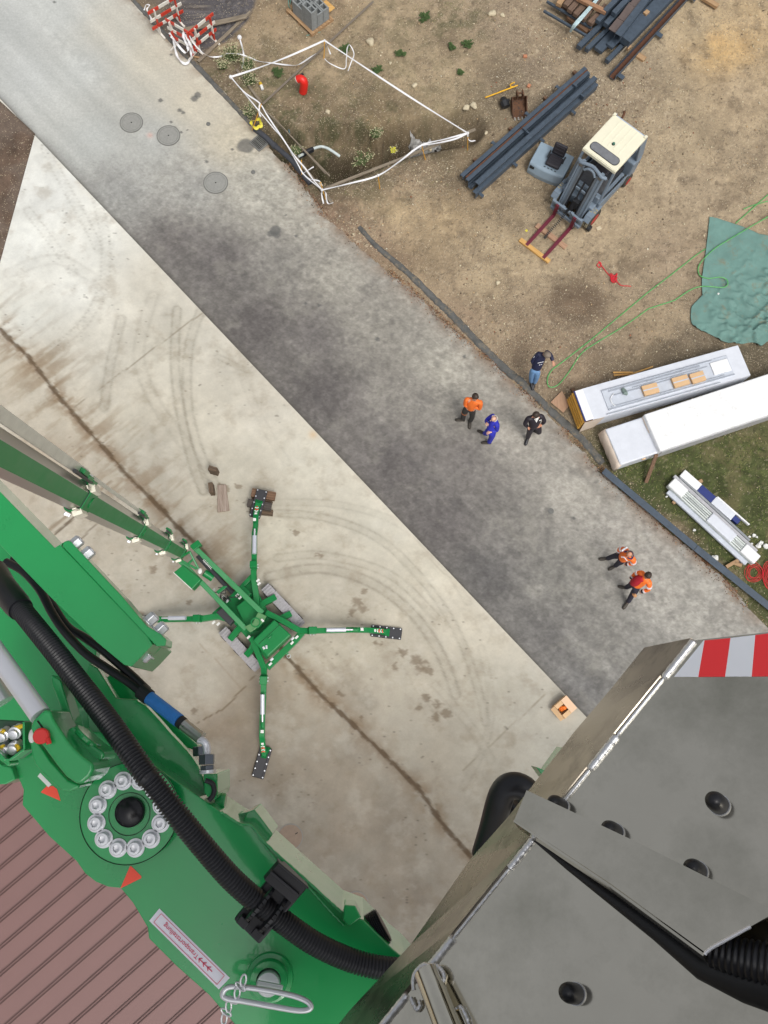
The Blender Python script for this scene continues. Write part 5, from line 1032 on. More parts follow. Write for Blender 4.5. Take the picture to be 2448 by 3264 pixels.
for i, (u, v, lx, ly, l) in enumerate([(782, 422, .46, .30, 'brown cardboard box at the left of the three on the wrapped panel stack'), (1008, 362, .48, .30, 'middle brown cardboard box on the wrapped panel stack'), (1135, 333, .42, .30, 'right brown cardboard box on the wrapped panel stack')]):
    q = k1(u, v, .87); Mq = Mk @ Matrix.Translation((q.x, q.y, .785)) @ Matrix.Rotation(R(-1+i), 4, 'Z'); tt = thing('cardboard_box', l, 'box', M=Mq, group='brown boxes on the wrapped stack')
    mb = MB(Mq); mb.box((0, 0, .05), (lx, ly, .10)); mb.align = A; mb.build('carton', M_CARD, tt, bevel=.008); mb = MB(Mq); mb.box((0, 0, .1015), (lx, .035, .002)); mb.build('packing_tape', M_CLEAR, tt)
mb = MB(Mk); q = k1(585, 440, .8); mb.tube([(q.x-.02, q.y+.1, .81), (q.x, q.y-.05, .82), (q.x+.05, q.y-.12, .81)], [.05, .08, .03], 8); mb.build('corner_piece', mat('teal_grey', C(120, 136, 130), .5), t)
mb = MB(Mk); q = k1(500, 500, .8); mb.tube(spline([(q.x+.1, q.y+.17, .80), (q.x-.05, q.y+.05, .81), (q.x-.06, q.y-.1, .80), (q.x, q.y-.2, .80)], 5), .012, 6); mb.build('strap', M_FILM2, t)
# second load
p1, p2, p3, p4 = ZC(452, 738, .62), ZC(705, 635, .62), ZC(800, 900, .62), ZC(575, 965, .62)
A2 = ang(ZC(715, 640, .8), ZC(1659, 330, .8)); o2 = ZC(705, 632, .62); Mk2 = frame(Vector((o2.x, o2.y, 0)), A2); inv2 = Mk2.inverted()
l2 = -(inv2 @ p1).x; Wk2 = 1.16
t = thing('wrapped_load', 'long bright white wrapped load with a lower step, cut by the right edge', 'wrapped load', M=Mk2)
mb = MB(Mk2); mb.box((-l2/2+.05, -Wk2/2, .37), (l2+.1, Wk2-.02, .50)); mb.align = A2; mb.build('lower_bundle', M_FILM, t, bevel=.04, seg=3)
mb = MB(Mk2); mb.box((3.6, -Wk2/2, .47), (7.1, Wk2, .70)); mb.align = A2; mb.build('upper_bundle', M_FILM2, t, bevel=.04, seg=3)
mb = MB(Mk2); mb.box((3.6, -Wk2-.012, .40), (6.9, .02, .55)); mb.build('side_film', M_FILMG, t)
mb = MB(Mk2)
n_ = 9; sec = []
for i in range(n_):
    y = -Wk2*i/(n_-1); b_ = .05*math.sin(i*2.1); sec.append([Vector((-l2+.02, y, .61)), Vector((-l2-.07+b_*.3, y, .45)), Vector((-l2-.11-b_*.5, y, .25)), Vector((-l2-.06+b_*.4, y, .08)), Vector((-l2+.03, y, .08))])
mb.rings(sec); mb.build('end_film', M_PINKF, t, smooth='all')
mb = MB(Mk2); mb.box((.05, -Wk2/2+.3, .655), (.04, .5, .02)); mb.build('tape_patch', M_PINKF, t)
mb = MB(Mk2); mb.box((-l2*.3, -Wk2-.004, .45), (.10, .02, .06)); mb.build('orange_label', mat('pale_orange', C(240, 196, 140), .6), t)
board('prop_timber', ZC(825, 905, .5), ZC(745, 1118, .06), .10, .08, M_BRN, 'brown timber leaning out from under the bright white load', 'timber')
board('board', ZC(500, 300, .1), ZC(650, 300, .12), .05, .03, M_YEL, 'thin yellow batten poking out above the wrapped panel stack, upper one', group='yellow battens beyond the wrapped stack')
board('board', ZC(505, 320, .06), ZC(700, 310, .08), .05, .03, M_YEL, 'thin yellow batten poking out above the wrapped panel stack, lower one', group='yellow battens beyond the wrapped stack')
board('board', ZC(640, 310, .14), ZC(800, 255, .3), .04, .03, M_YEL, 'tilted yellow batten with a raised tip above the wrapped panel stack', group='yellow battens beyond the wrapped stack')
a_, b_, c_, d_ = ZC(35, 520, .05), ZC(120, 435, .07), ZC(180, 540, .06), ZC(130, 598, .05); mb = MB(); mb.prism([a_, b_, c_, d_], .02); mb.align = ang(d_, b_); mb.build('plywood_sheet', wood('plywood', C(184, 150, 122), C(160, 124, 98)), label='square plywood offcut between the kerb and the yellow layered end', cat='plywood')
for i, (u, v, L_) in enumerate([(250, 560, 1.3), (620, 470, 1.3), (1300, 290, 1.3)]):
    p = ZC(u, v, .05); q = Mk.to_3x3() @ Vector((0, 1, 0)); mb = MB(); mb.bar(p-q*.62, p+q*.62, .1, .09); mb.build('bearer', M_BRN, label=['bearer under the yellow end of the wrapped panel stack', 'bearer under the middle of the wrapped panel stack', 'bearer under the far end of the wrapped panel stack'][i], cat='timber', group='bearers under the wrapped stack')
# third: white profiles
ZW = ZM(2090, 1450, 358)
a, b = ZW(285, 340, .32), ZW(1555, 1500, .32); c_ = ZW(205, 450, .32); A3 = ang(a, b); Mk3 = frame(Vector((a.x, a.y, 0)), A3); inv3 = Mk3.inverted(); L3 = (b-a).length; W3 = -(inv3 @ ZW(205, 455, .32)).y
t = thing('wrapped_profiles', 'bundle of white profiles wrapped in clear film lying on timbers beside the lawn', 'wrapped load', M=Mk3)
M_FPROF = mat('white_profile', C(206, 212, 208), .35, var=.08, scale=4)
for i in range(5): 
    mb = MB(Mk3); w_ = W3*.95/5; mb.box((L3/2, -w_*(i+.5)-.01*i, .19+.012*(i % 2)), (L3-.06*i*0-.04, w_*.86, .16)); mb.align = A3; mb.build('profile', M_FPROF, t, bevel=.008)
for x0, x1, m_ in [(0, L3*.16, M_FILM2), (L3*.45, L3*.73, M_FILM), (L3*.84, L3, M_FILM2)]:
    mb = MB(Mk3); mb.box(((x0+x1)/2, -W3/2, .20), (x1-x0, W3+.03, .24)); mb.align = A3; mb.build('film_wrap', m_, t, bevel=.03, seg=3)
mb = MB(Mk3); mb.box((L3/2, -W3-.09, .13), (L3-.25, .14, .10)); mb.align = A3; mb.build('lower_profile', M_CLEAR, t, bevel=.02)
for i, (x0, x1, yy) in enumerate([(L3*.2, L3*.42, .30), (L3*.22, L3*.36, .20), (L3*.75, L3*.83, .25)]): mb = MB(Mk3); mb.box(((x0+x1)/2, -W3*yy*2, .285), (x1-x0, .035, .03)); mb.build('rib', mat('grey_profile2', C(176, 182, 180), .4), t)
t = thing('profile_pair', 'narrow pair of grey and white profiles lying close beside the white bundle', 'wrapped load', M=Mk3); mb = MB(Mk3); mb.box((L3*.47, .10, .14), (L3*.97, .10, .10)); mb.align = A3; mb.build('profile', M_FILMG, t, bevel=.01); mb = MB(Mk3); mb.box((L3*.44, .215, .12), (L3*.82, .07, .08)); mb.align = A3; mb.build('profile', mat('grey_profile3', C(150, 154, 158), .4, .3), t, bevel=.01)
Aq, Bq = ZW(395, 262, .16), ZW(1340, 1085, .16); M4 = frame_pts(Aq, Bq); LL = (Bq-Aq).length
t = thing('wrapped_beam', 'slim white wrapped beam with dark blue bands at the lawn side', 'wrapped load', M=M4)
for x0, x1, m_, w_ in [(0, .27, M_FILM2, .26), (.27, .49, M_BLUEP, .24), (.49, .80, M_FILM, .25), (.80, .89, M_BLUEP, .16)]:
    mb = MB(M4); mb.box((LL*(x0+x1)/2, 0, -.06), (LL*(x1-x0)-.004, w_, .13)); mb.align = math.atan2(M4[1][0], M4[0][0]); mb.build('blue_band' if m_ is M_BLUEP else 'film_wrap', m_, t, bevel=.012)
mb = MB(M4); mb.box((LL*.75, .15, -.05), (LL*.5, .05, .10)); mb.build('edge_strip', M_FILM2, t, bevel=.01)
for i, (a, b, l) in enumerate([((245, 720), (330, 655), 'short timber end under the upper part of the white profiles'), ((1030, 1660), (1260, 1530), 'timber under the lower end of the white profiles'), ((1150, 1600), (1260, 1640), 'short board on the ground at the lower end of the white profiles'), ((620, 410), (680, 385), 'timber end on the lawn side near the blue band')]):
    board('timber', ZW(*a, .04), ZW(*b, .04), .10, .07, M_TAN, l, 'timber', 'timbers under the white profiles')
rnd = random.Random(5)
for i, (u, v, r) in enumerate([(1450, 1190, .06), (1495, 1215, .04), (1510, 1340, .08), (1560, 1300, .07), (1620, 1350, .10), (1385, 1210, .04), (880, 1520, .10), (165, 615, .04), (570, 1110, .05), (1420, 1310, .04)]):
    crumple('foam_scrap', ZW(u, v, .04), r, WHITE, ['white foam crumb above the pair of scraps at the lawn corner', 'tiny white foam crumb beside the upper one', 'jagged white foam lump below the slim wrapped beam', 'white foam lump next to the jagged one', 'largest white foam lump at the right edge', 'tiny foam crumb close to the white bundle', 'crumpled white plastic right beside the kerb beam', 'small white scrap at the upper left of the white profiles', 'torn white scrap between kerb beam and white profiles', 'little foam crumb at the lower right of the white bundle'][i], 'litter', i, 8, (1, .8, .5), .4, group='white scraps round the profiles')
# ================================================================== wood blocks and cardboard box on the yard
ZU = ZM(600, 1460, 360)
def upright(c, axy, L_, Wd_, h, m, label, z0=.01):
    mb = MB(frame(Vector((c.x, c.y, z0)), axy)); mb.box((0, 0, h/2), (L_, Wd_, h)); mb.align = axy
    return mb.build('wood_block', m, bevel=.008, label=label, cat='wood block', group='squared timber blocks near the outrigger pad')
Tb = [ZU(*p, .45) for p in ((288, 365), (352, 350), (372, 490), (305, 510))]; c = sum(Tb, Vector())/4; upright(c, ang(Tb[0], Tb[3]), (Tb[0]-Tb[3]).length, (Tb[0]-Tb[1]).length, .39, M_OLD, 'squared timber block standing on end on the lying plank', .06)
Tb = [ZU(*p, .48) for p in ((300, 100), (430, 150), (405, 195), (285, 160))]; c = sum(Tb, Vector())/4; upright(c, ang(Tb[3], Tb[2]), (Tb[3]-Tb[2]).length, .13, .46, mat('x2', C(1, 1, 1)) and M_OLD, 'cracked timber block standing on end above the other, away from the plank')
mb = MB(); mb.prism([ZU(*p, .06) for p in ((425, 395), (552, 385), (605, 770), (430, 795))], .055); mb.align = ang(ZU(600, 770), ZU(552, 385)); mb.build('plank', wood('pale_plank', C(172, 158, 146), C(118, 96, 80)), bevel=.006, label='short thick weathered plank lying under the upright timber block', cat='plank')
Z8 = ZM(1700, 2150, 250)
Tc = [Z8(*p, .28) for p in ((690, 425), (935, 715), (690, 930), (410, 690))]; c = sum(Tc, Vector())/4; Ax = ang(Tc[0], Tc[1]); La = (Tc[1]-Tc[0]).length; Lb = (Tc[3]-Tc[0]).length
Mx = frame(Vector((c.x, c.y, .012)), Ax); s_ = 1 if (Mx.inverted() @ Tc[0]).y > 0 else -1
t = thing('cardboard_box', 'open cardboard box with orange items inside, on the concrete beside the road', 'box', M=Mx)
mb = MB(Mx); th = .006; hh = .27; la, lb = La*.92, Lb*.9
for s in (-1, 1): mb.box((0, s*(lb/2), hh/2), (la, th, hh)); mb.box((s*la/2, 0, hh/2), (th, lb-th*2, hh))
mb.box((0, 0, .006), (la-.02, lb-.02, .006)); mb.align = Ax; mb.build('carton', M_CARD, t)
mb = MB(Mx); mb.box((0, s_*lb*.27, hh+.012), (la*1.0, lb*.46, .005)); mb.align = Ax; mb.build('flap', mat('card_top', C(226, 192, 160), .8, var=.04), t)
for s in (-1, 1): mb = MB(Mx); mb.box((s*la*.36, -s_*lb*.22, hh+.004), (la*.26, lb*.5, .005)); mb.align = Ax; mb.build('flap', M_CARD, t)
mb = MB(Mx); mb.bar((0, -s_*lb*.5, hh), (0, -s_*lb*.74, hh-.10), la*.95, .005, up=(0, 0, 1)); mb.align = Ax; mb.build('flap', M_CARD, t)
for i in range(5):
    q = Mx @ Vector((random.uniform(-.05, .05), -s_*lb*.12+random.uniform(-.05, .05), .15+i*.02)); crumple('orange_item', q, .075, mat('orange_fabric', C(246, 122, 30), .6, var=.2, scale=20), ['orange bundle lying lowest in the cardboard box', 'second orange bundle in the cardboard box', 'third orange bundle in the cardboard box', 'fourth orange bundle in the cardboard box', 'orange bundle showing on top in the open cardboard box'][i], 'cloth', i, 10, (1, .7, .6), .25, group='orange bundles in the cardboard box')
# ================================================================== people
def skin_obj(name, verts, edges, radii, m, parent, sub=2, root=0):
    "one continuous skinned surface grown from joints"
    me = bpy.data.meshes.new(name); me.from_pydata([tuple(v) for v in verts], edges, []); me.update()
    ob = bpy.data.objects.new(name, me); COL.objects.link(ob); place(ob, I4.copy(), parent)
    sk = ob.modifiers.new('skin', 'SKIN'); sk.use_smooth_shade = True; sk.branch_smoothing = .3
    for i, r in enumerate(radii):
        sv = me.skin_vertices[0].data[i]; sv.radius = r if isinstance(r, tuple) else (r, r); sv.use_root = (i == root)
    ss = ob.modifiers.new('sub', 'SUBSURF'); ss.levels = sub; ss.render_levels = sub
    me.materials.append(m); return ob
M_SKIN = mat('skin', C(206, 150, 122), .5, var=.05, scale=20); M_SKIN2 = mat('skin_pale', C(222, 176, 152), .5, var=.05, scale=20)
M_HAIRD = mat('dark_hair', C(58, 46, 38), .6, var=.25, scale=60); M_HAIRG = mat('grey_hair', C(128, 116, 104), .6, var=.25, scale=60); M_HAIRW = mat('white_hair', C(206, 196, 184), .6, var=.1, scale=60)
M_SHOE = mat('work_boot', C(66, 60, 52), .6, var=.2); M_SHOEB = mat('black_shoe', C(34, 34, 38), .4, var=.2)
M_REFL = mat('reflective_band', C(222, 222, 226), .35, var=.05)
def V3(z, u, v, h): return z(u, v, h)
def person(label, J, jacket, trousers, skin, hair, shoe, bald=False, face=None, S=1.0, hair_cap=1.0, torso_w=1.0):
    """J: joints as world points: head (centre), neck, chest, hips (pelvis), shL/shR, elL/elR, haL/haR, hpL/hpR, knL/knR, anL/anR, toL/toR"""
    base = (J['anL'] + J['anR'])/2; base = Vector((base.x, base.y, .01))
    t = thing('person', label, 'person', base)
    fwd = (face - J['head']).normalized() if face is not None else Vector((0, -1, 0))
    up = (J['head'] - J['neck']).normalized(); rt = fwd.cross(up).normalized(); fw = up.cross(rt).normalized()
    hd = J['head']
    # body: pelvis root, spine, neck, head, arms, legs in one graph; fingers branch off the palms
    V = []; E = []; Rr = []
    def add(p, r, par=None):
        V.append(Vector(p)); Rr.append(r); i = len(V)-1
        if par is not None: E.append((par, i))
        return i
    pel = add(J['hips'], (.15, .11)); w1 = add(J['hips'].lerp(J['chest'], .5), (.13, .10), pel); ch = add(J['chest'], (.14, .105), w1)
    nb = add(J['chest'].lerp(J['neck'], .7), .075, ch); nk = add(J['neck'], .055, nb)
    hb = add(hd - up*.075 + fw*.01, (.062, .072), nk); hm = add(hd - up*.02, (.076, .09), hb); ht = add(hd + up*.05, (.072, .085), hm); add(hd + up*.098, .040, ht)
    for s in 'LR':
        sh, el, ha = J['sh'+s], J['el'+s], J['ha'+s]
        a = add(sh.lerp(J['chest'], .25), .07, ch); a = add(sh, .058, a); a = add(sh.lerp(el, .5), .046, a); a = add(el, .038, a); a = add(el.lerp(ha, .5), .036, a); wr = add(el.lerp(ha, .86), .024, a)
        d = (ha-el).normalized(); sd = d.cross(Vector((0, 0, 1)));  sd = sd.normalized() if sd.length > .1 else Vector((1, 0, 0)); nrm = sd.cross(d)
        pm = add(ha, (.034, .016), wr)
        for k, (o, L) in enumerate([(-.030, .075), (-.010, .085), (.010, .080), (.030, .062)]):
            q = add(ha + sd*o + d*.035, .0095, pm); q = add(ha + sd*o*1.1 + d*(.035+L*.5) - nrm*.012, .0085, q); add(ha + sd*o*1.1 + d*(.035+L*.8) - nrm*.035, .007, q)
        q = add(ha - sd*.042*(1 if s == 'L' else -1) + d*.0, .011, pm); add(ha - sd*.055*(1 if s == 'L' else -1) + d*.035 - nrm*.015, .009, q)
        hp, kn, an, to = J['hp'+s], J['kn'+s], J['an'+s], J['to'+s]
        a = add(hp, .088, pel); a = add(hp.lerp(kn, .5), .075, a); a = add(kn, .052, a); a = add(kn.lerp(an, .4), .052, a); a = add(an, .036, a); add(an.lerp(to, .7) - Vector((0, 0, .03)), .034, a)
    body = skin_obj('body', V, E, Rr, skin, t)
    # face features and hair
    mb = MB(); 
    for s in (-1, 1):
        e = hd + fw*.088 + rt*.03*s + up*.005; mb.ball(e, .009, 8)
    mb.build('eyes', mat('eye', C(60, 50, 44), .3), t, smooth=True)
    mb = MB(); mb.tube([hd + fw*.088 + up*.012, hd + fw*.112 - up*.022, hd + fw*.095 - up*.03], [.007, .013, .009], 8); mb.build('nose', skin, t, smooth=True)
    mb = MB(); mb.tube([hd + fw*.088 - up*.052 - rt*.022, hd + fw*.096 - up*.050, hd + fw*.088 - up*.052 + rt*.022], [.004, .007, .004], 6); mb.build('mouth', mat('lips', C(170, 96, 84), .5), t, smooth=True)
    for s in (-1, 1): mb = MB(); mb.ball(hd + rt*.084*s - up*.005, .022, 8, (.5, .8, 1.2)); mb.build('ear', skin, t, smooth=True)
    Mh = Matrix(((rt.x, fw.x, up.x, hd.x), (rt.y, fw.y, up.y, hd.y), (rt.z, fw.z, up.z, hd.z), (0, 0, 0, 1)))
    mb = MB(Mh); n = 20; rnd = random.Random(len(label)); P = []; m_ = 9
    for i in range(m_+1):
        th = R(8) + R(100)*i/m_
        for k in range(n):
            ph = 2*math.pi*k/n; y = math.cos(ph); lim = 1.0 if y < .2 else 1 - .42*(y-.2)/.8
            tt = th*lim; jj = 1 + .025*(rnd.random()-.5)
            x_, y_, z_ = .089*math.sin(tt)*math.sin(ph)*jj, .104*math.sin(tt)*math.cos(ph)*jj, .122*math.cos(tt)*jj
            P.append((x_, y_-.006, z_+.012))
    F = [(i*n+k, (i+1)*n+k, (i+1)*n+(k+1) % n, i*n+(k+1) % n) for i in range(m_) for k in range(n)]
    if bald:   # only a fringe round the sides and back
        F = [f for f in F if f[0]//n >= 5 and math.cos(2*math.pi*((f[0] % n)+.5)/n) < .45]
    else: F.append(tuple(range(n)))
    F = [f[::-1] for f in F]
    mb.add(P, F); ob = mb.build('hair', hair, t, smooth='all'); so = ob.modifiers.new('s', 'SOLIDIFY'); so.thickness = .012; so.offset = 0
    # jacket
    V = []; E = []; Rr = []; k_ = torso_w
    hem = J['hips'].lerp(J['chest'], -.22)
    pe = add(hem, (.175*k_, .135*k_)); w1 = add(J['hips'].lerp(J['chest'], .45), (.17*k_, .135*k_), pe); ch = add(J['chest'], (.175*k_, .135*k_), w1); nb = add(J['chest'].lerp(J['neck'], .72), .095, ch); add(J['chest'].lerp(J['neck'], .98), .066, nb)
    for s in 'LR':
        sh, el, ha = J['sh'+s], J['el'+s], J['ha'+s]
        a = add(sh.lerp(J['chest'], .3), .095, ch); a = add(sh, .082, a); a = add(sh.lerp(el, .5), .07, a); a = add(el, .062, a); a = add(el.lerp(ha, .5), .055, a); add(el.lerp(ha, .80), .045, a)
    jk = skin_obj('jacket', V, E, Rr, jacket, t)
    # trousers
    V = []; E = []; Rr = []
    pe = add(J['hips'], (.150, .125)); add(J['hips'] + Vector((0, 0, .08)), (.14, .115), pe)
    for s in 'LR':
        hp, kn, an = J['hp'+s], J['kn'+s], J['an'+s]
        a = add(hp, .108, pe); a = add(hp.lerp(kn, .5), .096, a); a = add(kn, .078, a); a = add(kn.lerp(an, .5), .075, a); add(kn.lerp(an, .92), .068, a)
    tr = skin_obj('trousers', V, E, Rr, trousers, t)
    for s in 'LR':
        an, to = J['an'+s], J['to'+s]; d = Vector((to.x-an.x, to.y-an.y, 0)).normalized(); sd = Vector((-d.y, d.x, 0)); b = Vector((an.x, an.y, .015)) - d*.07
        secs = []
        for x_, w_, h_ in ((0, .033, .085), (.03, .042, .11), (.10, .044, .10), (.18, .050, .07), (.25, .047, .055), (.29, .025, .04)):
            c = b + d*x_; secs.append([c + sd*w_*math.cos(a) + Vector((0, 0, max(0, h_*.5 + h_*.5*math.sin(a)))) for a in [2*math.pi*q/12 for q in range(12)]])
        mb = MB(); mb.rings(secs); mb.build('shoe', shoe, t, smooth='all')
    return t, J, (rt, fw, up)
def band(t, pts, r, m=None, name='reflective_band', n=10):
    "a strip lying round a limb or over the torso: a flattened tube"
    mb = MB(); mb.tube(spline(pts, 4), r, n); return mb.build(name, m or M_REFL, t, smooth=True)
def ring_round(t, a, b, f, r, w_=.03, m=None, name='reflective_band'):
    c = a.lerp(b, f); d = (b-a).normalized(); mb = MB(); mb.tube([c - d*w_, c + d*w_], r, 14); return mb.build(name, m or M_REFL, t, smooth=True)
def mk(z, **k):
    J = {n: z(*p) for n, p in k.items()}
    if 'chest' not in J: J['chest'] = (J['shL']+J['shR'])/2 - Vector((0, 0, .08))
    if 'neck' not in J: J['neck'] = (J['shL']+J['shR'])/2*.45 + J['head']*.55 - Vector((0, 0, .02))
    return J
PP = ZM(1440, 1080, 360); PQ = ZM(1880, 1700, 260)
M_ORJ = mat('orange_jacket', C(240, 118, 44), .6, var=.10, scale=14, bump=.5, bscale=16, dist=.02); M_DKTR = mat('dark_work_trousers', C(54, 52, 50), .8, var=.2, scale=14, bump=.5, bscale=14, dist=.02)
M_BLUE = mat('blue_overall', C(44, 50, 178), .65, var=.12, scale=12, bump=.5, bscale=14, dist=.02); M_BLKJ = mat('black_jacket', C(38, 32, 42), .6, var=.15, bump=.4, bscale=14, dist=.02)
M_NAVY = mat('navy_jacket', C(28, 32, 62), .6, var=.15, bump=.4, bscale=14, dist=.02); M_JEANS = mat('blue_jeans', C(104, 142, 184), .8, var=.15, scale=14, bump=.4, bscale=18, dist=.015); M_HIVIS = mat('hivis_orange', C(255, 122, 44), .55, var=.08, scale=14, bump=.5, bscale=16, dist=.02)
M_NAVYTR = mat('navy_trousers', C(46, 44, 58), .8, var=.2, bump=.4, bscale=14, dist=.02)
# man in the orange jacket with folded arms
J = mk(PP, head=(345, 858, 1.66), shL=(425, 930, 1.43), shR=(215, 890, 1.43), elR=(195, 975, 1.12), elL=(415, 1030, 1.12), haR=(330, 1015, 1.12), haL=(262, 962, 1.20), hips=(265, 1010, .98), hpL=(305, 1040, .90), hpR=(212, 1030, .90), knL=(300, 1150, .48), knR=(175, 1110, .48), anL=(268, 1215, .08), anR=(160, 1190, .08), toL=(262, 1262, .02), toR=(88, 1196, .02))
t, J, ax = person('dark haired man in an orange jacket with folded arms beside the man in blue', J, M_ORJ, M_DKTR, M_SKIN, M_HAIRD, M_SHOE, face=PP(335, 990, 1.45))
mb = MB(); mb.tube([PP(300, 875, 1.47), PP(335, 950, 1.36), PP(330, 985, 1.26)], .045, 10); mb.build('shirt', M_BLKJ, t, smooth=True)
ring_round(t, J['hpR'], J['knR'], .62, .094, .012, mat('orange_trim', C(176, 104, 60), .6), 'trouser_trim')
# man in blue overalls
J = mk(PP, head=(618, 1175, 1.64), shL=(600, 1120, 1.40), shR=(665, 1265, 1.38), elL=(508, 1200, 1.20), elR=(665, 1345, 1.08), haL=(515, 1245, 1.40), haR=(560, 1375, 1.08), hips=(585, 1350, .98), hpL=(540, 1345, .90), hpR=(600, 1390, .90), knL=(510, 1390, .48), knR=(580, 1460, .48), anL=(478, 1385, .08), anR=(545, 1525, .08), toL=(432, 1375, .02), toR=(492, 1532, .02))
t, J, ax = person('bald white haired man in bright blue overalls holding a hand to his mouth', J, M_BLUE, M_BLUE, M_SKIN2, M_HAIRW, M_SHOE, bald=True, face=PP(500, 1240, 1.52), torso_w=1.05)
mb = MB(); mb.tube([PP(505, 1210, 1.44), PP(520, 1222, 1.46)], .014, 8); mb.build('radio', M_BLACK, t)
# man in the black jacket with a white shirt
J = mk(PP, head=(1232, 1120, 1.64), shR=(1120, 1165, 1.42), shL=(1320, 1135, 1.42), elR=(1070, 1255, 1.14), elL=(1365, 1215, 1.14), haR=(1130, 1305, 1.0), haL=(1310, 1262, 1.0), hips=(1215, 1270, .98), hpR=(1170, 1300, .90), hpL=(1265, 1290, .90), knR=(1135, 1390, .48), knL=(1285, 1375, .50), anR=(1115, 1460, .08), anL=(1240, 1355, .10), toR=(1100, 1500, .02), toL=(1215, 1352, .05))
t, J, ax = person('dark haired man in a black jacket over a white shirt, standing on the road', J, M_BLKJ, M_BLKJ, M_SKIN, M_HAIRD, M_SHOEB, face=PP(1160, 1170, 1.55), torso_w=1.12)
mb = MB(); mb.add([PP(1212, 1180, 1.50), PP(1285, 1150, 1.52), PP(1245, 1232, 1.36)], [(0, 2, 1)]); mb.add([PP(1212, 1180, 1.46), PP(1285, 1150, 1.48), PP(1245, 1232, 1.32)], [(0, 1, 2)]); mb.tube([PP(1225, 1178, 1.49), PP(1262, 1160, 1.49)], .05, 10); mb.build('shirt', WHITE, t)
mb = MB(); mb.bar(PP(1285, 1203, 1.415), PP(1318, 1192, 1.415), .018, .03); mb.build('name_badge', WHITE, t)
# man in the navy jacket and jeans
J = mk(PP, head=(1400, 235, 1.64), shR=(1270, 215, 1.45), shL=(1400, 190, 1.45), elR=(1180, 330, 1.18), elL=(1460, 250, 1.35), haR=(1240, 420, 1.0), haL=(1490, 350, 1.30), chest=(1300, 270, 1.33), hips=(1235, 440, .98), hpR=(1190, 470, .90), hpL=(1260, 480, .90), knR=(1170, 560, .50), knL=(1245, 575, .50), anR=(1170, 640, .09), anL=(1215, 650, .09), toR=(1168, 672, .02), toL=(1200, 688, .02))
t, J, ax = person('grey haired man in a navy jacket and blue jeans beside the green hose', J, M_NAVY, M_JEANS, M_SKIN, M_HAIRG, M_SHOEB, face=PP(1480, 300, 1.30))
for a, b in (((1262, 358), (1348, 338)), ((1282, 388), (1300, 380)), ((1310, 380), (1326, 374))):
    mb = MB(); mb.bar(PP(*a, 1.37), PP(*b, 1.37), .014, .012); mb.build('chest_print', M_REFL, t)
mb = MB(); mb.bar(PP(1203, 278, 1.47), PP(1214, 258, 1.47), .015, .012); mb.build('sleeve_print', M_REFL, t)
# bald man in hi-vis
J = mk(PQ, head=(808, 425, 1.62), shR=(720, 320, 1.42), shL=(895, 545, 1.42), elR=(600, 320, 1.16), elL=(880, 620, 1.16), haR=(590, 385, 1.0), haL=(745, 625, 1.0), hips=(660, 490, .98), hpR=(620, 440, .90), hpL=(650, 560, .90), knR=(470, 470, .48), knL=(580, 610, .48), anR=(345, 515, .08), anL=(515, 665, .08), toR=(255, 525, .02), toL=(470, 690, .02))
t, J, ax = person('bald man in an orange hi-vis jacket with silver bands, hands in pockets', J, M_HIVIS, M_NAVYTR, M_SKIN, M_HAIRG, M_SHOE, bald=True, face=PQ(730, 500, 1.5), torso_w=1.05)
for s in 'LR': ring_round(t, J['sh'+s], J['el'+s], .55, .084); ring_round(t, J['el'+s], J['ha'+s], .62, .062, .02); ring_round(t, J['el'+s], J['ha'+s], .82, .056, .04, M_NAVYTR, 'cuff')
band(t, [PQ(650, 360, 1.52), PQ(700, 320, 1.53), PQ(760, 285, 1.50)], .028); band(t, [PQ(640, 480, 1.32), PQ(700, 490, 1.36), PQ(760, 560, 1.32)], .016)
mb = MB(); mb.tube(spline([PQ(700, 380, 1.50), PQ(760, 362, 1.55), PQ(850, 372, 1.55), PQ(885, 430, 1.52), PQ(850, 520, 1.47), PQ(770, 495, 1.46)], 4), .02, 8); mb.build('collar', mat('purple_collar', C(58, 38, 84), .7), t, smooth=True)
# man in hi-vis with a red shirt
J = mk(PQ, head=(1178, 862, 1.66), shR=(1045, 790, 1.44), shL=(1215, 1010, 1.44), elR=(915, 830, 1.16), elL=(1195, 1150, 1.16), haR=(850, 905, 1.0), haL=(1060, 1185, 1.0), hips=(930, 1040, .98), hpR=(885, 1010, .90), hpL=(950, 1120, .90), knR=(820, 1060, .48), knL=(850, 1270, .48), anR=(735, 1105, .08), anL=(770, 1410, .08), toR=(665, 1100, .02), toL=(720, 1470, .02))
t, J, ax = person('dark haired man in an open orange hi-vis jacket over a red shirt', J, M_HIVIS, M_NAVYTR, M_SKIN, M_HAIRD, M_SHOE, face=PQ(1100, 960, 1.5), torso_w=1.08)
mb = MB(); mb.tube(spline([PQ(1075, 925, 1.48), PQ(1000, 930, 1.36), PQ(930, 985, 1.16), PQ(880, 1010, 1.02)], 4), [.07, .08, .09, .10, .11, .115, .118, .12, .12, .12, .115, .11, .10], 14); mb.build('shirt', mat('red_shirt', C(176, 26, 44), .7, var=.1), t, smooth=True)
for s in 'LR': ring_round(t, J['sh'+s], J['el'+s], .5, .084); ring_round(t, J['el'+s], J['ha'+s], .62, .062, .02); ring_round(t, J['el'+s], J['ha'+s], .82, .056, .04, M_NAVYTR, 'cuff')
mb = MB(); mb.tube([PQ(895, 1235, .78), PQ(925, 1275, .70)], .05, 8); mb.build('knee_patch', mat('tan_patch', C(196, 144, 100), .7), t, smooth=True)
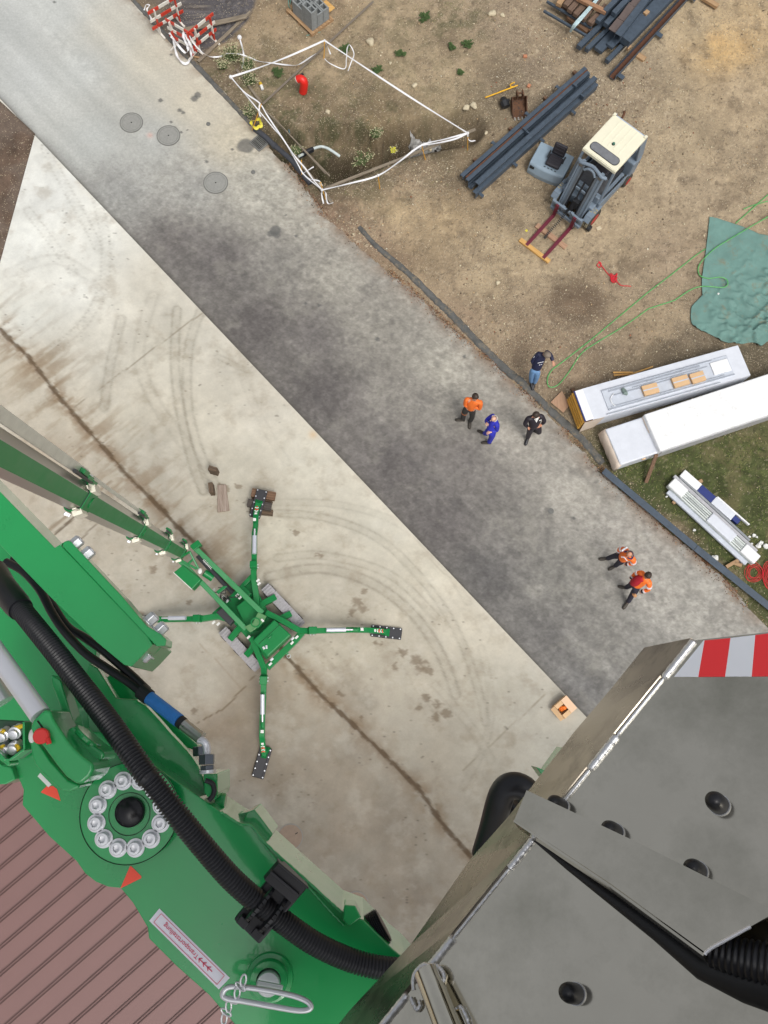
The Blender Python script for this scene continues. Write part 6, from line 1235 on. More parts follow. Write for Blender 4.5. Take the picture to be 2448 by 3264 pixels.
# ================================================================== tracked boom lift
def green_paint(name, col, **k): return mat(name, col, rough=.30, var=.07, scale=2.5, coat=.85, bump=.06, bscale=60, dist=.004, **k)
M_NEAR = green_paint('green_paint', C(24, 156, 82)); M_GRN = mat('green_paint_far', C(16, 122, 62), rough=.4, var=.04, scale=3, coat=.12, spec=.3)
M_BSIDE = mat('boom_side_grey', C(196, 192, 184), .32, .75, var=.04)  # grey given to the side facets of the boom
M_ZINC = mat('zinc_steel', C(220, 222, 226), .34, .65, var=.06, scale=20); M_CHROME = mat('chrome_rod', C(230, 232, 238), .3, .45, var=.02)
M_PAD = mat('pad_rubber', C(52, 52, 56), .6, var=.12); M_WEAR = mat('wear_pad', C(232, 228, 210), .5, var=.03); M_TRACK = mat('track_rubber', C(170, 167, 170), .8, var=.15, scale=18)
M_SLV = mat('silver_paint', C(206, 210, 220), .35, .3, var=.04); M_BPLAS = mat('corrugated_black', C(32, 33, 38), .38, var=.12, scale=30); M_BLUES = mat('blue_sleeve', C(58, 132, 214), .5, var=.12, scale=60)
M_ALU = mat('bare_aluminium', C(226, 220, 204), .13, 1.0, var=.10, scale=2.2, bump=.015, bscale=12, dist=.01, col2=C(186, 182, 166), c2at=(.42, .70)); M_WELD = mat('weld_bead', C(226, 228, 232), .42, .9, var=.1, scale=60, bump=.4, bscale=200, dist=.002)
M_SRED = mat('sticker_red', C(250, 84, 58), .45, var=.04); M_SWH = mat('sticker_white', C(226, 226, 236), .4, var=.03); M_PINK = mat('print_red', C(214, 60, 96), .5); M_TRED = mat('tape_red', C(236, 58, 62), .35, var=.03); M_TWH = mat('tape_pale', C(226, 230, 238), .35, var=.03); M_CAPR = mat('red_cap', C(212, 52, 46), .45, var=.05)
ZL = ZM(500, 1680, 500); ZK = ZM(0, 1340, 700); ZO = ZM(720, 1940, 600)
base = ZL(1000, 950, .02)
LIFT = thing('boom_lift', 'green tracked boom lift with four outriggers, telescopic boom and the near jib in front of the camera', 'aerial lift', base)
LIFT['label'] = 'green tracked boom lift on four outriggers, its jib arms reaching close to the camera'
# ---- crawler tracks
def track(a, b, wd):
    M = frame_pts(a, b); L = (b-a).length; r = .19; mb = MB(M); out = []
    for k in range(13): an = R(90 + k*15); out.append((r + r*math.cos(an), r + r*math.sin(an)))
    for k in range(13): an = R(-90 + k*15); out.append((L - r + r*math.cos(an), r + r*math.sin(an)))
    n = len(out); mb.add([(x, s*wd/2, zz) for s in (-1, 1) for x, zz in out], [tuple(range(n))[::-1], tuple(range(n, 2*n))] + [(i, (i+1) % n, (i+1) % n + n, i+n) for i in range(n)])
    t = mb.build('track', M_TRACK, LIFT)
    mb = MB(M)
    for i in range(int(L/.075)):
        x = .05 + i*.075
        if x < L-.05: mb.box((x, 0, 2*r+.008), (.036, wd*.96, .028)); mb.box((x, 0, -.0), (.036, wd*.96, .02))
    for an in (150, 120, 180, 210): mb.box((r + (r+.008)*math.cos(R(an)), 0, r + (r+.008)*math.sin(R(an))), (.03, wd*.96, .03)); mb.box((L - r - (r+.008)*math.cos(R(an)), 0, r + (r+.008)*math.sin(R(an))), (.03, wd*.96, .03))
    mb.build('lugs', M_TRACK, t)
    for x in (r, L*.5, L-r): mb = MB(M); mb.cyl((x, -wd/2-.02, r), (x, wd/2+.02, r), r*.55, n=16); mb.build('roller', M_PAD, t, smooth=True)
p = lambda u, v: ZL(u, v, .40)
def tgr(q): return Vector((q.x, q.y, .012))
track(tgr(p(1135, 622)), tgr(p(1520, 1030)), .27); track(tgr(p(685, 1080)), tgr(p(1060, 1485)), .27)
def gbar(name, pts, w_, h_, m=M_GRN, z=ZL, parent=None, bevel=.008):
    "chain of box beams through (u, v, z) points; w_ wide, h_ deep below the points"
    mb = MB(); P = [z(*q) for q in pts]
    for a, b in zip(P[:-1], P[1:]):
        d = (b-a).normalized(); mb.bar(a - d*w_*.15, b + d*w_*.15, w_, h_, off=-h_/2)
    return mb.build(name, m, parent or LIFT, bevel=bevel)
def gslab(name, pts, zt, th, m=M_GRN, z=ZL, parent=None, bevel=.01):
    mb = MB(); mb.prism([z(u, v, zt) for u, v in pts], th); return mb.build(name, m, parent or LIFT, bevel=bevel)
# ---- track links and chassis
for pts in ([(1085, 850, .62), (1130, 800, .60), (1250, 738, .50)], [(1250, 990, .62), (1320, 960, .58), (1412, 915, .50)], [(880, 1060, .62), (850, 1090, .58), (775, 1185, .50)], [(1030, 1230, .62), (1000, 1290, .58), (945, 1355, .50)]):
    gbar('track_link', pts, .16, .18)
gslab('chassis', [(860, 640), (1000, 560), (1180, 900), (1400, 1140), (1160, 1400), (1000, 1230), (800, 1000), (700, 800)], .55, .22)
gbar('chassis_beam', [(1160, 905, .80), (1300, 975, .82), (1505, 1090, .85), (1610, 1098, .90)], .15, .18); gbar('chassis_beam', [(1000, 1170, .80), (1060, 1320, .82), (1130, 1490, .85), (1131, 1590, .90)], .15, .18)
gbar('chassis_beam', [(1545, 1100, .70), (1460, 1200, .68), (1170, 1480, .70)], .17, .16)
gbar('chassis_beam', [(1050, 840, .80), (1050, 740, .82), (1025, 560, .88), (1020, 460, .88)], .15, .18); gbar('chassis_beam', [(1000, 520, .80), (910, 615, .78)], .11, .12)
gbar('chassis_beam', [(800, 980, .80), (640, 940, .85), (520, 960, .88), (455, 968, .90)], .16, .18); gbar('chassis_beam', [(600, 920, .80), (680, 850, .78)], .10, .12)
gslab('hood', [(1240, 978), (1418, 1140), (1168, 1372), (1012, 1200)], 1.05, .50, bevel=.03)
hood = bpy.data.objects['hood']
mb = MB(); mb.bar(ZL(1075, 1240, 1.055), ZL(1295, 1035, 1.055), .008, .008); mb.build('hood_seam', M_DARK, hood)
mb = MB(); mb.bar(ZL(1120, 1285, 1.06), ZL(1140, 1270, 1.06), .07, .02); mb.bar(ZL(1150, 1270, 1.07), ZL(1170, 1268, 1.07), .09, .04); mb.build('hood_latch', M_ZINC, hood, bevel=.004)
mb = MB(); mb.tube(spline([ZL(1165, 1160, 1.07), ZL(1175, 1180, 1.08), ZL(1210, 1155, 1.08), ZL(1215, 1135, 1.07)], 4), .008, 6); mb.build('hood_handle', M_GRN, hood, smooth=True)
gslab('turntable', [(840, 840), (940, 760), (1090, 880), (1150, 960), (1080, 1060), (980, 1100), (900, 980)], 1.0, .35, bevel=.02)
gslab('side_plate', [(865, 635), (895, 600), (1000, 705), (960, 740)], 1.05, .3)
mb = MB(); mb.lathe([(.001, 0), (.26, 0), (.26, .1), (.001, .1)], 32, Matrix.Translation(ZL(1000, 900, .62))); mb.build('slew_ring', M_GRN, LIFT, smooth=True)
# ---- riser: two long rails
gbar('riser_rail', [(1110, 905, 1.35), (740, 545, 1.6), (378, 195, 1.9)], .14, .24); gbar('riser_rail', [(935, 1075, 1.35), (600, 720, 1.6), (225, 335, 1.9)], .13, .24)
gslab('riser_end_plate', [(925, 1055), (1015, 1010), (1070, 900), (1160, 940), (1120, 1010), (1040, 1080), (985, 1115)], 1.38, .04, mat('worn_green', C(84, 136, 84), .5))
mb = MB(); annulus(mb, .10, .13, 0, .02, 20); mb.v = [v + ZL(1045, 1010, 1.385) for v in mb.v]; mb.build('pivot_ring', M_GRN, LIFT, smooth=True)
mb = MB(); mb.bar(ZL(1105, 975, 1.42), ZL(1130, 1000, 1.42), .05, .04); mb.build('pin_label', WHITE, LIFT)
gbar('riser_head', [(375, 215, 1.95), (445, 165, 1.95)], .16, .2); gbar('riser_cross', [(640, 690, 1.5), (730, 620, 1.5)], .08, .1)
gbar('riser_brace', [(225, 330, 2.0), (345, 260, 2.05), (440, 440, 1.9)], .05, .08); gbar('riser_brace', [(250, 350, 1.95), (420, 440, 1.85)], .06, .08); gbar('riser_brace', [(330, 385, 1.95), (380, 340, 1.95)], .05, .08)
gslab('control_box', [(178, 478), (275, 400), (468, 555), (372, 656)], 1.9, .35, bevel=.015)
mb = MB(); mb.bar(ZL(178, 480, 1.86), ZL(370, 658, 1.86), .02, .03); mb.build('box_trim', WHITE, bpy.data.objects['control_box'])
gslab('battery_box', [(625, 900), (690, 850), (822, 975), (768, 1040)], 1.15, .3, M_PAD, bevel=.02)
mb = MB(); mb.tube(spline([ZL(430, 300, 1.8), ZL(520, 400, 1.7), ZL(620, 500, 1.6), ZL(700, 590, 1.5), ZL(800, 690, 1.3)], 5), .06, 8); mb.build('energy_chain', M_BLACK, LIFT)
mb = MB(); mb.tube([ZL(500, 480, 1.6), ZL(590, 600-60, 1.5)], .10, 14); mb.build('lift_cylinder', M_GRN, LIFT, smooth=True); mb = MB(); mb.ball(ZL(455, 465, 1.9), .06, 12, (1, 1.3, .8)); mb.build('beacon', WHITE, LIFT, smooth=True)
# maker's lettering on the chain cover, illegible strokes in the photo
mb = MB(); q0, q1 = ZL(490, 345, 1.86), ZL(578, 440, 1.86); d = (q1-q0); sd = Vector((-d.y, d.x, 0)).normalized()
for i in range(8):
    c = q0 + d*(i+.4)/8; L = .07 if i in (1, 3) else .05; mb.bar(c - sd*L*.5, c + sd*L*.5, .012, .004); mb.bar(c - sd*L*.3, c - sd*L*.3 + d*.09, .012, .004)
mb.build('lettering', WHITE, LIFT)
rnd = random.Random(12)
for i in range(12):
    a = ZL(660+rnd.random()*130, 680+rnd.random()*120, 1.15+rnd.random()*.1); b = a + Vector((rnd.gauss(0, .16), rnd.gauss(0, .16), -.05)); mb = MB(); mb.tube(spline([a, a.lerp(b, .5)+Vector((rnd.gauss(0, .08), rnd.gauss(0, .08), .05)), b], 5), .010, 6); mb.build('hydraulic_hose', M_BLACK, LIFT, smooth=True)
for u, v in ((745, 780), (700, 740), (850, 720), (880, 745), (600, 665), (1080, 600), (970, 1165), (1435, 1180), (1480, 1165), (1430, 1225), (1215, 1400), (1200, 1450), (650, 1025), (600, 1010), (1070, 565)):
    mb = MB(frame(ZL(u, v, 1.0 if v < 900 else .80), R(45))); mb.box((0, 0, 0), (.10, .055, .05)); mb.build('valve_block', M_ZINC if u % 2 else WHITE, LIFT, bevel=.006)
mb = MB(); mb.tube([ZL(1395, 1365, .5) + Vector((.05*math.cos(a), .05*math.sin(a), 0)) for a in [i*math.pi/8 for i in range(16)]], .010, 6, closed=True); mb.build('tow_ring', M_ZINC, LIFT, smooth=True)
gbar('tow_bracket', [(1345, 1300, .58), (1385, 1345, .55)], .06, .06)
# ---- outriggers
def outrigger(z, arm, pad, padz, cyl, name='outrigger'):
    P = [z(*q) for q in arm]; o = gbar(name, arm, .14, .15, z=z)
    mb = MB()
    mb.bar(P[0] + Vector((0, 0, .04)), P[0].lerp(P[1], .18) + Vector((0, 0, .04)), .19, .2); mb.build('hinge', M_GRN, o, bevel=.015)
    a, b = z(*cyl[0]), z(*cyl[1]); mb = MB(); mb.cyl(a, b, .058, n=16); mb.build('cylinder', M_SLV, o, smooth=True); d = (b-a).normalized()
    mb = MB(); mb.cyl(b - d*.0, b + d*.22, .022, n=10); mb.build('piston_rod', M_CHROME, o, smooth=True)
    mb = MB(); mb.cyl(b + d*.20, b + d*.34, .05, n=8); mb.box((0, 0, .05), (.09, .09, .02), Matrix.Translation(b + d*.45)); mb.build('pin_block', M_GRN, o); mb = MB(); mb.box((0, 0, .07), (.08, .08, .02), Matrix.Translation(b + d*.45)); mb.build('pin_cover', WHITE, o, bevel=.004)
    Q = [z(u, v, padz) for u, v in pad]; c = sum(Q, Vector())/4; L = ((Q[1]-Q[0]).length + (Q[2]-Q[3]).length)/2; Wd_ = ((Q[3]-Q[0]).length + (Q[2]-Q[1]).length)/2; A = ang(Q[0], Q[1]); M = frame(c, A)
    mb = MB(M); mb.box((0, 0, -.03), (L, Wd_, .06)); pd = mb.build('pad', M_PAD, o, bevel=.03, seg=3)
    for s in (-1, 1): mb = MB(M); mb.box((0, s*(Wd_/2-.035), .006), (L*.96, .05, .02)); mb.build('pad_rail', M_PAD, pd, bevel=.004)
    for s in (-1, 1):
        for i in range(5): mb = MB(M); mb.lathe([(.02, 0), (.02, .018), (.001, .02)], 8, Matrix.Translation((-L*.44 + i*L*.22, s*(Wd_/2-.035), .016))); mb.build('bolt', M_ZINC, pd)
    tip = P[-1]; k = tip - c; k.z = 0; x0 = (M.inverted() @ tip).x
    mb = MB(M); mb.add([(x0-.14, -.07, 0), (x0+.17, -.12, 0), (x0+.17, .12, 0), (x0-.14, .07, 0), (x0-.08, -.05, .12), (x0+.06, -.06, .12), (x0+.06, .06, .12), (x0-.08, .05, .12)], [(0, 3, 2, 1), (4, 5, 6, 7), (0, 1, 5, 4), (1, 2, 6, 5), (2, 3, 7, 6), (3, 0, 4, 7)]); mb.build('foot_bracket', M_GRN, pd, bevel=.006)
    # red and white chevrons on the arm end
    e0, e1 = P[-1], P[-2]; dd = (e1-e0).normalized(); sdv = Vector((-dd.y, dd.x, 0)).normalized()
    for i in range(4):
        c0 = e0 + dd*(.02+i*.055) + Vector((0, 0, .004)); mb = MB(); 
        for s in (-1, 1): mb.bar(c0 + dd*.03, c0 + sdv*s*.05, .024, .003)
        mb.build('chevron', M_TRED if i % 2 == 0 else WHITE, o)
    mb = MB(); mb.bar(e0 + dd*.25 + Vector((0, 0, .004)), e0 + dd*.31 + Vector((0, 0, .004)), .07, .003); mb.build('warning_label', WHITE, o)
    for q in (P[0].lerp(P[1], .12), P[0].lerp(P[1], .05)):
        mb = MB(); mb.cyl(q - sdv*.12 + Vector((0, 0, -.03)), q + sdv*.12 + Vector((0, 0, -.03)), .02, n=10); mb.build('hinge_pin', M_ZINC, o, smooth=True)
    return o
ZUU = ZM(600, 1460, 360)
def zu2(u, v, h): return ZL(u, v, h)
def pz(u, v, h): return W(u, v, h)
su = lambda u, v: (600+u*.217, 1460+v*.217); sl = lambda u, v: (500+u*.3014, 1680+v*.3014); so = lambda u, v: (720+u*.3617, 1940+v*.3617)
def pt(f, u, v, h): a = f(u, v); return (a[0], a[1], h)
PADT = .40
outrigger(pz, [pt(sl, 1025, 440, .95), pt(sl, 1030, 60, .80), pt(su, 985, 1000, .68), pt(su, 992, 820, .60), pt(su, 1015, 690, .50)], [su(890, 852), su(1010, 448), su(1165, 476), su(1055, 898)], PADT, [pt(sl, 1030, 282, .98), pt(sl, 1033, 92, .92)])
outrigger(pz, [pt(so, 725, 195, .92), pt(so, 1130, 185, .60), pt(so, 1250, 188, .50), pt(so, 1390, 198, .22)], [so(1280, 140), so(1555, 172), so(1545, 275), so(1275, 245)], .09, [pt(so, 885, 188, .92), pt(so, 1055, 186, .80)])
outrigger(pz, [pt(so, 335, 590, .92), pt(so, 318, 1000, .60), pt(so, 316, 1130, .50), pt(so, 330, 1270, .22)], [so(225, 1478), so(302, 1212), so(408, 1232), so(332, 1508)], .09, [pt(so, 322, 755, .92), pt(so, 322, 930, .80)])
outrigger(pz, [pt(sl, 470, 968, .92), pt(sl, 60, 975, .60), pt(sl, -60, 978, .50), pt(sl, -190, 985, .22)], [sl(-330, 955), sl(-60, 925), sl(-50, 1025), sl(-320, 1060)], .09, [pt(sl, 305, 960, .92), pt(sl, 125, 962, .80)])
# timbers below the raised pad (things of their own)
ZUb = ZUU
for i, (a, b, w_, zz, m_, l) in enumerate([((930, 500), (1275, 560), .24, .17, M_BRN, 'brown timber on top under the upper outrigger pad'), ((870, 650), (1215, 715), .22, .17, wood('black_wood', C(84, 76, 70), C(52, 46, 42)), 'dark tarred timber under the upper outrigger pad'), ((900, 770), (1240, 800), .16, .01, M_OLD, 'lowest old timber under the near end of the upper outrigger pad'), ((930, 600), (1235, 610), .2, .01, M_OLD, 'lowest old timber under the middle of the upper outrigger pad')]):
    a_, b_ = ZUb(*a, zz+.15), ZUb(*b, zz+.15); a_.z = b_.z = zz; board('timber', a_, b_, w_, .15, m_, l, 'timber', 'timbers under the raised outrigger pad')
# ---- telescopic boom
BA_ = ZK(1350, 990, 1.9); BE = ZK(0, 250, 17.8); bd = (BE-BA_).normalized(); BT = BA_ + bd*((21.5-BA_.z)/bd.z)
mid = BA_.lerp(BE, .6); bu = (Vector((0, 0, CAMH)) - mid); bu = (bu - bd*bu.dot(bd)).normalized(); bs = bd.cross(bu).normalized()
def on_boom(u, v):
    "parameter of the boom axis point seen nearest to ZK pixel u, v"
    best = None
    for i in range(2001):
        q = BA_.lerp(BE, i/2000); x, y = proj(q.x, q.y, q.z); uu = x*K/700*1659; vv = (y*K-1340)/700*1659; d = (uu-u)**2+(vv-v)**2
        if best is None or d < best[0]: best = (d, i/2000)
    return BA_.lerp(BE, best[1])
def octa(c, w_, k=.42):
    "boom profile: flat front, chamfers, sides"
    h = w_*.62; a = w_/2; ch = w_*.24
    return [c + bs*x + bu*y for x, y in ((-a+ch, h/2), (a-ch, h/2), (a, h/2-ch*1.1), (a, -h/2+ch), (a-ch, -h/2), (-a+ch, -h/2), (-a, -h/2+ch), (-a, h/2-ch*1.1))]
cs = [on_boom(1350, 990), on_boom(1228, 915), on_boom(1020, 815), on_boom(575, 580), BT]
wds = [.44, .40, .36, .325]
cs[0] = BA_ - bd*.6
for i in range(4):
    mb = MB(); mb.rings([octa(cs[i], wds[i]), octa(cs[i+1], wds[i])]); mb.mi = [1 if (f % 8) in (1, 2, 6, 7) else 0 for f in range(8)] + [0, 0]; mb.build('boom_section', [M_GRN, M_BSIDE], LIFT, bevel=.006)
rail = MB(); off = bs*.19 + bu*.02
for i, c in enumerate([BA_ + bd*.2] + cs[1:4]):
    w_ = wds[i]; L = .75 if i == 3 or i == 2 else .6
    mb = MB(); mb.rings([octa(c - bd*L*.5, w_*1.20), octa(c + bd*.04, w_*1.20)]); col_ = mb.build('collar', M_GRN, LIFT, bevel=.012)
    for s in (-1, 1):
        mb = MB(); o_ = c - bd*.30 + bs*s*w_*.47 + bu*w_*.30; mb.bar(o_, o_ + bd*.34, w_*.32, .06, up=(bu + bs*s*.9).normalized()); mb.build('wear_pad', M_WEAR, col_, bevel=.006)
        mb = MB(); o_ = c + bd*.05 + bs*s*w_*.40 + bu*w_*.30; mb.bar(o_, o_ + bd*.20, w_*.12, .012, up=(bu + bs*s).normalized()); mb.build('slide_strip', M_WEAR, col_)
    mb = MB(); mb.rings([octa(c + bd*.041, w_*1.06), octa(c + bd*.055, w_*1.06)]); mb.build('wiper_seal', M_BLACK, col_)
    mb = MB(); mb.lathe([(w_*.2, 0), (w_*.2, .012), (w_*.16, .014), (.001, .014)], 24, Matrix.Translation(c - bd*.22 + bu*(w_*.374)) @ bu.to_track_quat('Z', 'Y').to_matrix().to_4x4()); mb.build('access_cover', M_GRN, col_, smooth=True)
    s_ = 1 if (proj(*(c+bs))[0] > proj(*c)[0]) else -1
    for k in range(3):
        mb = MB(); o_ = c + bs*s_*(w_*.62+.02*k) + bd*(.28*k-.1) + bu*.05; mb.bar(o_, o_ + bd*.24, .10, .05, up=bs); mb.build('chain_bracket', M_GRN, col_, bevel=.006)
    mb = MB(); o_ = c + bs*s_*(w_*.6) + bu*.08; mb.cyl(o_ + bd*.1, o_ + bd*1.0, .022, n=8); mb.build('boom_hose', M_BLACK, col_, smooth=True)
    for k in range(3):
        for s in (-1, 1): mb = MB(); o_ = c + bs*s*w_*.62 + bd*(.03+.09*k) + bu*.04; mb.cyl(o_, o_ + bs*s*.035, .016, n=6); mb.build('bolt', M_ZINC, col_)
s_ = 1 if (proj(*(cs[3]+bs))[0] > proj(*cs[3])[0]) else -1
mb = MB(); a = cs[3] + bs*s_*(.235) + bu*.02; mb.bar(a + bd*.3, BT + bs*s_*.235, .10, .05, up=bu); mb.bar(cs[2] + bs*s_*.25 + bu*.02, cs[3] + bs*s_*.25 + bu*.02, .045, .04, up=bu); mb.build('cable_guide', mat('pale_alu', C(212, 212, 204), .4, .4), LIFT, bevel=.004)
# ================================================================== near arm, upper left
M_FARG = M_GRN; M_GRN = M_NEAR
def A_(u, v): return (u*.3268, 1152+v*.3268)
def B_(u, v): return (u*.5310, 1626.5+v*.5310)
def Gz(u, v): return (u*.2043, 1457+v*.2043)       # zoom 0,2150,500
def Dz(u, v): return ((200+u*.3014)/K, (2350+v*.3014)/K)
def Ez(u, v): return ((350+u*.3014)/K, (2150+v*.3014)/K)
def Cz(u, v): return (745.5+u*.5506, 1626.5+v*.5506)
def Hz(u, v): return ((1500+u*.5714)/K, (1900+v*.5714)/K)
def hp(q, h): return H(q[0], q[1], h)
def slab(name, pts, h, th, m=None, parent=None, bevel=.003, seg=2):
    mb = MB(); mb.prism([H(x, y, h) for x, y in pts], th*HS); return mb.build(name, m or M_GRN, parent or LIFT, bevel=bevel, seg=seg)
JIB = slab('near_arm', [(-80, 980), (0, 1062), (118, 1183), (137, 1171), (132, 1178), (319, 1374), (330, 1392), (300, 1424), (283, 1440), (268, 1436), (209, 1387), (106, 1287), (0, 1177), (-80, 1097)], 1.50, .16)
fl = slab('end_flange', [(137, 1170), (146, 1167), (152, 1169), (263, 1287), (317, 1352), (346, 1369), (359, 1381), (357, 1395), (338, 1396), (320, 1377), (134, 1179)], 1.492, .055, None, JIB)
slab('end_block', [(290, 1395), (322, 1376), (350, 1397), (326, 1420), (300, 1432)], 1.56, .06, None, JIB)
def hexbolt(c, d, r=.018, L=.024, parent=None, name='hex_bolt', washer=True):
    d = d.normalized(); mb = MB()
    if washer: mb.cyl(c, c + d*.004, r*1.25, n=24); c = c + d*.0041
    mb.cyl(c, c + d*L, r, n=6); mb.cyl(c + d*(L+.0005), c + d*(L+.003), r*.8, n=20); return mb.build(name, M_ZINC, parent or LIFT, bevel=.0012)
e0, e1 = H(152, 1169, 1.51), H(317, 1352, 1.51); ed = (e1-e0).normalized(); en = Vector((-ed.y, ed.x, 0)); en = en if en.y > 0 else -en
for q in (A_(480, 85), A_(555, 155), A_(975, 590), A_(1040, 655)): hexbolt(hp(q, 1.515), en, .0165, .022, fl)
for q in (A_(915, 730), A_(985, 790)): hexbolt(hp(q, 1.54), -en, .017, .018, fl, 'hex_nut'); 
for q in (A_(880, 700), A_(950, 765)):
    mb = MB(); mb.cyl(hp(q, 1.538), hp(q, 1.538) - en*.028, .010, n=14); mb.build('bolt_end', M_ZINC, fl, smooth=True)
# ---- knuckle plates
slab('back_plate', [A_(*q) for q in ((-120, -40), (150, 120), (420, 400), (600, 560), (640, 720), (630, 870), (700, 1000), (800, 1120), (900, 1300), (1000, 1500), (1100, 1700), (400, 1640), (100, 1560), (-120, 1490))], 1.86, .03)
LINK = slab('link_plate', [A_(590, 860), A_(645, 890), A_(770, 1092), A_(905, 1098)] + [Ez(*q) for q in ((300, 285), (380, 330), (520, 480), (640, 620), (820, 810), (880, 890), (935, 970), (980, 1080), (1010, 1200), (1025, 1320), (900, 1250), (770, 1165), (600, 1300), (-200, 700), (-300, 100))], 1.68, .03)
slab('lower_flange', [Ez(*q) for q in ((60, -60), (200, 130), (400, 300), (620, 470), (930, 745), (900, 800), (760, 760), (840, 860), (940, 960), (700, 1000), (300, 500), (-100, 100))], 1.76, .03)
MAIN = slab('knuckle_plate', [B_(*q) for q in ((20, -30), (95, 150), (90, 212), (200, 340), (310, 440), (345, 490), (390, 525), (440, 545), (490, 550), (540, 610), (600, 710), (605, 755), (720, 870), (850, 985), (960, 1110), (1150, 1350), (1750, 1350), (1800, 1000), (1650, 840), (1600, 800), (1480, 680), (1390, 645), (1240, 510), (1085, 370), (1020, 293), (975, 288), (900, 240), (820, 185), (740, 130), (640, 60), (540, -20), (450, -80), (200, -100))], 1.62, .20)
slab('edge_gusset', [B_(*q) for q in ((985, 285), (1005, 240), (1035, 230), (1060, 262), (1110, 330), (1085, 368), (1022, 294))], 1.66, .12, None, MAIN)
slab('edge_cover', [B_(*q) for q in ((940, 256), (1020, 236), (1010, 262), (975, 286))], 1.70, .05, None, MAIN)
mb = MB(); rnd = random.Random(2); P = [hp(B_(*q), 1.617) for q in ((900, 240), (975, 288), (1022, 296), (1085, 372), (1240, 512), (1390, 648))]; S = spline(P, 14); mb.tube(S, [.0030*(.7+.6*rnd.random()) for _ in S], 8); mb.build('edge_weld', M_GRN, MAIN, smooth=True)
mb = MB(); S = spline([hp(B_(*q), 1.618) for q in ((1050, 340), (1120, 430), (1230, 520), (1340, 640), (1400, 700))], 14); mb.tube(S, [.003*(.6+.8*rnd.random()) for _ in S], 8); mb.build('inner_weld', M_GRN, MAIN, smooth=True)
slab('edge_clip', [B_(*q) for q in ((1400, 618), (1445, 622), (1470, 670), (1420, 706), (1395, 680))], 1.60, .05, None, MAIN)
# disc behind the hub, hub ring and screws
HC = hp(Dz(705, 800), 1.59); rr = (hp(Dz(180, 830), 1.59) - HC).length
mb = MB(); mb.lathe([(rr*.45, 0), (rr*1.0, 0), (rr*.995, .0), (rr*.99, .014), (rr*.45, .014)], 72, Matrix.Translation(HC - Vector((0, 0, .012)))); HUB = mb.build('hub_disc', M_GRN, MAIN, smooth=True)
mb = MB(); P_ = []
for r0, z0 in ((rr*.985, .004), (rr*1.0, .0045)): P_.append([HC + Vector((r0*math.cos(a), r0*math.sin(a), z0)) for a in [2*math.pi*k/80 for k in range(80)]])
mb.rings(P_, cap=False); mb.build('hub_groove', M_DARK, MAIN)
rb = (hp(Dz(360, 905), 1.57) - hp(Dz(710, 810), 1.57)).length
a0 = math.atan2(*(lambda d: (d.y, d.x))(hp(Dz(360, 905), 1.57) - hp(Dz(710, 810), 1.57)))
BC = hp(Dz(705, 812), 1.588); BC.z = HC.z + .0021
for k in range(12):
    a = a0 + k*math.pi/6; c = BC + Vector((rb*math.cos(a), rb*math.sin(a), 0)); M = Matrix.Translation(c) @ Matrix.Rotation(k*1.3, 4, 'Z')
    mb = MB(M); mb.lathe([(.010, 0), (.0232, 0), (.0236, .0015), (.0232, .004), (.010, .004)], 28); ws = mb.build('washer', M_ZINC, MAIN, smooth=True)
    mb = MB(M); rh = .0165; hx = [(.0095*math.cos(q*math.pi/3), .0095*math.sin(q*math.pi/3)) for q in range(6)]
    n = 24; ring = lambda r, z_: [Vector((r*math.cos(2*math.pi*q/n), r*math.sin(2*math.pi*q/n), z_)) for q in range(n)]
    def hexring(z_): 
        o = []
        for q in range(n): aa = 2*math.pi*q/n; s6 = (aa % (math.pi/3)) - math.pi/6; r_ = .0082/math.cos(s6); o.append(Vector((r_*math.cos(aa), r_*math.sin(aa), z_)))
        return o
    mb.rings([ring(rh, .004), ring(rh, .0205), ring(rh-.0015, .022), hexring(.0222), hexring(.0222-.009), ring(.0005, .0222-.010)]); mb.build('socket_head', M_ZINC, ws, smooth=True)
ri = (hp(Dz(495, 800), 1.6) - hp(Dz(715, 800), 1.6)).length
mb = MB(); mb.lathe([(ri, .0), (ri*1.0, .0235), (ri*.985, .024), (ri*.965, .0235), (ri*.95, .004), (.001, .004)], 56, Matrix.Translation(BC - Vector((0, 0, .0215)))); mb.build('hub_recess', green_paint('recess_shade_green', C(4, 70, 34)), MAIN, smooth=True)  # recess painted a darker green to carry its shade
DC = hp(Dz(690, 800), 1.57); DC.z = BC.z - .014; rd = ri*.70
mb = MB(); mb.lathe([(rd, 0), (rd, .028), (rd*.97, .031), (rd*.93, .030), (rd*.80, .036), (rd*.5, .044), (rd*.2, .047), (.001, .0475)], 48, Matrix.Translation(DC)); mb.build('hub_cap', mat('cap_black', C(24, 24, 28), .3, var=.1), MAIN, smooth=True)
for q in ((570, 672), (888, 884)): mb = MB(); o_ = hp(Dz(*q), 1.60); o_.z = BC.z - .017; mb.cyl(o_, o_ + Vector((0, 0, .002)), .006, n=12); mb.build('tapped_hole', M_DARK, MAIN)
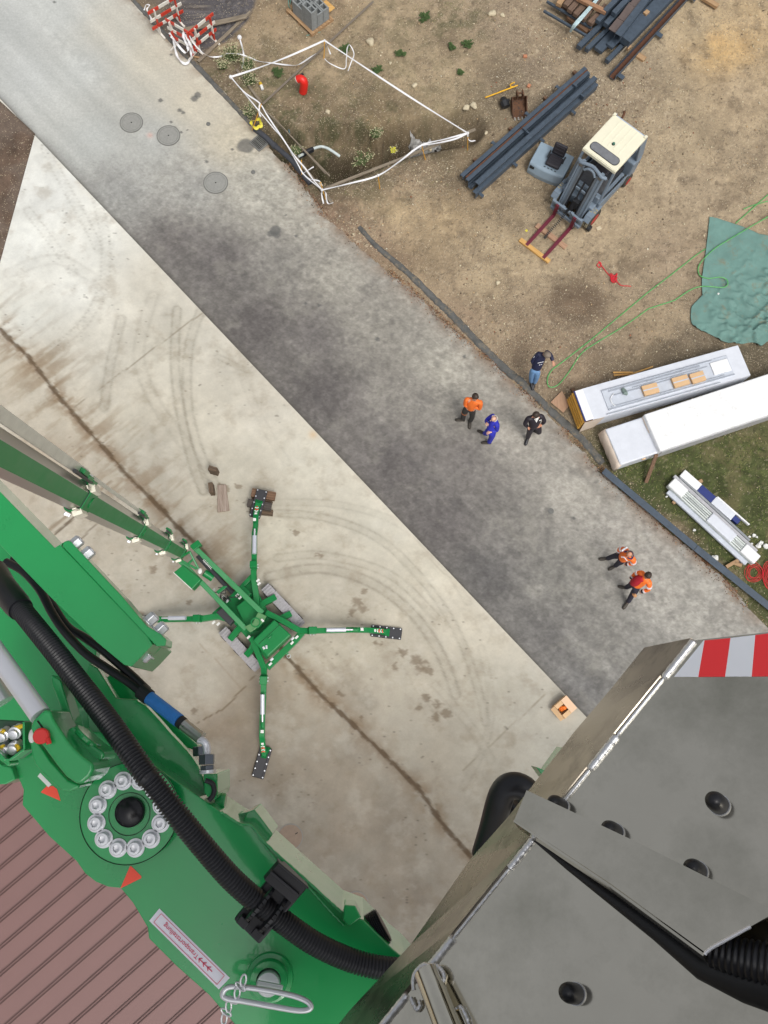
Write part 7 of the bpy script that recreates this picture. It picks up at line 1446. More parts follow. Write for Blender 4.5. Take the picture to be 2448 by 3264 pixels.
# stickers
def sticker(name, pts, h, m, th=.0006, parent=None): mb = MB(); mb.prism([H(x, y, h) for x, y in pts], th); return mb.build(name, m, parent or MAIN)
hs_ = 1.6192
sticker('arrow_sticker', [Dz(712, 1362), Dz(722, 1362), Dz(830, 1470), Dz(832, 1486), Dz(820, 1496), Dz(614, 1597), Dz(612, 1592)], hs_, M_SRED)
sticker('arrow_sticker', [Gz(430, 1245), Gz(495, 1178), Gz(560, 1180), Gz(603, 1212), Gz(640, 1338)], hs_, M_SRED)
LBL = sticker('position_sticker', [B_(648, 633), B_(935, 915), B_(890, 962), B_(607, 683)], hs_, M_SWH)
l0, l1 = hp(B_(912, 938), hs_-.0008), hp(B_(627, 658), hs_-.0008); lx = (l1-l0).normalized(); ly = Vector((-lx.y, lx.x, 0)); LW = (hp(B_(648, 633), hs_)-hp(B_(607, 683), hs_)).length; LLn = (l1-l0).length
mb = MB(); fr = [l0 + lx*.012 - ly*LW*.36, l1 - lx*.012 - ly*LW*.36, l1 - lx*.012 + ly*LW*.36, l0 + lx*.012 + ly*LW*.36]
for i in range(4): mb.bar(fr[i], fr[(i+1) % 4], .0012, .0004)
mb.build('frame_line', M_PINK, LBL)
def text(name, s, o, x, size, m, parent, ext=.0002):
    cu = bpy.data.curves.new(name, 'FONT'); cu.body = s; cu.size = size; cu.extrude = ext; cu.align_x = 'LEFT'; cu.align_y = 'CENTER'; cu.materials.append(m)
    tmp = bpy.data.objects.new(name, cu); COL.objects.link(tmp); bpy.context.view_layer.update(); me = bpy.data.meshes.new_from_object(tmp); bpy.data.objects.remove(tmp); ob = bpy.data.objects.new(name, me); COL.objects.link(ob); y = Vector((-x.y, x.x, 0)); M = Matrix(((x.x, y.x, 0, o.x), (x.y, y.y, 0, o.y), (0, 0, 1, o.z), (0, 0, 0, 1))); place(ob, M, parent); return ob
text('lettering', 'Transportstellung', l0 + lx*LLn*.37, lx, .0168, M_PINK, LBL)
for i in range(3):
    c = l0 + lx*LLn*(.17+.062*i); mb = MB(); mb.bar(c, c + lx*.015, .0022, .0004); mb.bar(c + lx*.016, c + lx*.009 + ly*.006, .0022, .0004); mb.bar(c + lx*.016, c + lx*.009 - ly*.006, .0022, .0004); mb.build('arrow_mark', M_PINK, LBL)
# ---- corrugated conduit
def corrugated(name, pts, r, pitch, m=M_BPLAS, depth=.16, parent=None, n=22):
    S = spline(pts, 30); cum = [0]
    for i in range(1, len(S)): cum.append(cum[-1] + (S[i]-S[i-1]).length)
    L = cum[-1]; k = int(L/pitch*4); out = []; rs = []; j = 0
    r_at = (lambda f: r) if not isinstance(r, tuple) else (lambda f: r[0] + (r[1]-r[0])*f)
    for i in range(k+1):
        s = L*i/k
        while j < len(S)-2 and cum[j+1] < s: j += 1
        f = (s-cum[j])/max(1e-9, cum[j+1]-cum[j]); out.append(S[j].lerp(S[j+1], f)); rs.append(r_at(i/k)*(1 - depth*(1 if (i % 4) in (2, 3) else 0)))
    mb = MB(); mb.tube(out, rs, n); return mb.build(name, m, parent or LIFT, smooth='all')
cpts = [(A_(-40, 250), 1.66), (A_(20, 360), 1.62), (A_(110, 470), 1.58), (A_(225, 610), 1.54), (A_(370, 790), 1.51), (A_(500, 960), 1.49), (A_(640, 1140), 1.47), (A_(790, 1345), 1.45), (A_(960, 1590), 1.44), (B_(620, 120), 1.44), (B_(720, 250), 1.45), (B_(830, 385), 1.47), (B_(940, 510), 1.49), (B_(1050, 608), 1.51), (B_(1150, 685), 1.53), (B_(1280, 775), 1.55), (B_(1420, 840), 1.57), (B_(1540, 872), 1.58), (B_(1700, 890), 1.60)]
CP = [hp(q, h) for q, h in cpts]
COND = corrugated('conduit', CP[2:], .0285, .0088, depth=.2)
mb = MB(); mb.tube([CP[0], CP[1], CP[2], CP[2].lerp(CP[3], .25)], [.036, .037, .036, .033], 26); mb.build('conduit_cuff', M_BPLAS, LIFT, smooth=True)
# clamp
c = hp(B_(1085, 635), 1.50); d = (CP[14]-CP[12]).normalized(); n_ = Vector((-d.y, d.x, 0)).normalized(); up_ = Vector((0, 0, 1)); n_ = n_ if n_.x > 0 else -n_
CL = None
mb = MB(); mb.bar(c - n_*.075 - up_*.05, c + n_*.095 - up_*.05, .085, .05); CL = mb.build('conduit_clamp', M_BPLAS, LIFT, bevel=.005)
for s in (-1, 1):
    mb = MB(); arc = [c + d*s*.022 + n_*(.042*math.cos(a)) + up_*(.040*math.sin(a)) for a in [math.pi*k/12 for k in range(13)]]; arc = [c + d*s*.022 + n_*.052 - up_*.03] + arc + [c + d*s*.022 - n_*.052 - up_*.03]
    for a, b in zip(arc[:-1], arc[1:]): mb.bar(a, b, .016, .008, up=d)
    mb.build('strap', M_BPLAS, CL)
    for q in (-1, 1): mb = MB(); mb.box((0, 0, 0), (.026, .02, .03), Matrix.Translation(c + d*s*.024 + n_*q*.058 - up_*.015) @ Matrix.Rotation(math.atan2(d.y, d.x), 4, 'Z')); mb.build('clamp_foot', M_BPLAS, CL, bevel=.002)
mb = MB(); q = hp(B_(1160, 525), 1.49); mb.bar(q - d*.048 + n_*.0, q + d*.048, .05, .02); mb.bar(q - d*.050 + n_*.027 + up_*.01, q + d*.050 + n_*.027 + up_*.01, .005, .03); mb.bar(q - d*.048 + up_*.014, q + d*.048 + up_*.014, .006, .012); mb.build('clamp_rail', M_BPLAS, CL, bevel=.002)
# hoses, blue sleeve, steel elbow
h1 = [(A_(40, 190), 1.74), (A_(150, 250), 1.72), (A_(260, 370), 1.70), (A_(340, 520), 1.69), (A_(420, 640), 1.68), (A_(560, 790), 1.68), (A_(720, 900), 1.67), (A_(850, 985), 1.66), (A_(945, 1062), 1.655)]
h2 = [(A_(90, 160), 1.76), (A_(230, 300), 1.74), (A_(350, 480), 1.72), (A_(450, 620), 1.71), (A_(560, 690), 1.70), (A_(700, 790), 1.69), (A_(860, 930), 1.67), (A_(975, 1040), 1.66)]
for k in (h1, h2): mb = MB(); mb.tube(spline([hp(q, h) for q, h in k], 10), .0125, 12); mb.build('hydraulic_hose', mat('hose_rubber', C(30, 31, 36), .35, var=.15, scale=20), LIFT, smooth=True)
a, b = hp(A_(930, 1040), 1.655), hp(A_(985, 1085), 1.65); mb = MB(); mb.tube([a, b], [.022, .022], 14); mb.build('hose_clip', M_BLACK, LIFT)
b2 = hp(A_(1185, 1240), 1.62); mb = MB(); mb.tube(spline([b, b.lerp(b2, .5), b2], 6), [.0185]*13, 18); mb.build('blue_sleeve', M_BLUES, LIFT, smooth=True)
b3 = hp(A_(1212, 1262), 1.618); b4 = hp(A_(1325, 1352), 1.61); mb = MB(); mb.cyl(b2, b3, .0175, n=18); mb.build('hose_tail', M_BLACK, LIFT, smooth=True)
mb = MB(); mb.tube([b3, b4, b4 + (b4-b3).normalized()*.003], [.0165, .0165, .0185], 20); fer = mb.build('ferrule', mat('ferrule_steel', C(196, 196, 192), .3, .9, var=.1, scale=60), LIFT, smooth=True)
e_ = spline([hp(Ez(940, 690), 1.608), hp(Ez(985, 700), 1.606), hp(Ez(1018, 740), 1.606), hp(Ez(1028, 790), 1.608), hp(Ez(1028, 850), 1.61)], 8); mb = MB(); mb.tube(e_, .0105, 16); mb.build('steel_elbow', M_CHROME, LIFT, smooth=True)
M_NUT = mat('dark_zinc', C(104, 110, 118), .35, .8, var=.1)
def ycyl(u0, v0, u1, v1, h, r, n, m, name): a, b = hp(Ez(u0, v0), h), hp(Ez(u1, v1), h); mb = MB(); mb.cyl(a, b, r, n=n); return mb.build(name, m, LIFT, bevel=.0012)
ycyl(1025, 845, 1025, 950, 1.61, .022, 6, M_NUT, 'union_nut'); ycyl(1030, 960, 1032, 1005, 1.61, .0195, 6, M_NUT, 'union_nut'); ycyl(1033, 1005, 1034, 1045, 1.61, .0225, 20, M_ZINC, 'union_washer'); ycyl(948, 760, 952, 860, 1.68, .020, 6, M_NUT, 'union_nut')
slab('valve_body', [Ez(*q) for q in ((990, 1050), (1138, 1050), (1140, 1250), (1120, 1320), (1060, 1335), (1000, 1250))], 1.625, .16)
slab('valve_side', [Ez(*q) for q in ((1140, 1052), (1141, 1052), (1141, 1300), (1140, 1300))], 1.63, .12)
mb = MB(); mb.tube(spline([hp(Ez(*q), 1.612) for q in ((1010, 1120), (1080, 1150), (1105, 1220), (1085, 1290), (1045, 1330))], 8), .007, 10); mb.build('valve_cable', M_BLACK, LIFT, smooth=True)
mb = MB(); mb.cyl(hp(Ez(1120, 1340), 1.68), hp(Ez(1225, 1350), 1.68), .024, n=20); mb.build('valve_plug', M_GRN, LIFT, smooth=True, bevel=.003)
# black end cap beside the arm
a, b = hp(B_(1520, 725), 1.66), hp(B_(1562, 698), 1.66); dd = (b-a).normalized(); mb = MB(); out = []; rs = []
for k in range(13): out.append(a + dd*(.030*k/12)); rs.append(.047 - (.003 if k % 2 else 0) - (.002 if k > 10 else 0))
mb.tube(out, rs, 36); ec = mb.build('end_cap', M_BPLAS, LIFT, smooth=True); mb = MB(); mb.cyl(a + dd*.0302, a + dd*.031, .040, n=30); mb.build('cap_face', mat('cap_face', C(96, 84, 78), .5), ec)
# pin, boss, ring and chain
pc = hp(B_(1098, 905), 1.60); ro = (hp(B_(1098, 800), 1.60) - pc).length
mb = MB(); mb.lathe([(ro, 0), (ro, .006), (ro*.97, .010), (ro*.80, .012), (ro*.80, .035), (ro*.77, .038), (ro*.52, .038), (ro*.52, .0)], 48, Matrix.Translation(hp(B_(1098, 912), 1.62))); boss = mb.build('pin_boss', M_GRN, MAIN, smooth=True)
mb = MB(); mb.lathe([(ro*.50, 0), (ro*.50, .046), (ro*.46, .050), (.001, .050)], 36, Matrix.Translation(hp(B_(1098, 920), 1.62))); mb.build('pin', M_ZINC, MAIN, smooth=True)
lp = [(905, 985), (925, 955), (985, 952), (1100, 968), (1200, 990), (1255, 1015), (1262, 1040), (1215, 1048), (1100, 1030), (990, 1010), (930, 1002)]
mb = MB(); S = spline([hp(B_(u, v), 1.545 + .0) for u, v in lp], 6, True); mb.tube(S, .0068, 12, closed=True); mb.build('pull_ring', M_ZINC, MAIN, smooth=True)
mb = MB(); mb.bar(hp(B_(1045, 940), 1.562), hp(B_(1150, 960), 1.562), .018, .010); mb.build('ring_lug', M_ZINC, MAIN, bevel=.003)
for i, (u, v, a) in enumerate([(990, 925, .4), (978, 950, 1.5), (965, 975, .5), (945, 1005, 1.7), (930, 1030, .6), (920, 1055, 1.6), (912, 1080, .5)]):
    c = hp(B_(u, v), 1.53 + .006*i); t_ = Vector((math.cos(a+1), math.sin(a+1), .15*(-1)**i)); s2 = Vector((-t_.y, t_.x, .5*(-1)**i)).normalized(); mb = MB(); mb.tube([c + t_*.014*math.cos(q) + s2*.007*math.sin(q) for q in [k*math.pi/6 for k in range(12)]], .0026, 8, closed=True); mb.build('chain_link', M_ZINC, MAIN, smooth=True)
# ---- hydraulic cylinder end (left)
a, b = hp(A_(-60, 740), 1.46), hp(A_(268, 1205), 1.42); mb = MB(); mb.cyl(a, b, .0245, n=32); mb.build('cylinder_rod', M_CHROME, LIFT, smooth=True)
a, b = hp(A_(-80, 960), 1.62), hp(A_(20, 1120), 1.62); mb = MB(); mb.cyl(a, b, .03, n=28); mb.build('gas_strut', mat('pale_barrel', C(216, 220, 222), .25, .6), LIFT, smooth=True)
def lug(name, pts, h, th, m=None, bv=.012): return slab(name, [Gz(*q) for q in pts], h, th, m, LIFT, bv, 4)
lug('rod_eye', [(318, 560), (345, 490), (470, 365), (530, 385), (560, 470), (640, 590), (700, 680), (780, 780), (880, 870), (985, 945), (985, 1010), (950, 1080), (860, 1158), (800, 1150), (700, 1080), (600, 960), (520, 850), (440, 740), (350, 650)], 1.40, .10)
lug('outer_lug', [(300, 640), (380, 690), (450, 790), (520, 900), (620, 1010), (720, 1120), (850, 1170), (830, 1200), (740, 1240), (650, 1225), (560, 1150), (440, 1030), (370, 950), (340, 860)], 1.48, .07)
lug('inner_lug', [(690, 600), (770, 545), (830, 600), (900, 680), (1000, 760), (1110, 830), (1090, 890), (1040, 925), (980, 915), (880, 850), (790, 760), (720, 680)], 1.45, .08)
lug('lug_rib', [(540, 0), (640, 60), (700, 260), (780, 500), (770, 560), (695, 600), (690, 500), (620, 300), (545, 100)], 1.50, .05, None, .004)
c0, c1 = hp(Gz(950, 640), 1.47), hp(Gz(905, 690), 1.47); mb = MB(); mb.tube([c0, c1], [.040, .040], 32); mb.build('pin_head', M_GRN, LIFT, bevel=.004)
lug('eye_shoulder', [(470, 365), (560, 410), (600, 420), (660, 500), (690, 590), (680, 640), (600, 600), (540, 480)], 1.44, .06, None, .01)
mb = MB(); mb.bar(hp(Gz(395, 490), 1.398), hp(Gz(465, 585), 1.398), .003, .002); mb.build('clamp_slot', M_DARK, LIFT)
mb = MB(); c = hp(Gz(455, 650), 1.40); mb.lathe([(.016, 0), (.018, .004), (.018, .016), (.015, .019), (.001, .019)], 28, Matrix.Translation(c)); mb.tube([c + Vector((0, 0, .006)), hp(Gz(510, 690), 1.39), hp(Gz(520, 735), 1.39)], [.009, .006, .006], 8); mb.build('grease_cap', M_CAPR, LIFT, smooth=True)
sticker('white_tag', [Gz(398, 1078), Gz(425, 1040), Gz(545, 1165), Gz(510, 1192)], 1.478, WHITE, .001, LIFT)
mb = MB(); c = hp(Gz(340, 650), 1.42); mb.ball(c, .012, 14, (.7, 1.4, .6)); mb.build('white_cap', WHITE, LIFT, smooth=True)
# coupling box with four quick couplers
slab('coupling_box', [Gz(*q) for q in ((-150, 470), (255, 490), (290, 790), (130, 905), (90, 905), (0, 800), (-150, 650))], 1.56, .05, green_paint('recess_shade_green', C(10, 92, 50)), None, .003)
for a, b in (((288, 500), (292, 790)), ((292, 790), (140, 900)), ((140, 900), (95, 900)), ((95, 900), (-20, 780))):
    mb = MB(); mb.bar(hp(Gz(*a), 1.53), hp(Gz(*b), 1.53), .006, .05); mb.build('box_rim', M_GRN, LIFT, bevel=.001)
slab('corner_gusset', [Gz(*q) for q in ((-60, 780), (0, 800), (112, 935), (88, 975), (-60, 860))], 1.52, .04)
slab('lower_corner_plate', [Gz(*q) for q in ((-60, 900), (30, 960), (120, 980), (165, 1110), (60, 1160), (-60, 1165))], 1.60, .12)
for i, (u, v, yy) in enumerate([(75, 590, (-30, 5)), (205, 560, (40, -20)), (75, 755, (-40, 0)), (195, 720, (10, 60))]):
    c = hp(Gz(u, v), 1.555); mb = MB(); mb.lathe([(.012, 0), (.012, .02), (.0165, .021), (.0165, .034), (.012, .035), (.012, .045), (.008, .046), (.001, .046)], 20, Matrix.Translation(c) @ Matrix.Rotation(R(25), 4, 'X')); cp = mb.build('quick_coupler', M_ZINC, LIFT, smooth=True)
    mb = MB(); q = hp(Gz(u+yy[0], v+yy[1]), 1.53); mb.tube(spline([c + Vector((0, 0, .03)), q, q + Vector((-.012, -.006, -.005))], 4), .0045, 8); mb.build('yellow_tie', mat('yellow_cap', C(232, 196, 40), .5), cp, smooth=True)
# ================================================================== aluminium jib box, lower right
NC = Vector((-.53, .46, .71)).normalized(); NW = RW @ NC
CAMP = Vector((0, 0, CAMH))
def ray(x, y): return (RW @ Vector((x*K - CX, CY - y*K, -FPX))).normalized()
_r0 = ray(1300, 1640); P0 = CAMP + _r0*(1.22/abs((RW.transposed() @ _r0).z))
def PL(q, off=0.0):
    "point of the aluminium panel plane (raised by off) under display point q"
    r = ray(*q); o = P0 + NW*off; t = (o-CAMP).dot(NW)/r.dot(NW); return CAMP + r*t
def plate(name, pts, off, th, m, parent=None, bevel=.0):
    "solid plate whose outer face lies off above the panel"
    T = [PL(q, off) for q in pts]; Bm = [p - NW*th for p in T]; n = len(T)
    nn = (T[1]-T[0]).cross(T[2]-T[1]); 
    A = Vector(); 
    for i in range(n): A += T[i].cross(T[(i+1) % n])
    if A.dot(NW) < 0: T.reverse(); Bm.reverse()
    mb = MB(); mb.add(T + Bm, [tuple(range(n)), tuple(range(2*n-1, n-1, -1))] + [(i, n+i, n+(i+1) % n, (i+1) % n) for i in range(n)]); return mb.build(name, m, parent or LIFT, bevel=bevel)
BOX = plate('jib_box', [(1500, 1383), (1800, 1350), (1900, 2500), (600, 2495)], 0, .22, M_ALU)
Wl = [Hz(1250, 245), Hz(1080, 440), Hz(900, 650), Hz(690, 950), Hz(520, 1130), Cz(735, 345), Cz(515, 600), Cz(350, 835), Cz(160, 1055), (760, 2298), (700, 2372)]
def wl(f): x = 1500 - 667*f; return (x, 1383 + 824*f)
Wo = [Hz(985, 300), Hz(800, 530), Hz(600, 765), Hz(350, 1085), Cz(650, 262), Cz(500, 430), Cz(270, 760), (760, 2190), (640, 2340), (590, 2400)]
def at_depth(q, k): r = ray(*q); p = PL(wl(max(0, min(1.3, (q[1]-1383)/824))), 0); dz = abs((RW.transposed() @ (p-CAMP)).z)*k; return CAMP + r*(dz/abs((RW.transposed() @ r).z))
so_ = [at_depth(q, 1.13) for q in Wo]; si_ = [PL(wl((q[1]-1383)/824 + (-.02 if i == 0 else -.05)), -.001) for i, q in enumerate(Wo)]; si_[0] = PL((1500, 1384), -.001)
mb = MB(); n = len(so_); mb.add(si_ + so_, [(i, i+1, n+i+1, n+i) for i in range(n-1)]); mb2 = mb.build('jib_side', mat('aluminium_dark_reflection', C(158, 150, 138), .28, 1.0, var=.20, scale=7, col2=C(116, 108, 98), c2at=(.48, .66)), LIFT)  # side face coloured darker to stand in for the dark it reflects
s_ = mb2.modifiers.new('s', 'SOLIDIFY'); s_.thickness = .006; s_.offset = -1
rnd = random.Random(21)
segs = [(0.0, .10, .0068), (.10, .25, .0034), (.25, .34, .0072), (.34, .52, .0036), (.52, .60, .0064), (.60, .78, .0030), (.78, .855, .0074), (.93, 1.06, .0068)]
for a, b, r_ in segs:
    mb = MB(); nn = 26; P = [PL(wl(a + (b-a)*i/nn), .001) for i in range(nn+1)]; mb.tube(P, [r_*.85*(.86+.16*rnd.random())*(1 if 0 < i < nn else .6) for i in range(nn+1)], 10); mb.build('weld_bead', M_WELD, BOX, smooth=True)
# red and white tape at the end of the box
e = .0008
edges = [[(1135, 450), (1300, 247)], [(1270, 450), (1305, 247)], [(1420, 449), (1450, 234)], [(1568, 448), (1588, 217)], [(1720, 447), (1728, 200)], [(1880, 446), (1870, 186)]]
for i in range(5): (a, b), (c_, d_) = edges[i], edges[i+1]; plate('tape_stripe', [Hz(*a), Hz(*c_), Hz(*d_), Hz(*b)], e, .0006, M_TWH if i % 2 == 0 else M_TRED, BOX)
# folded channel lying across the box
CH = plate('folded_channel', [Cz(*q) for q in ((712, 146), (1120, 338), (1659, 606), (1692, 623), (1600, 676), (1500, 732), (1415, 784), (1040, 512), (664, 262))], .075, .004, M_ALU)
lipP = [PL(Cz(664, 262), .074), PL(Cz(1040, 515), .074), PL(Cz(1410, 788), .074)]; lipQ = [p - NW*.030 + (PL(Cz(400, 700), .07)-PL(Cz(500, 560), .07)).normalized()*.006 for p in lipP]
mb = MB(); mb.add(lipP + lipQ, [(0, 1, 4, 3), (1, 2, 5, 4)]); lo_ = mb.build('channel_lip', M_ALU, CH); s_ = lo_.modifiers.new('s', 'SOLIDIFY'); s_.thickness = .003
bp_ = [PL(Cz(712, 146), .073), PL(Cz(1120, 338), .073), PL(Cz(1659, 608), .073), PL(Cz(1690, 623), .073)]; bq_ = [p - NW*.072 for p in bp_]
mb = MB(); mb.add(bp_ + bq_, [(i, i+1, i+5, i+4) for i in range(3)]); lo_ = mb.build('channel_web', M_ALU, CH); s_ = lo_.modifiers.new('s', 'SOLIDIFY'); s_.thickness = .003
mb = MB(); S = spline([PL(Cz(*q), .0755) for q in ((1412, 792), (1418, 780), (1450, 757), (1500, 730), (1590, 680))], 8); mb.tube(S, .0022, 8); mb.build('bright_edge', M_CHROME, CH, smooth=True)
# black conduit lying under the channel
corrugated('jib_conduit', [PL(Cz(*q), o_) for q, o_ in (((1440, 770), .03), ((1540, 800), .03), ((1660, 830), .03), ((1800, 860), .03), ((2000, 900), .03))], (.020, .030), .007, depth=.10)
mb = MB(); S = [PL(Cz(*q), .004) for q in ((750, 348), (880, 445), (1060, 578), (1230, 702), (1400, 835), (1560, 875), (1800, 905))]; mb.tube(S, [.002, .006, .009, .012, .016, .028, .042], 18); mb.build('gap_shadow', mat('gap_shadow_black', C(30, 32, 36), .5, var=.1), LIFT, smooth=True)  # dark wedge standing in for the shadowed gap under the channel
# capped studs standing on the panel
for q, sc in (((1470, 205), 1.0), ((905, 945), 1.0), ((850, 210), .85), ((1062, 312), .9), ((1385, 465), .95)):
    c = PL(Cz(*q), .0); M = Matrix.Translation(c) @ NW.to_track_quat('Z', 'Y').to_matrix().to_4x4()
    mb = MB(M); mb.lathe([(.001, 0), (.0135*sc, 0), (.0135*sc, .003), (.001, .003)], 24); wz = mb.build('stud_washer', M_ZINC, BOX, smooth=True)
    r_ = .0125*sc; mb = MB(M); mb.lathe([(r_, .003), (r_, .018), (r_*.97, .024), (r_*.85, .031), (r_*.6, .036), (r_*.3, .0385), (.0005, .039)], 24); mb.build('rubber_cap', M_BPLAS, wz, smooth=True)
# welded tube bracket at the lower left of the box
def Iz(u, v): return ((1150+u*.3014)/K, (2900+v*.3014)/K)
a, b, c_ = PL(Iz(690, 650), .016), PL(Iz(800, 930), .02), PL(Iz(960, 1350), .026); mb = MB(); mb.tube([a, b, c_], [.017, .0175, .018], 22); TB = mb.build('bracket_tube', M_ALU, BOX, smooth=True)
for pts, r_ in (([(560, 850), (555, 740), (590, 650), (660, 585), (740, 590), (810, 600), (860, 650), (880, 720), (850, 790), (800, 775), (740, 730), (690, 650)], .0045), ([(530, 930), (570, 1020), (595, 1055), (630, 1010), (615, 960)], .0045), ([(900, 1070), (920, 1150), (950, 1220)], .004), ([(900, 1070), (950, 1065), (1000, 1060), (1050, 1030), (1085, 1080), (1120, 1150), (1135, 1220)], .0045)):
    mb = MB(); S = spline([PL(Iz(*q), .012 if pts[0][0] == 560 else .004) for q in pts], 8); mb.tube(S, [r_*.7*(.85+.3*rnd.random()) for _ in S], 9); mb.build('weld_bead', M_WELD, BOX, smooth=True)
plate('bracket_plate', [Iz(*q) for q in ((700, 660), (800, 610), (870, 680), (850, 780), (920, 1070), (1050, 1040), (1140, 1260), (960, 1260), (860, 1000), (740, 740))], .010, .008, M_ALU, BOX, .002)
# green bracket and black grab handle behind the box
slab('green_bracket', [Hz(*q) for q in ((365, 952), (420, 975), (515, 842), (540, 850), (430, 985), (470, 1060), (410, 1015))], 1.62, .05, None, None, .002)
S = spline([hp(Cz(*q), h) for q, h in (((545, 400), 1.50), ((575, 300), 1.47), ((600, 205), 1.43), ((622, 150), 1.41), ((655, 128), 1.40), ((700, 140), 1.40), ((735, 190), 1.41), ((745, 260), 1.44))], 8); mb = MB(); mb.tube(S, .031, 18); mb.build('grab_handle', M_BPLAS, LIFT, smooth=True)
corrugated('handle_conduit', [hp(Cz(545, 440), 1.56), hp(Cz(575, 350), 1.53), hp(Cz(625, 240), 1.50), hp(Cz(660, 200), 1.48)], .025, .007)
# ================================================================== building with brown metal roof
ZR = 5.0
def RW_(x, y, z=ZR): return D(x, y, z)
c0 = RW_(62, 1425); dirv = (RW_(*B_(385, 365)) - RW_(*B_(0, 690))).normalized(); perp = Vector((-dirv.y, dirv.x, 0)); perp = perp if perp.y > 0 else -perp
spv = abs((RW_(*B_(0, 690)) - RW_(*B_(0, 582))).dot(perp))
BLD = thing('building', 'building with a brown ribbed metal roof below the green arm at lower left', 'building', Vector((-9, -4, 0)))
M_ROOF = mat('roof_brown', C(122, 92, 88), .5, var=.04, scale=1.2, bump=.05, bscale=200, dist=.003); M_ROOFD = mat('roof_seam', C(84, 58, 54), .6)
poly = [RW_(*q) for q in ((62, 1425), (240, 1640), (420, 1900), (720, 2300), (760, 2500), (-700, 2600), (-700, 1425))]
mb = MB(); mb.prism(poly, .10); RF = mb.build('roof', M_ROOF, BLD)
inv_o = poly[0]; lo_, hi_ = -14, 3
def clip(o, d, P):
    ts = []
    for i in range(len(P)):
        a, b = P[i], P[(i+1) % len(P)]; e = b-a; den = d.x*e.y - d.y*e.x
        if abs(den) < 1e-9: continue
        t = ((a.x-o.x)*e.y - (a.y-o.y)*e.x)/den; u = ((a.x-o.x)*d.y - (a.y-o.y)*d.x)/den
        if 0 <= u <= 1: ts.append(t)
    return (min(ts), max(ts)) if len(ts) >= 2 else None
o_ = RW_(*B_(0, 690)); k = 0
for i in range(-22, 34):
    for j, dz in enumerate((0, spv*.13)):
        oo = o_ + perp*(i*spv + dz); r_ = clip(oo, dirv, poly)
        if r_ and r_[1]-r_[0] > .3:
            mb = MB(); mb.bar(oo + dirv*(r_[0]+.01) + Vector((0, 0, .008)), oo + dirv*(r_[1]-.01) + Vector((0, 0, .008)), .018, .03); mb.build('seam', M_ROOFD, RF)
mb = MB(); inner = [q.lerp(sum(poly, Vector())/len(poly), .04) for q in poly]; mb.prism([Vector((q.x, q.y, ZR-.101)) for q in inner], ZR-.11); mb.build('wall', mat('plaster', C(190, 184, 170), .9, var=.06), BLD)

# ---- the work basket behind the camera, at the end of the jib (unseen; added and sized for the shade and reflections it gives)
M_BASK = mat('unseen_basket_grey', C(88, 90, 92), .6, var=.1)
def bk(name, c, d): mb = MB(); mb.box(c, d); return mb.build(name, M_BASK, LIFT, bevel=.01)
bk('unseen_basket_floor', (.55, -1.05, 23.0), (1.8, .9, .06))
for c, d in (((.55, -.62, 23.55), (1.8, .04, 1.0)), ((.55, -1.48, 23.55), (1.8, .04, 1.0)), ((-.33, -1.05, 23.55), (.04, .8, 1.0)), ((1.43, -1.05, 23.55), (.04, .8, 1.0))): bk('unseen_basket_panel', c, d)
# ================================================================== loose gravel and grass
rs = np.random.RandomState(5)
def scatter_region(n, x0, x1, y0, y1, w):
    P = np.stack([rs.uniform(x0, x1, n), rs.uniform(y0, y1, n)], 1); X, Y = P[:, 0], P[:, 1]
    s = (X-RO.x)*RD.x + (Y-RO.y)*RD.y; t = (X-RO.x)*RN.x + (Y-RO.y)*RN.y; e = t - edge_t(s)
    keep = (e > .1) & (rs.rand(n) < w(X, Y, e)); return X[keep], Y[keep]
def gravel_w(X, Y, e):
    du, dv = proj(X, Y)
    band = np.exp(-(((du-880)/150)**2 + ((dv-380)/38)**2)) + np.exp(-(((du-760)/60)**2 + ((dv-500)/50)**2)) + np.exp(-(((du-1300)/110)**2 + ((dv-230)/110)**2)) + .7*np.exp(-(((du-1160)/60)**2+((dv-100)/90)**2)) + .4*np.exp(-(((du-1150)/150)**2+((dv-720)/140)**2)) + .5*np.exp(-(((du-660)/60)**2+((dv-440)/60)**2))
    return np.clip(.22*sstep(fbm(X, Y, 1.1, 4, 701), .42, .62) + .05 + .75*band, 0, 1)*np.where(inpoly(X, Y, GRASS) | inpoly(X, Y, DARKTOP), .12, 1)
X, Y = scatter_region(42000, -4.5, 14, .5, 24, gravel_w); Z = hfun(X, Y); n = len(X)
ico = np.array([(1, 0, 0), (-1, 0, 0), (0, 1, 0), (0, -1, 0), (0, 0, 1), (0, 0, -1)], float); F8 = np.array([(0, 2, 4), (2, 1, 4), (1, 3, 4), (3, 0, 4), (2, 0, 5), (1, 2, 5), (3, 1, 5), (0, 3, 5)])
r = .011 + .030*rs.rand(n)**2.2; a = rs.rand(n)*6.28; el = .6 + .5*rs.rand(n)
V = ico[None]*(1 + .35*(rs.rand(n, 6, 1)-.5)); V = V*np.stack([r, r*el, r*.6], 1)[:, None, :]; c_, s_ = np.cos(a)[:, None], np.sin(a)[:, None]
V = np.stack([V[..., 0]*c_ - V[..., 1]*s_ + X[:, None], V[..., 0]*s_ + V[..., 1]*c_ + Y[:, None], V[..., 2] + (Z+r*.3)[:, None]], -1).reshape(-1, 3)
F = (F8[None] + (np.arange(n)*6)[:, None, None]).reshape(-1, 3)
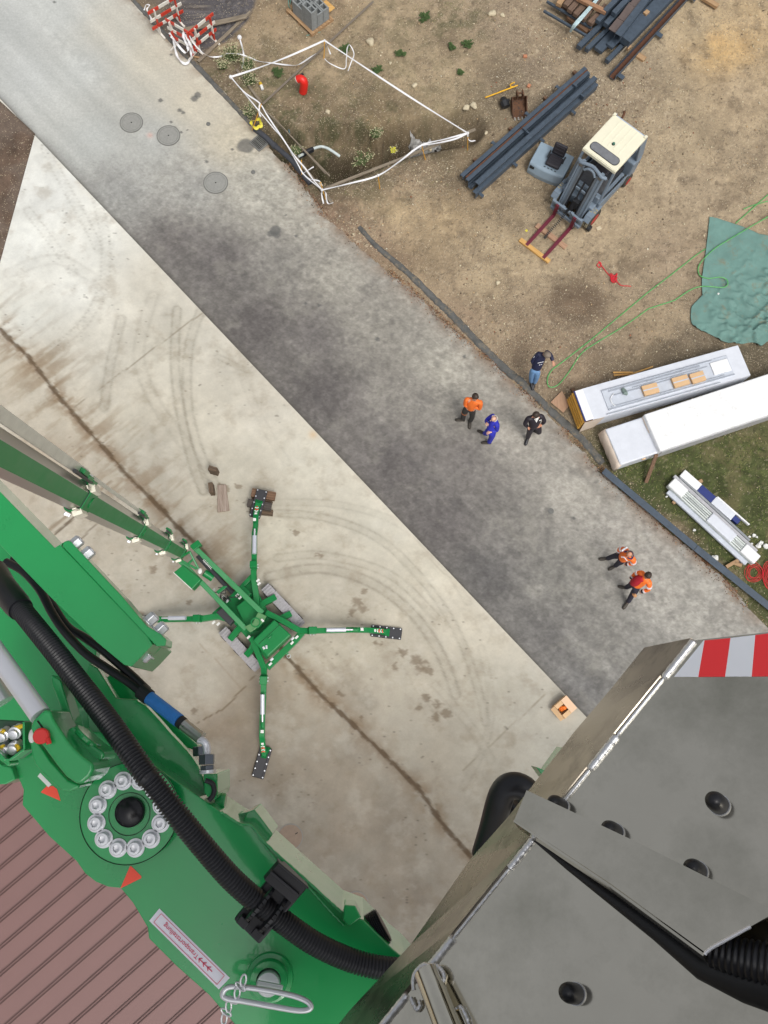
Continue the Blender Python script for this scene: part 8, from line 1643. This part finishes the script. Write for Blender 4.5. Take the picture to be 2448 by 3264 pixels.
def bigmesh(name, V, F, m, cols, **tags):
    k = F.shape[1]; me = bpy.data.meshes.new(name); me.vertices.add(len(V)); me.vertices.foreach_set('co', V.astype(np.float32).ravel()); me.loops.add(F.size); me.loops.foreach_set('vertex_index', F.astype(np.int32).ravel())
    me.polygons.add(len(F)); me.polygons.foreach_set('loop_start', np.arange(0, F.size, k, dtype=np.int32)); me.polygons.foreach_set('loop_total', np.full(len(F), k, np.int32)); me.update(calc_edges=True)
    at = me.color_attributes.new('tint', 'FLOAT_COLOR', 'POINT'); cc = np.ones((len(V), 4), np.float32); cc[:, :3] = cols; at.data.foreach_set('color', cc.ravel())
    me.materials.append(m); ob = bpy.data.objects.new(name, me); COL.objects.link(ob); place(ob, I4.copy()); tag(ob, **tags); return ob
pal = np.array([[lin(v) for v in c] for c in ((214, 202, 172), (186, 172, 142), (150, 134, 108), (112, 98, 80), (196, 168, 130), (160, 104, 76), (228, 220, 198))])
ci = rs.choice(7, n, p=[.18, .28, .24, .12, .12, .02, .04]); bright = .8 + .35*rs.rand(n)
M_ATT = bpy.data.materials.new('loose_stone'); M_ATT.use_nodes = True; _n = M_ATT.node_tree; _a = _n.nodes.new('ShaderNodeAttribute'); _a.attribute_name = 'tint'; _n.links.new(_a.outputs['Color'], _n.nodes['Principled BSDF'].inputs['Base Color']); _n.nodes['Principled BSDF'].inputs['Roughness'].default_value = .9
bigmesh('gravel', V, F, M_ATT, np.repeat(pal[ci]*bright[:, None], 6, 0), label='loose pale gravel scattered over the bare site ground', kind='stuff')
# grass blades: lawn, kerb side and pit
def grass_w(X, Y, e):
    du, dv = proj(X, Y); g = inpoly(X, Y, GRASS)*1.0
    veg = .35*np.exp(-(((du-700)/160)**2 + ((dv-335)/70)**2)) + .3*np.exp(-(((du-520)/100)**2 + ((dv-190)/80)**2)) + .25*np.exp(-(((du-975)/90)**2+((dv-30)/45)**2)) + .5*np.exp(-(((du-1330)/60)**2+((dv-1020)/50)**2)) + .3*np.exp(-(((du-1600)/80)**2+((dv-1240)/60)**2))
    return np.clip(g*(.35+.65*sstep(fbm(X, Y, 2.2, 4, 711), .35, .6)) + veg*sstep(fbm(X, Y, 2.6, 5, 713, .65), .44, .6), 0, 1)
X, Y = scatter_region(150000, -4.5, 14, .5, 24, grass_w); Z = hfun(X, Y); n = len(X)
a = rs.rand(n)*6.28; L = .04 + .09*rs.rand(n); w_ = .004 + .004*rs.rand(n); dx, dy = np.cos(a), np.sin(a); up = .3 + .7*rs.rand(n)
B0 = np.stack([X - dy*w_, Y + dx*w_, Z], 1); B1 = np.stack([X + dy*w_, Y - dx*w_, Z], 1); T_ = np.stack([X + dx*L, Y + dy*L, Z + L*up*.7], 1)
V = np.stack([B0, B1, T_], 1).reshape(-1, 3); F = np.arange(3*n).reshape(-1, 3)
gp = np.array([[lin(v) for v in c] for c in ((96, 110, 52), (70, 84, 38), (132, 138, 78), (150, 146, 98), (54, 66, 34))]); ci = rs.choice(5, n, p=[.3, .28, .18, .10, .14])
bigmesh('grass', V, F, M_ATT, np.repeat(gp[ci]*(.75+.5*rs.rand(n))[:, None], 3, 0), label='patchy short grass beside the white loads and in the pit', kind='stuff')
# fallen leaves and crumbs swept against the road edge
n = 5000; S = rs.uniform(6, 30, n); T = edge_t(S) - np.abs(rs.normal(0, .14, n)) + .1; X, Y = rxy(S, T); k = rs.rand(n) < sstep(fbm(X, Y, 1.6, 4, 731), .35, .6); X, Y = X[k], Y[k]; n = len(X); a = rs.rand(n)*6.28; L = .010 + .018*rs.rand(n)
dx, dy = np.cos(a)*L, np.sin(a)*L; z = np.full(n, .012); V = np.stack([np.stack([X-dx, Y-dy, z], 1), np.stack([X+dy*.5, Y-dx*.5, z+.006], 1), np.stack([X+dx, Y+dy, z+.003], 1), np.stack([X-dy*.5, Y+dx*.5, z+.004], 1)], 1).reshape(-1, 3)
lp_ = np.array([[lin(v) for v in c] for c in ((128, 78, 50), (96, 66, 48), (164, 128, 92), (70, 56, 44))]); ci = rs.choice(4, n)
bigmesh('leaf_litter', V, np.arange(4*n).reshape(-1, 4), M_ATT, np.repeat(lp_[ci], 4, 0), label='brown leaf litter swept along the kerb', kind='stuff')
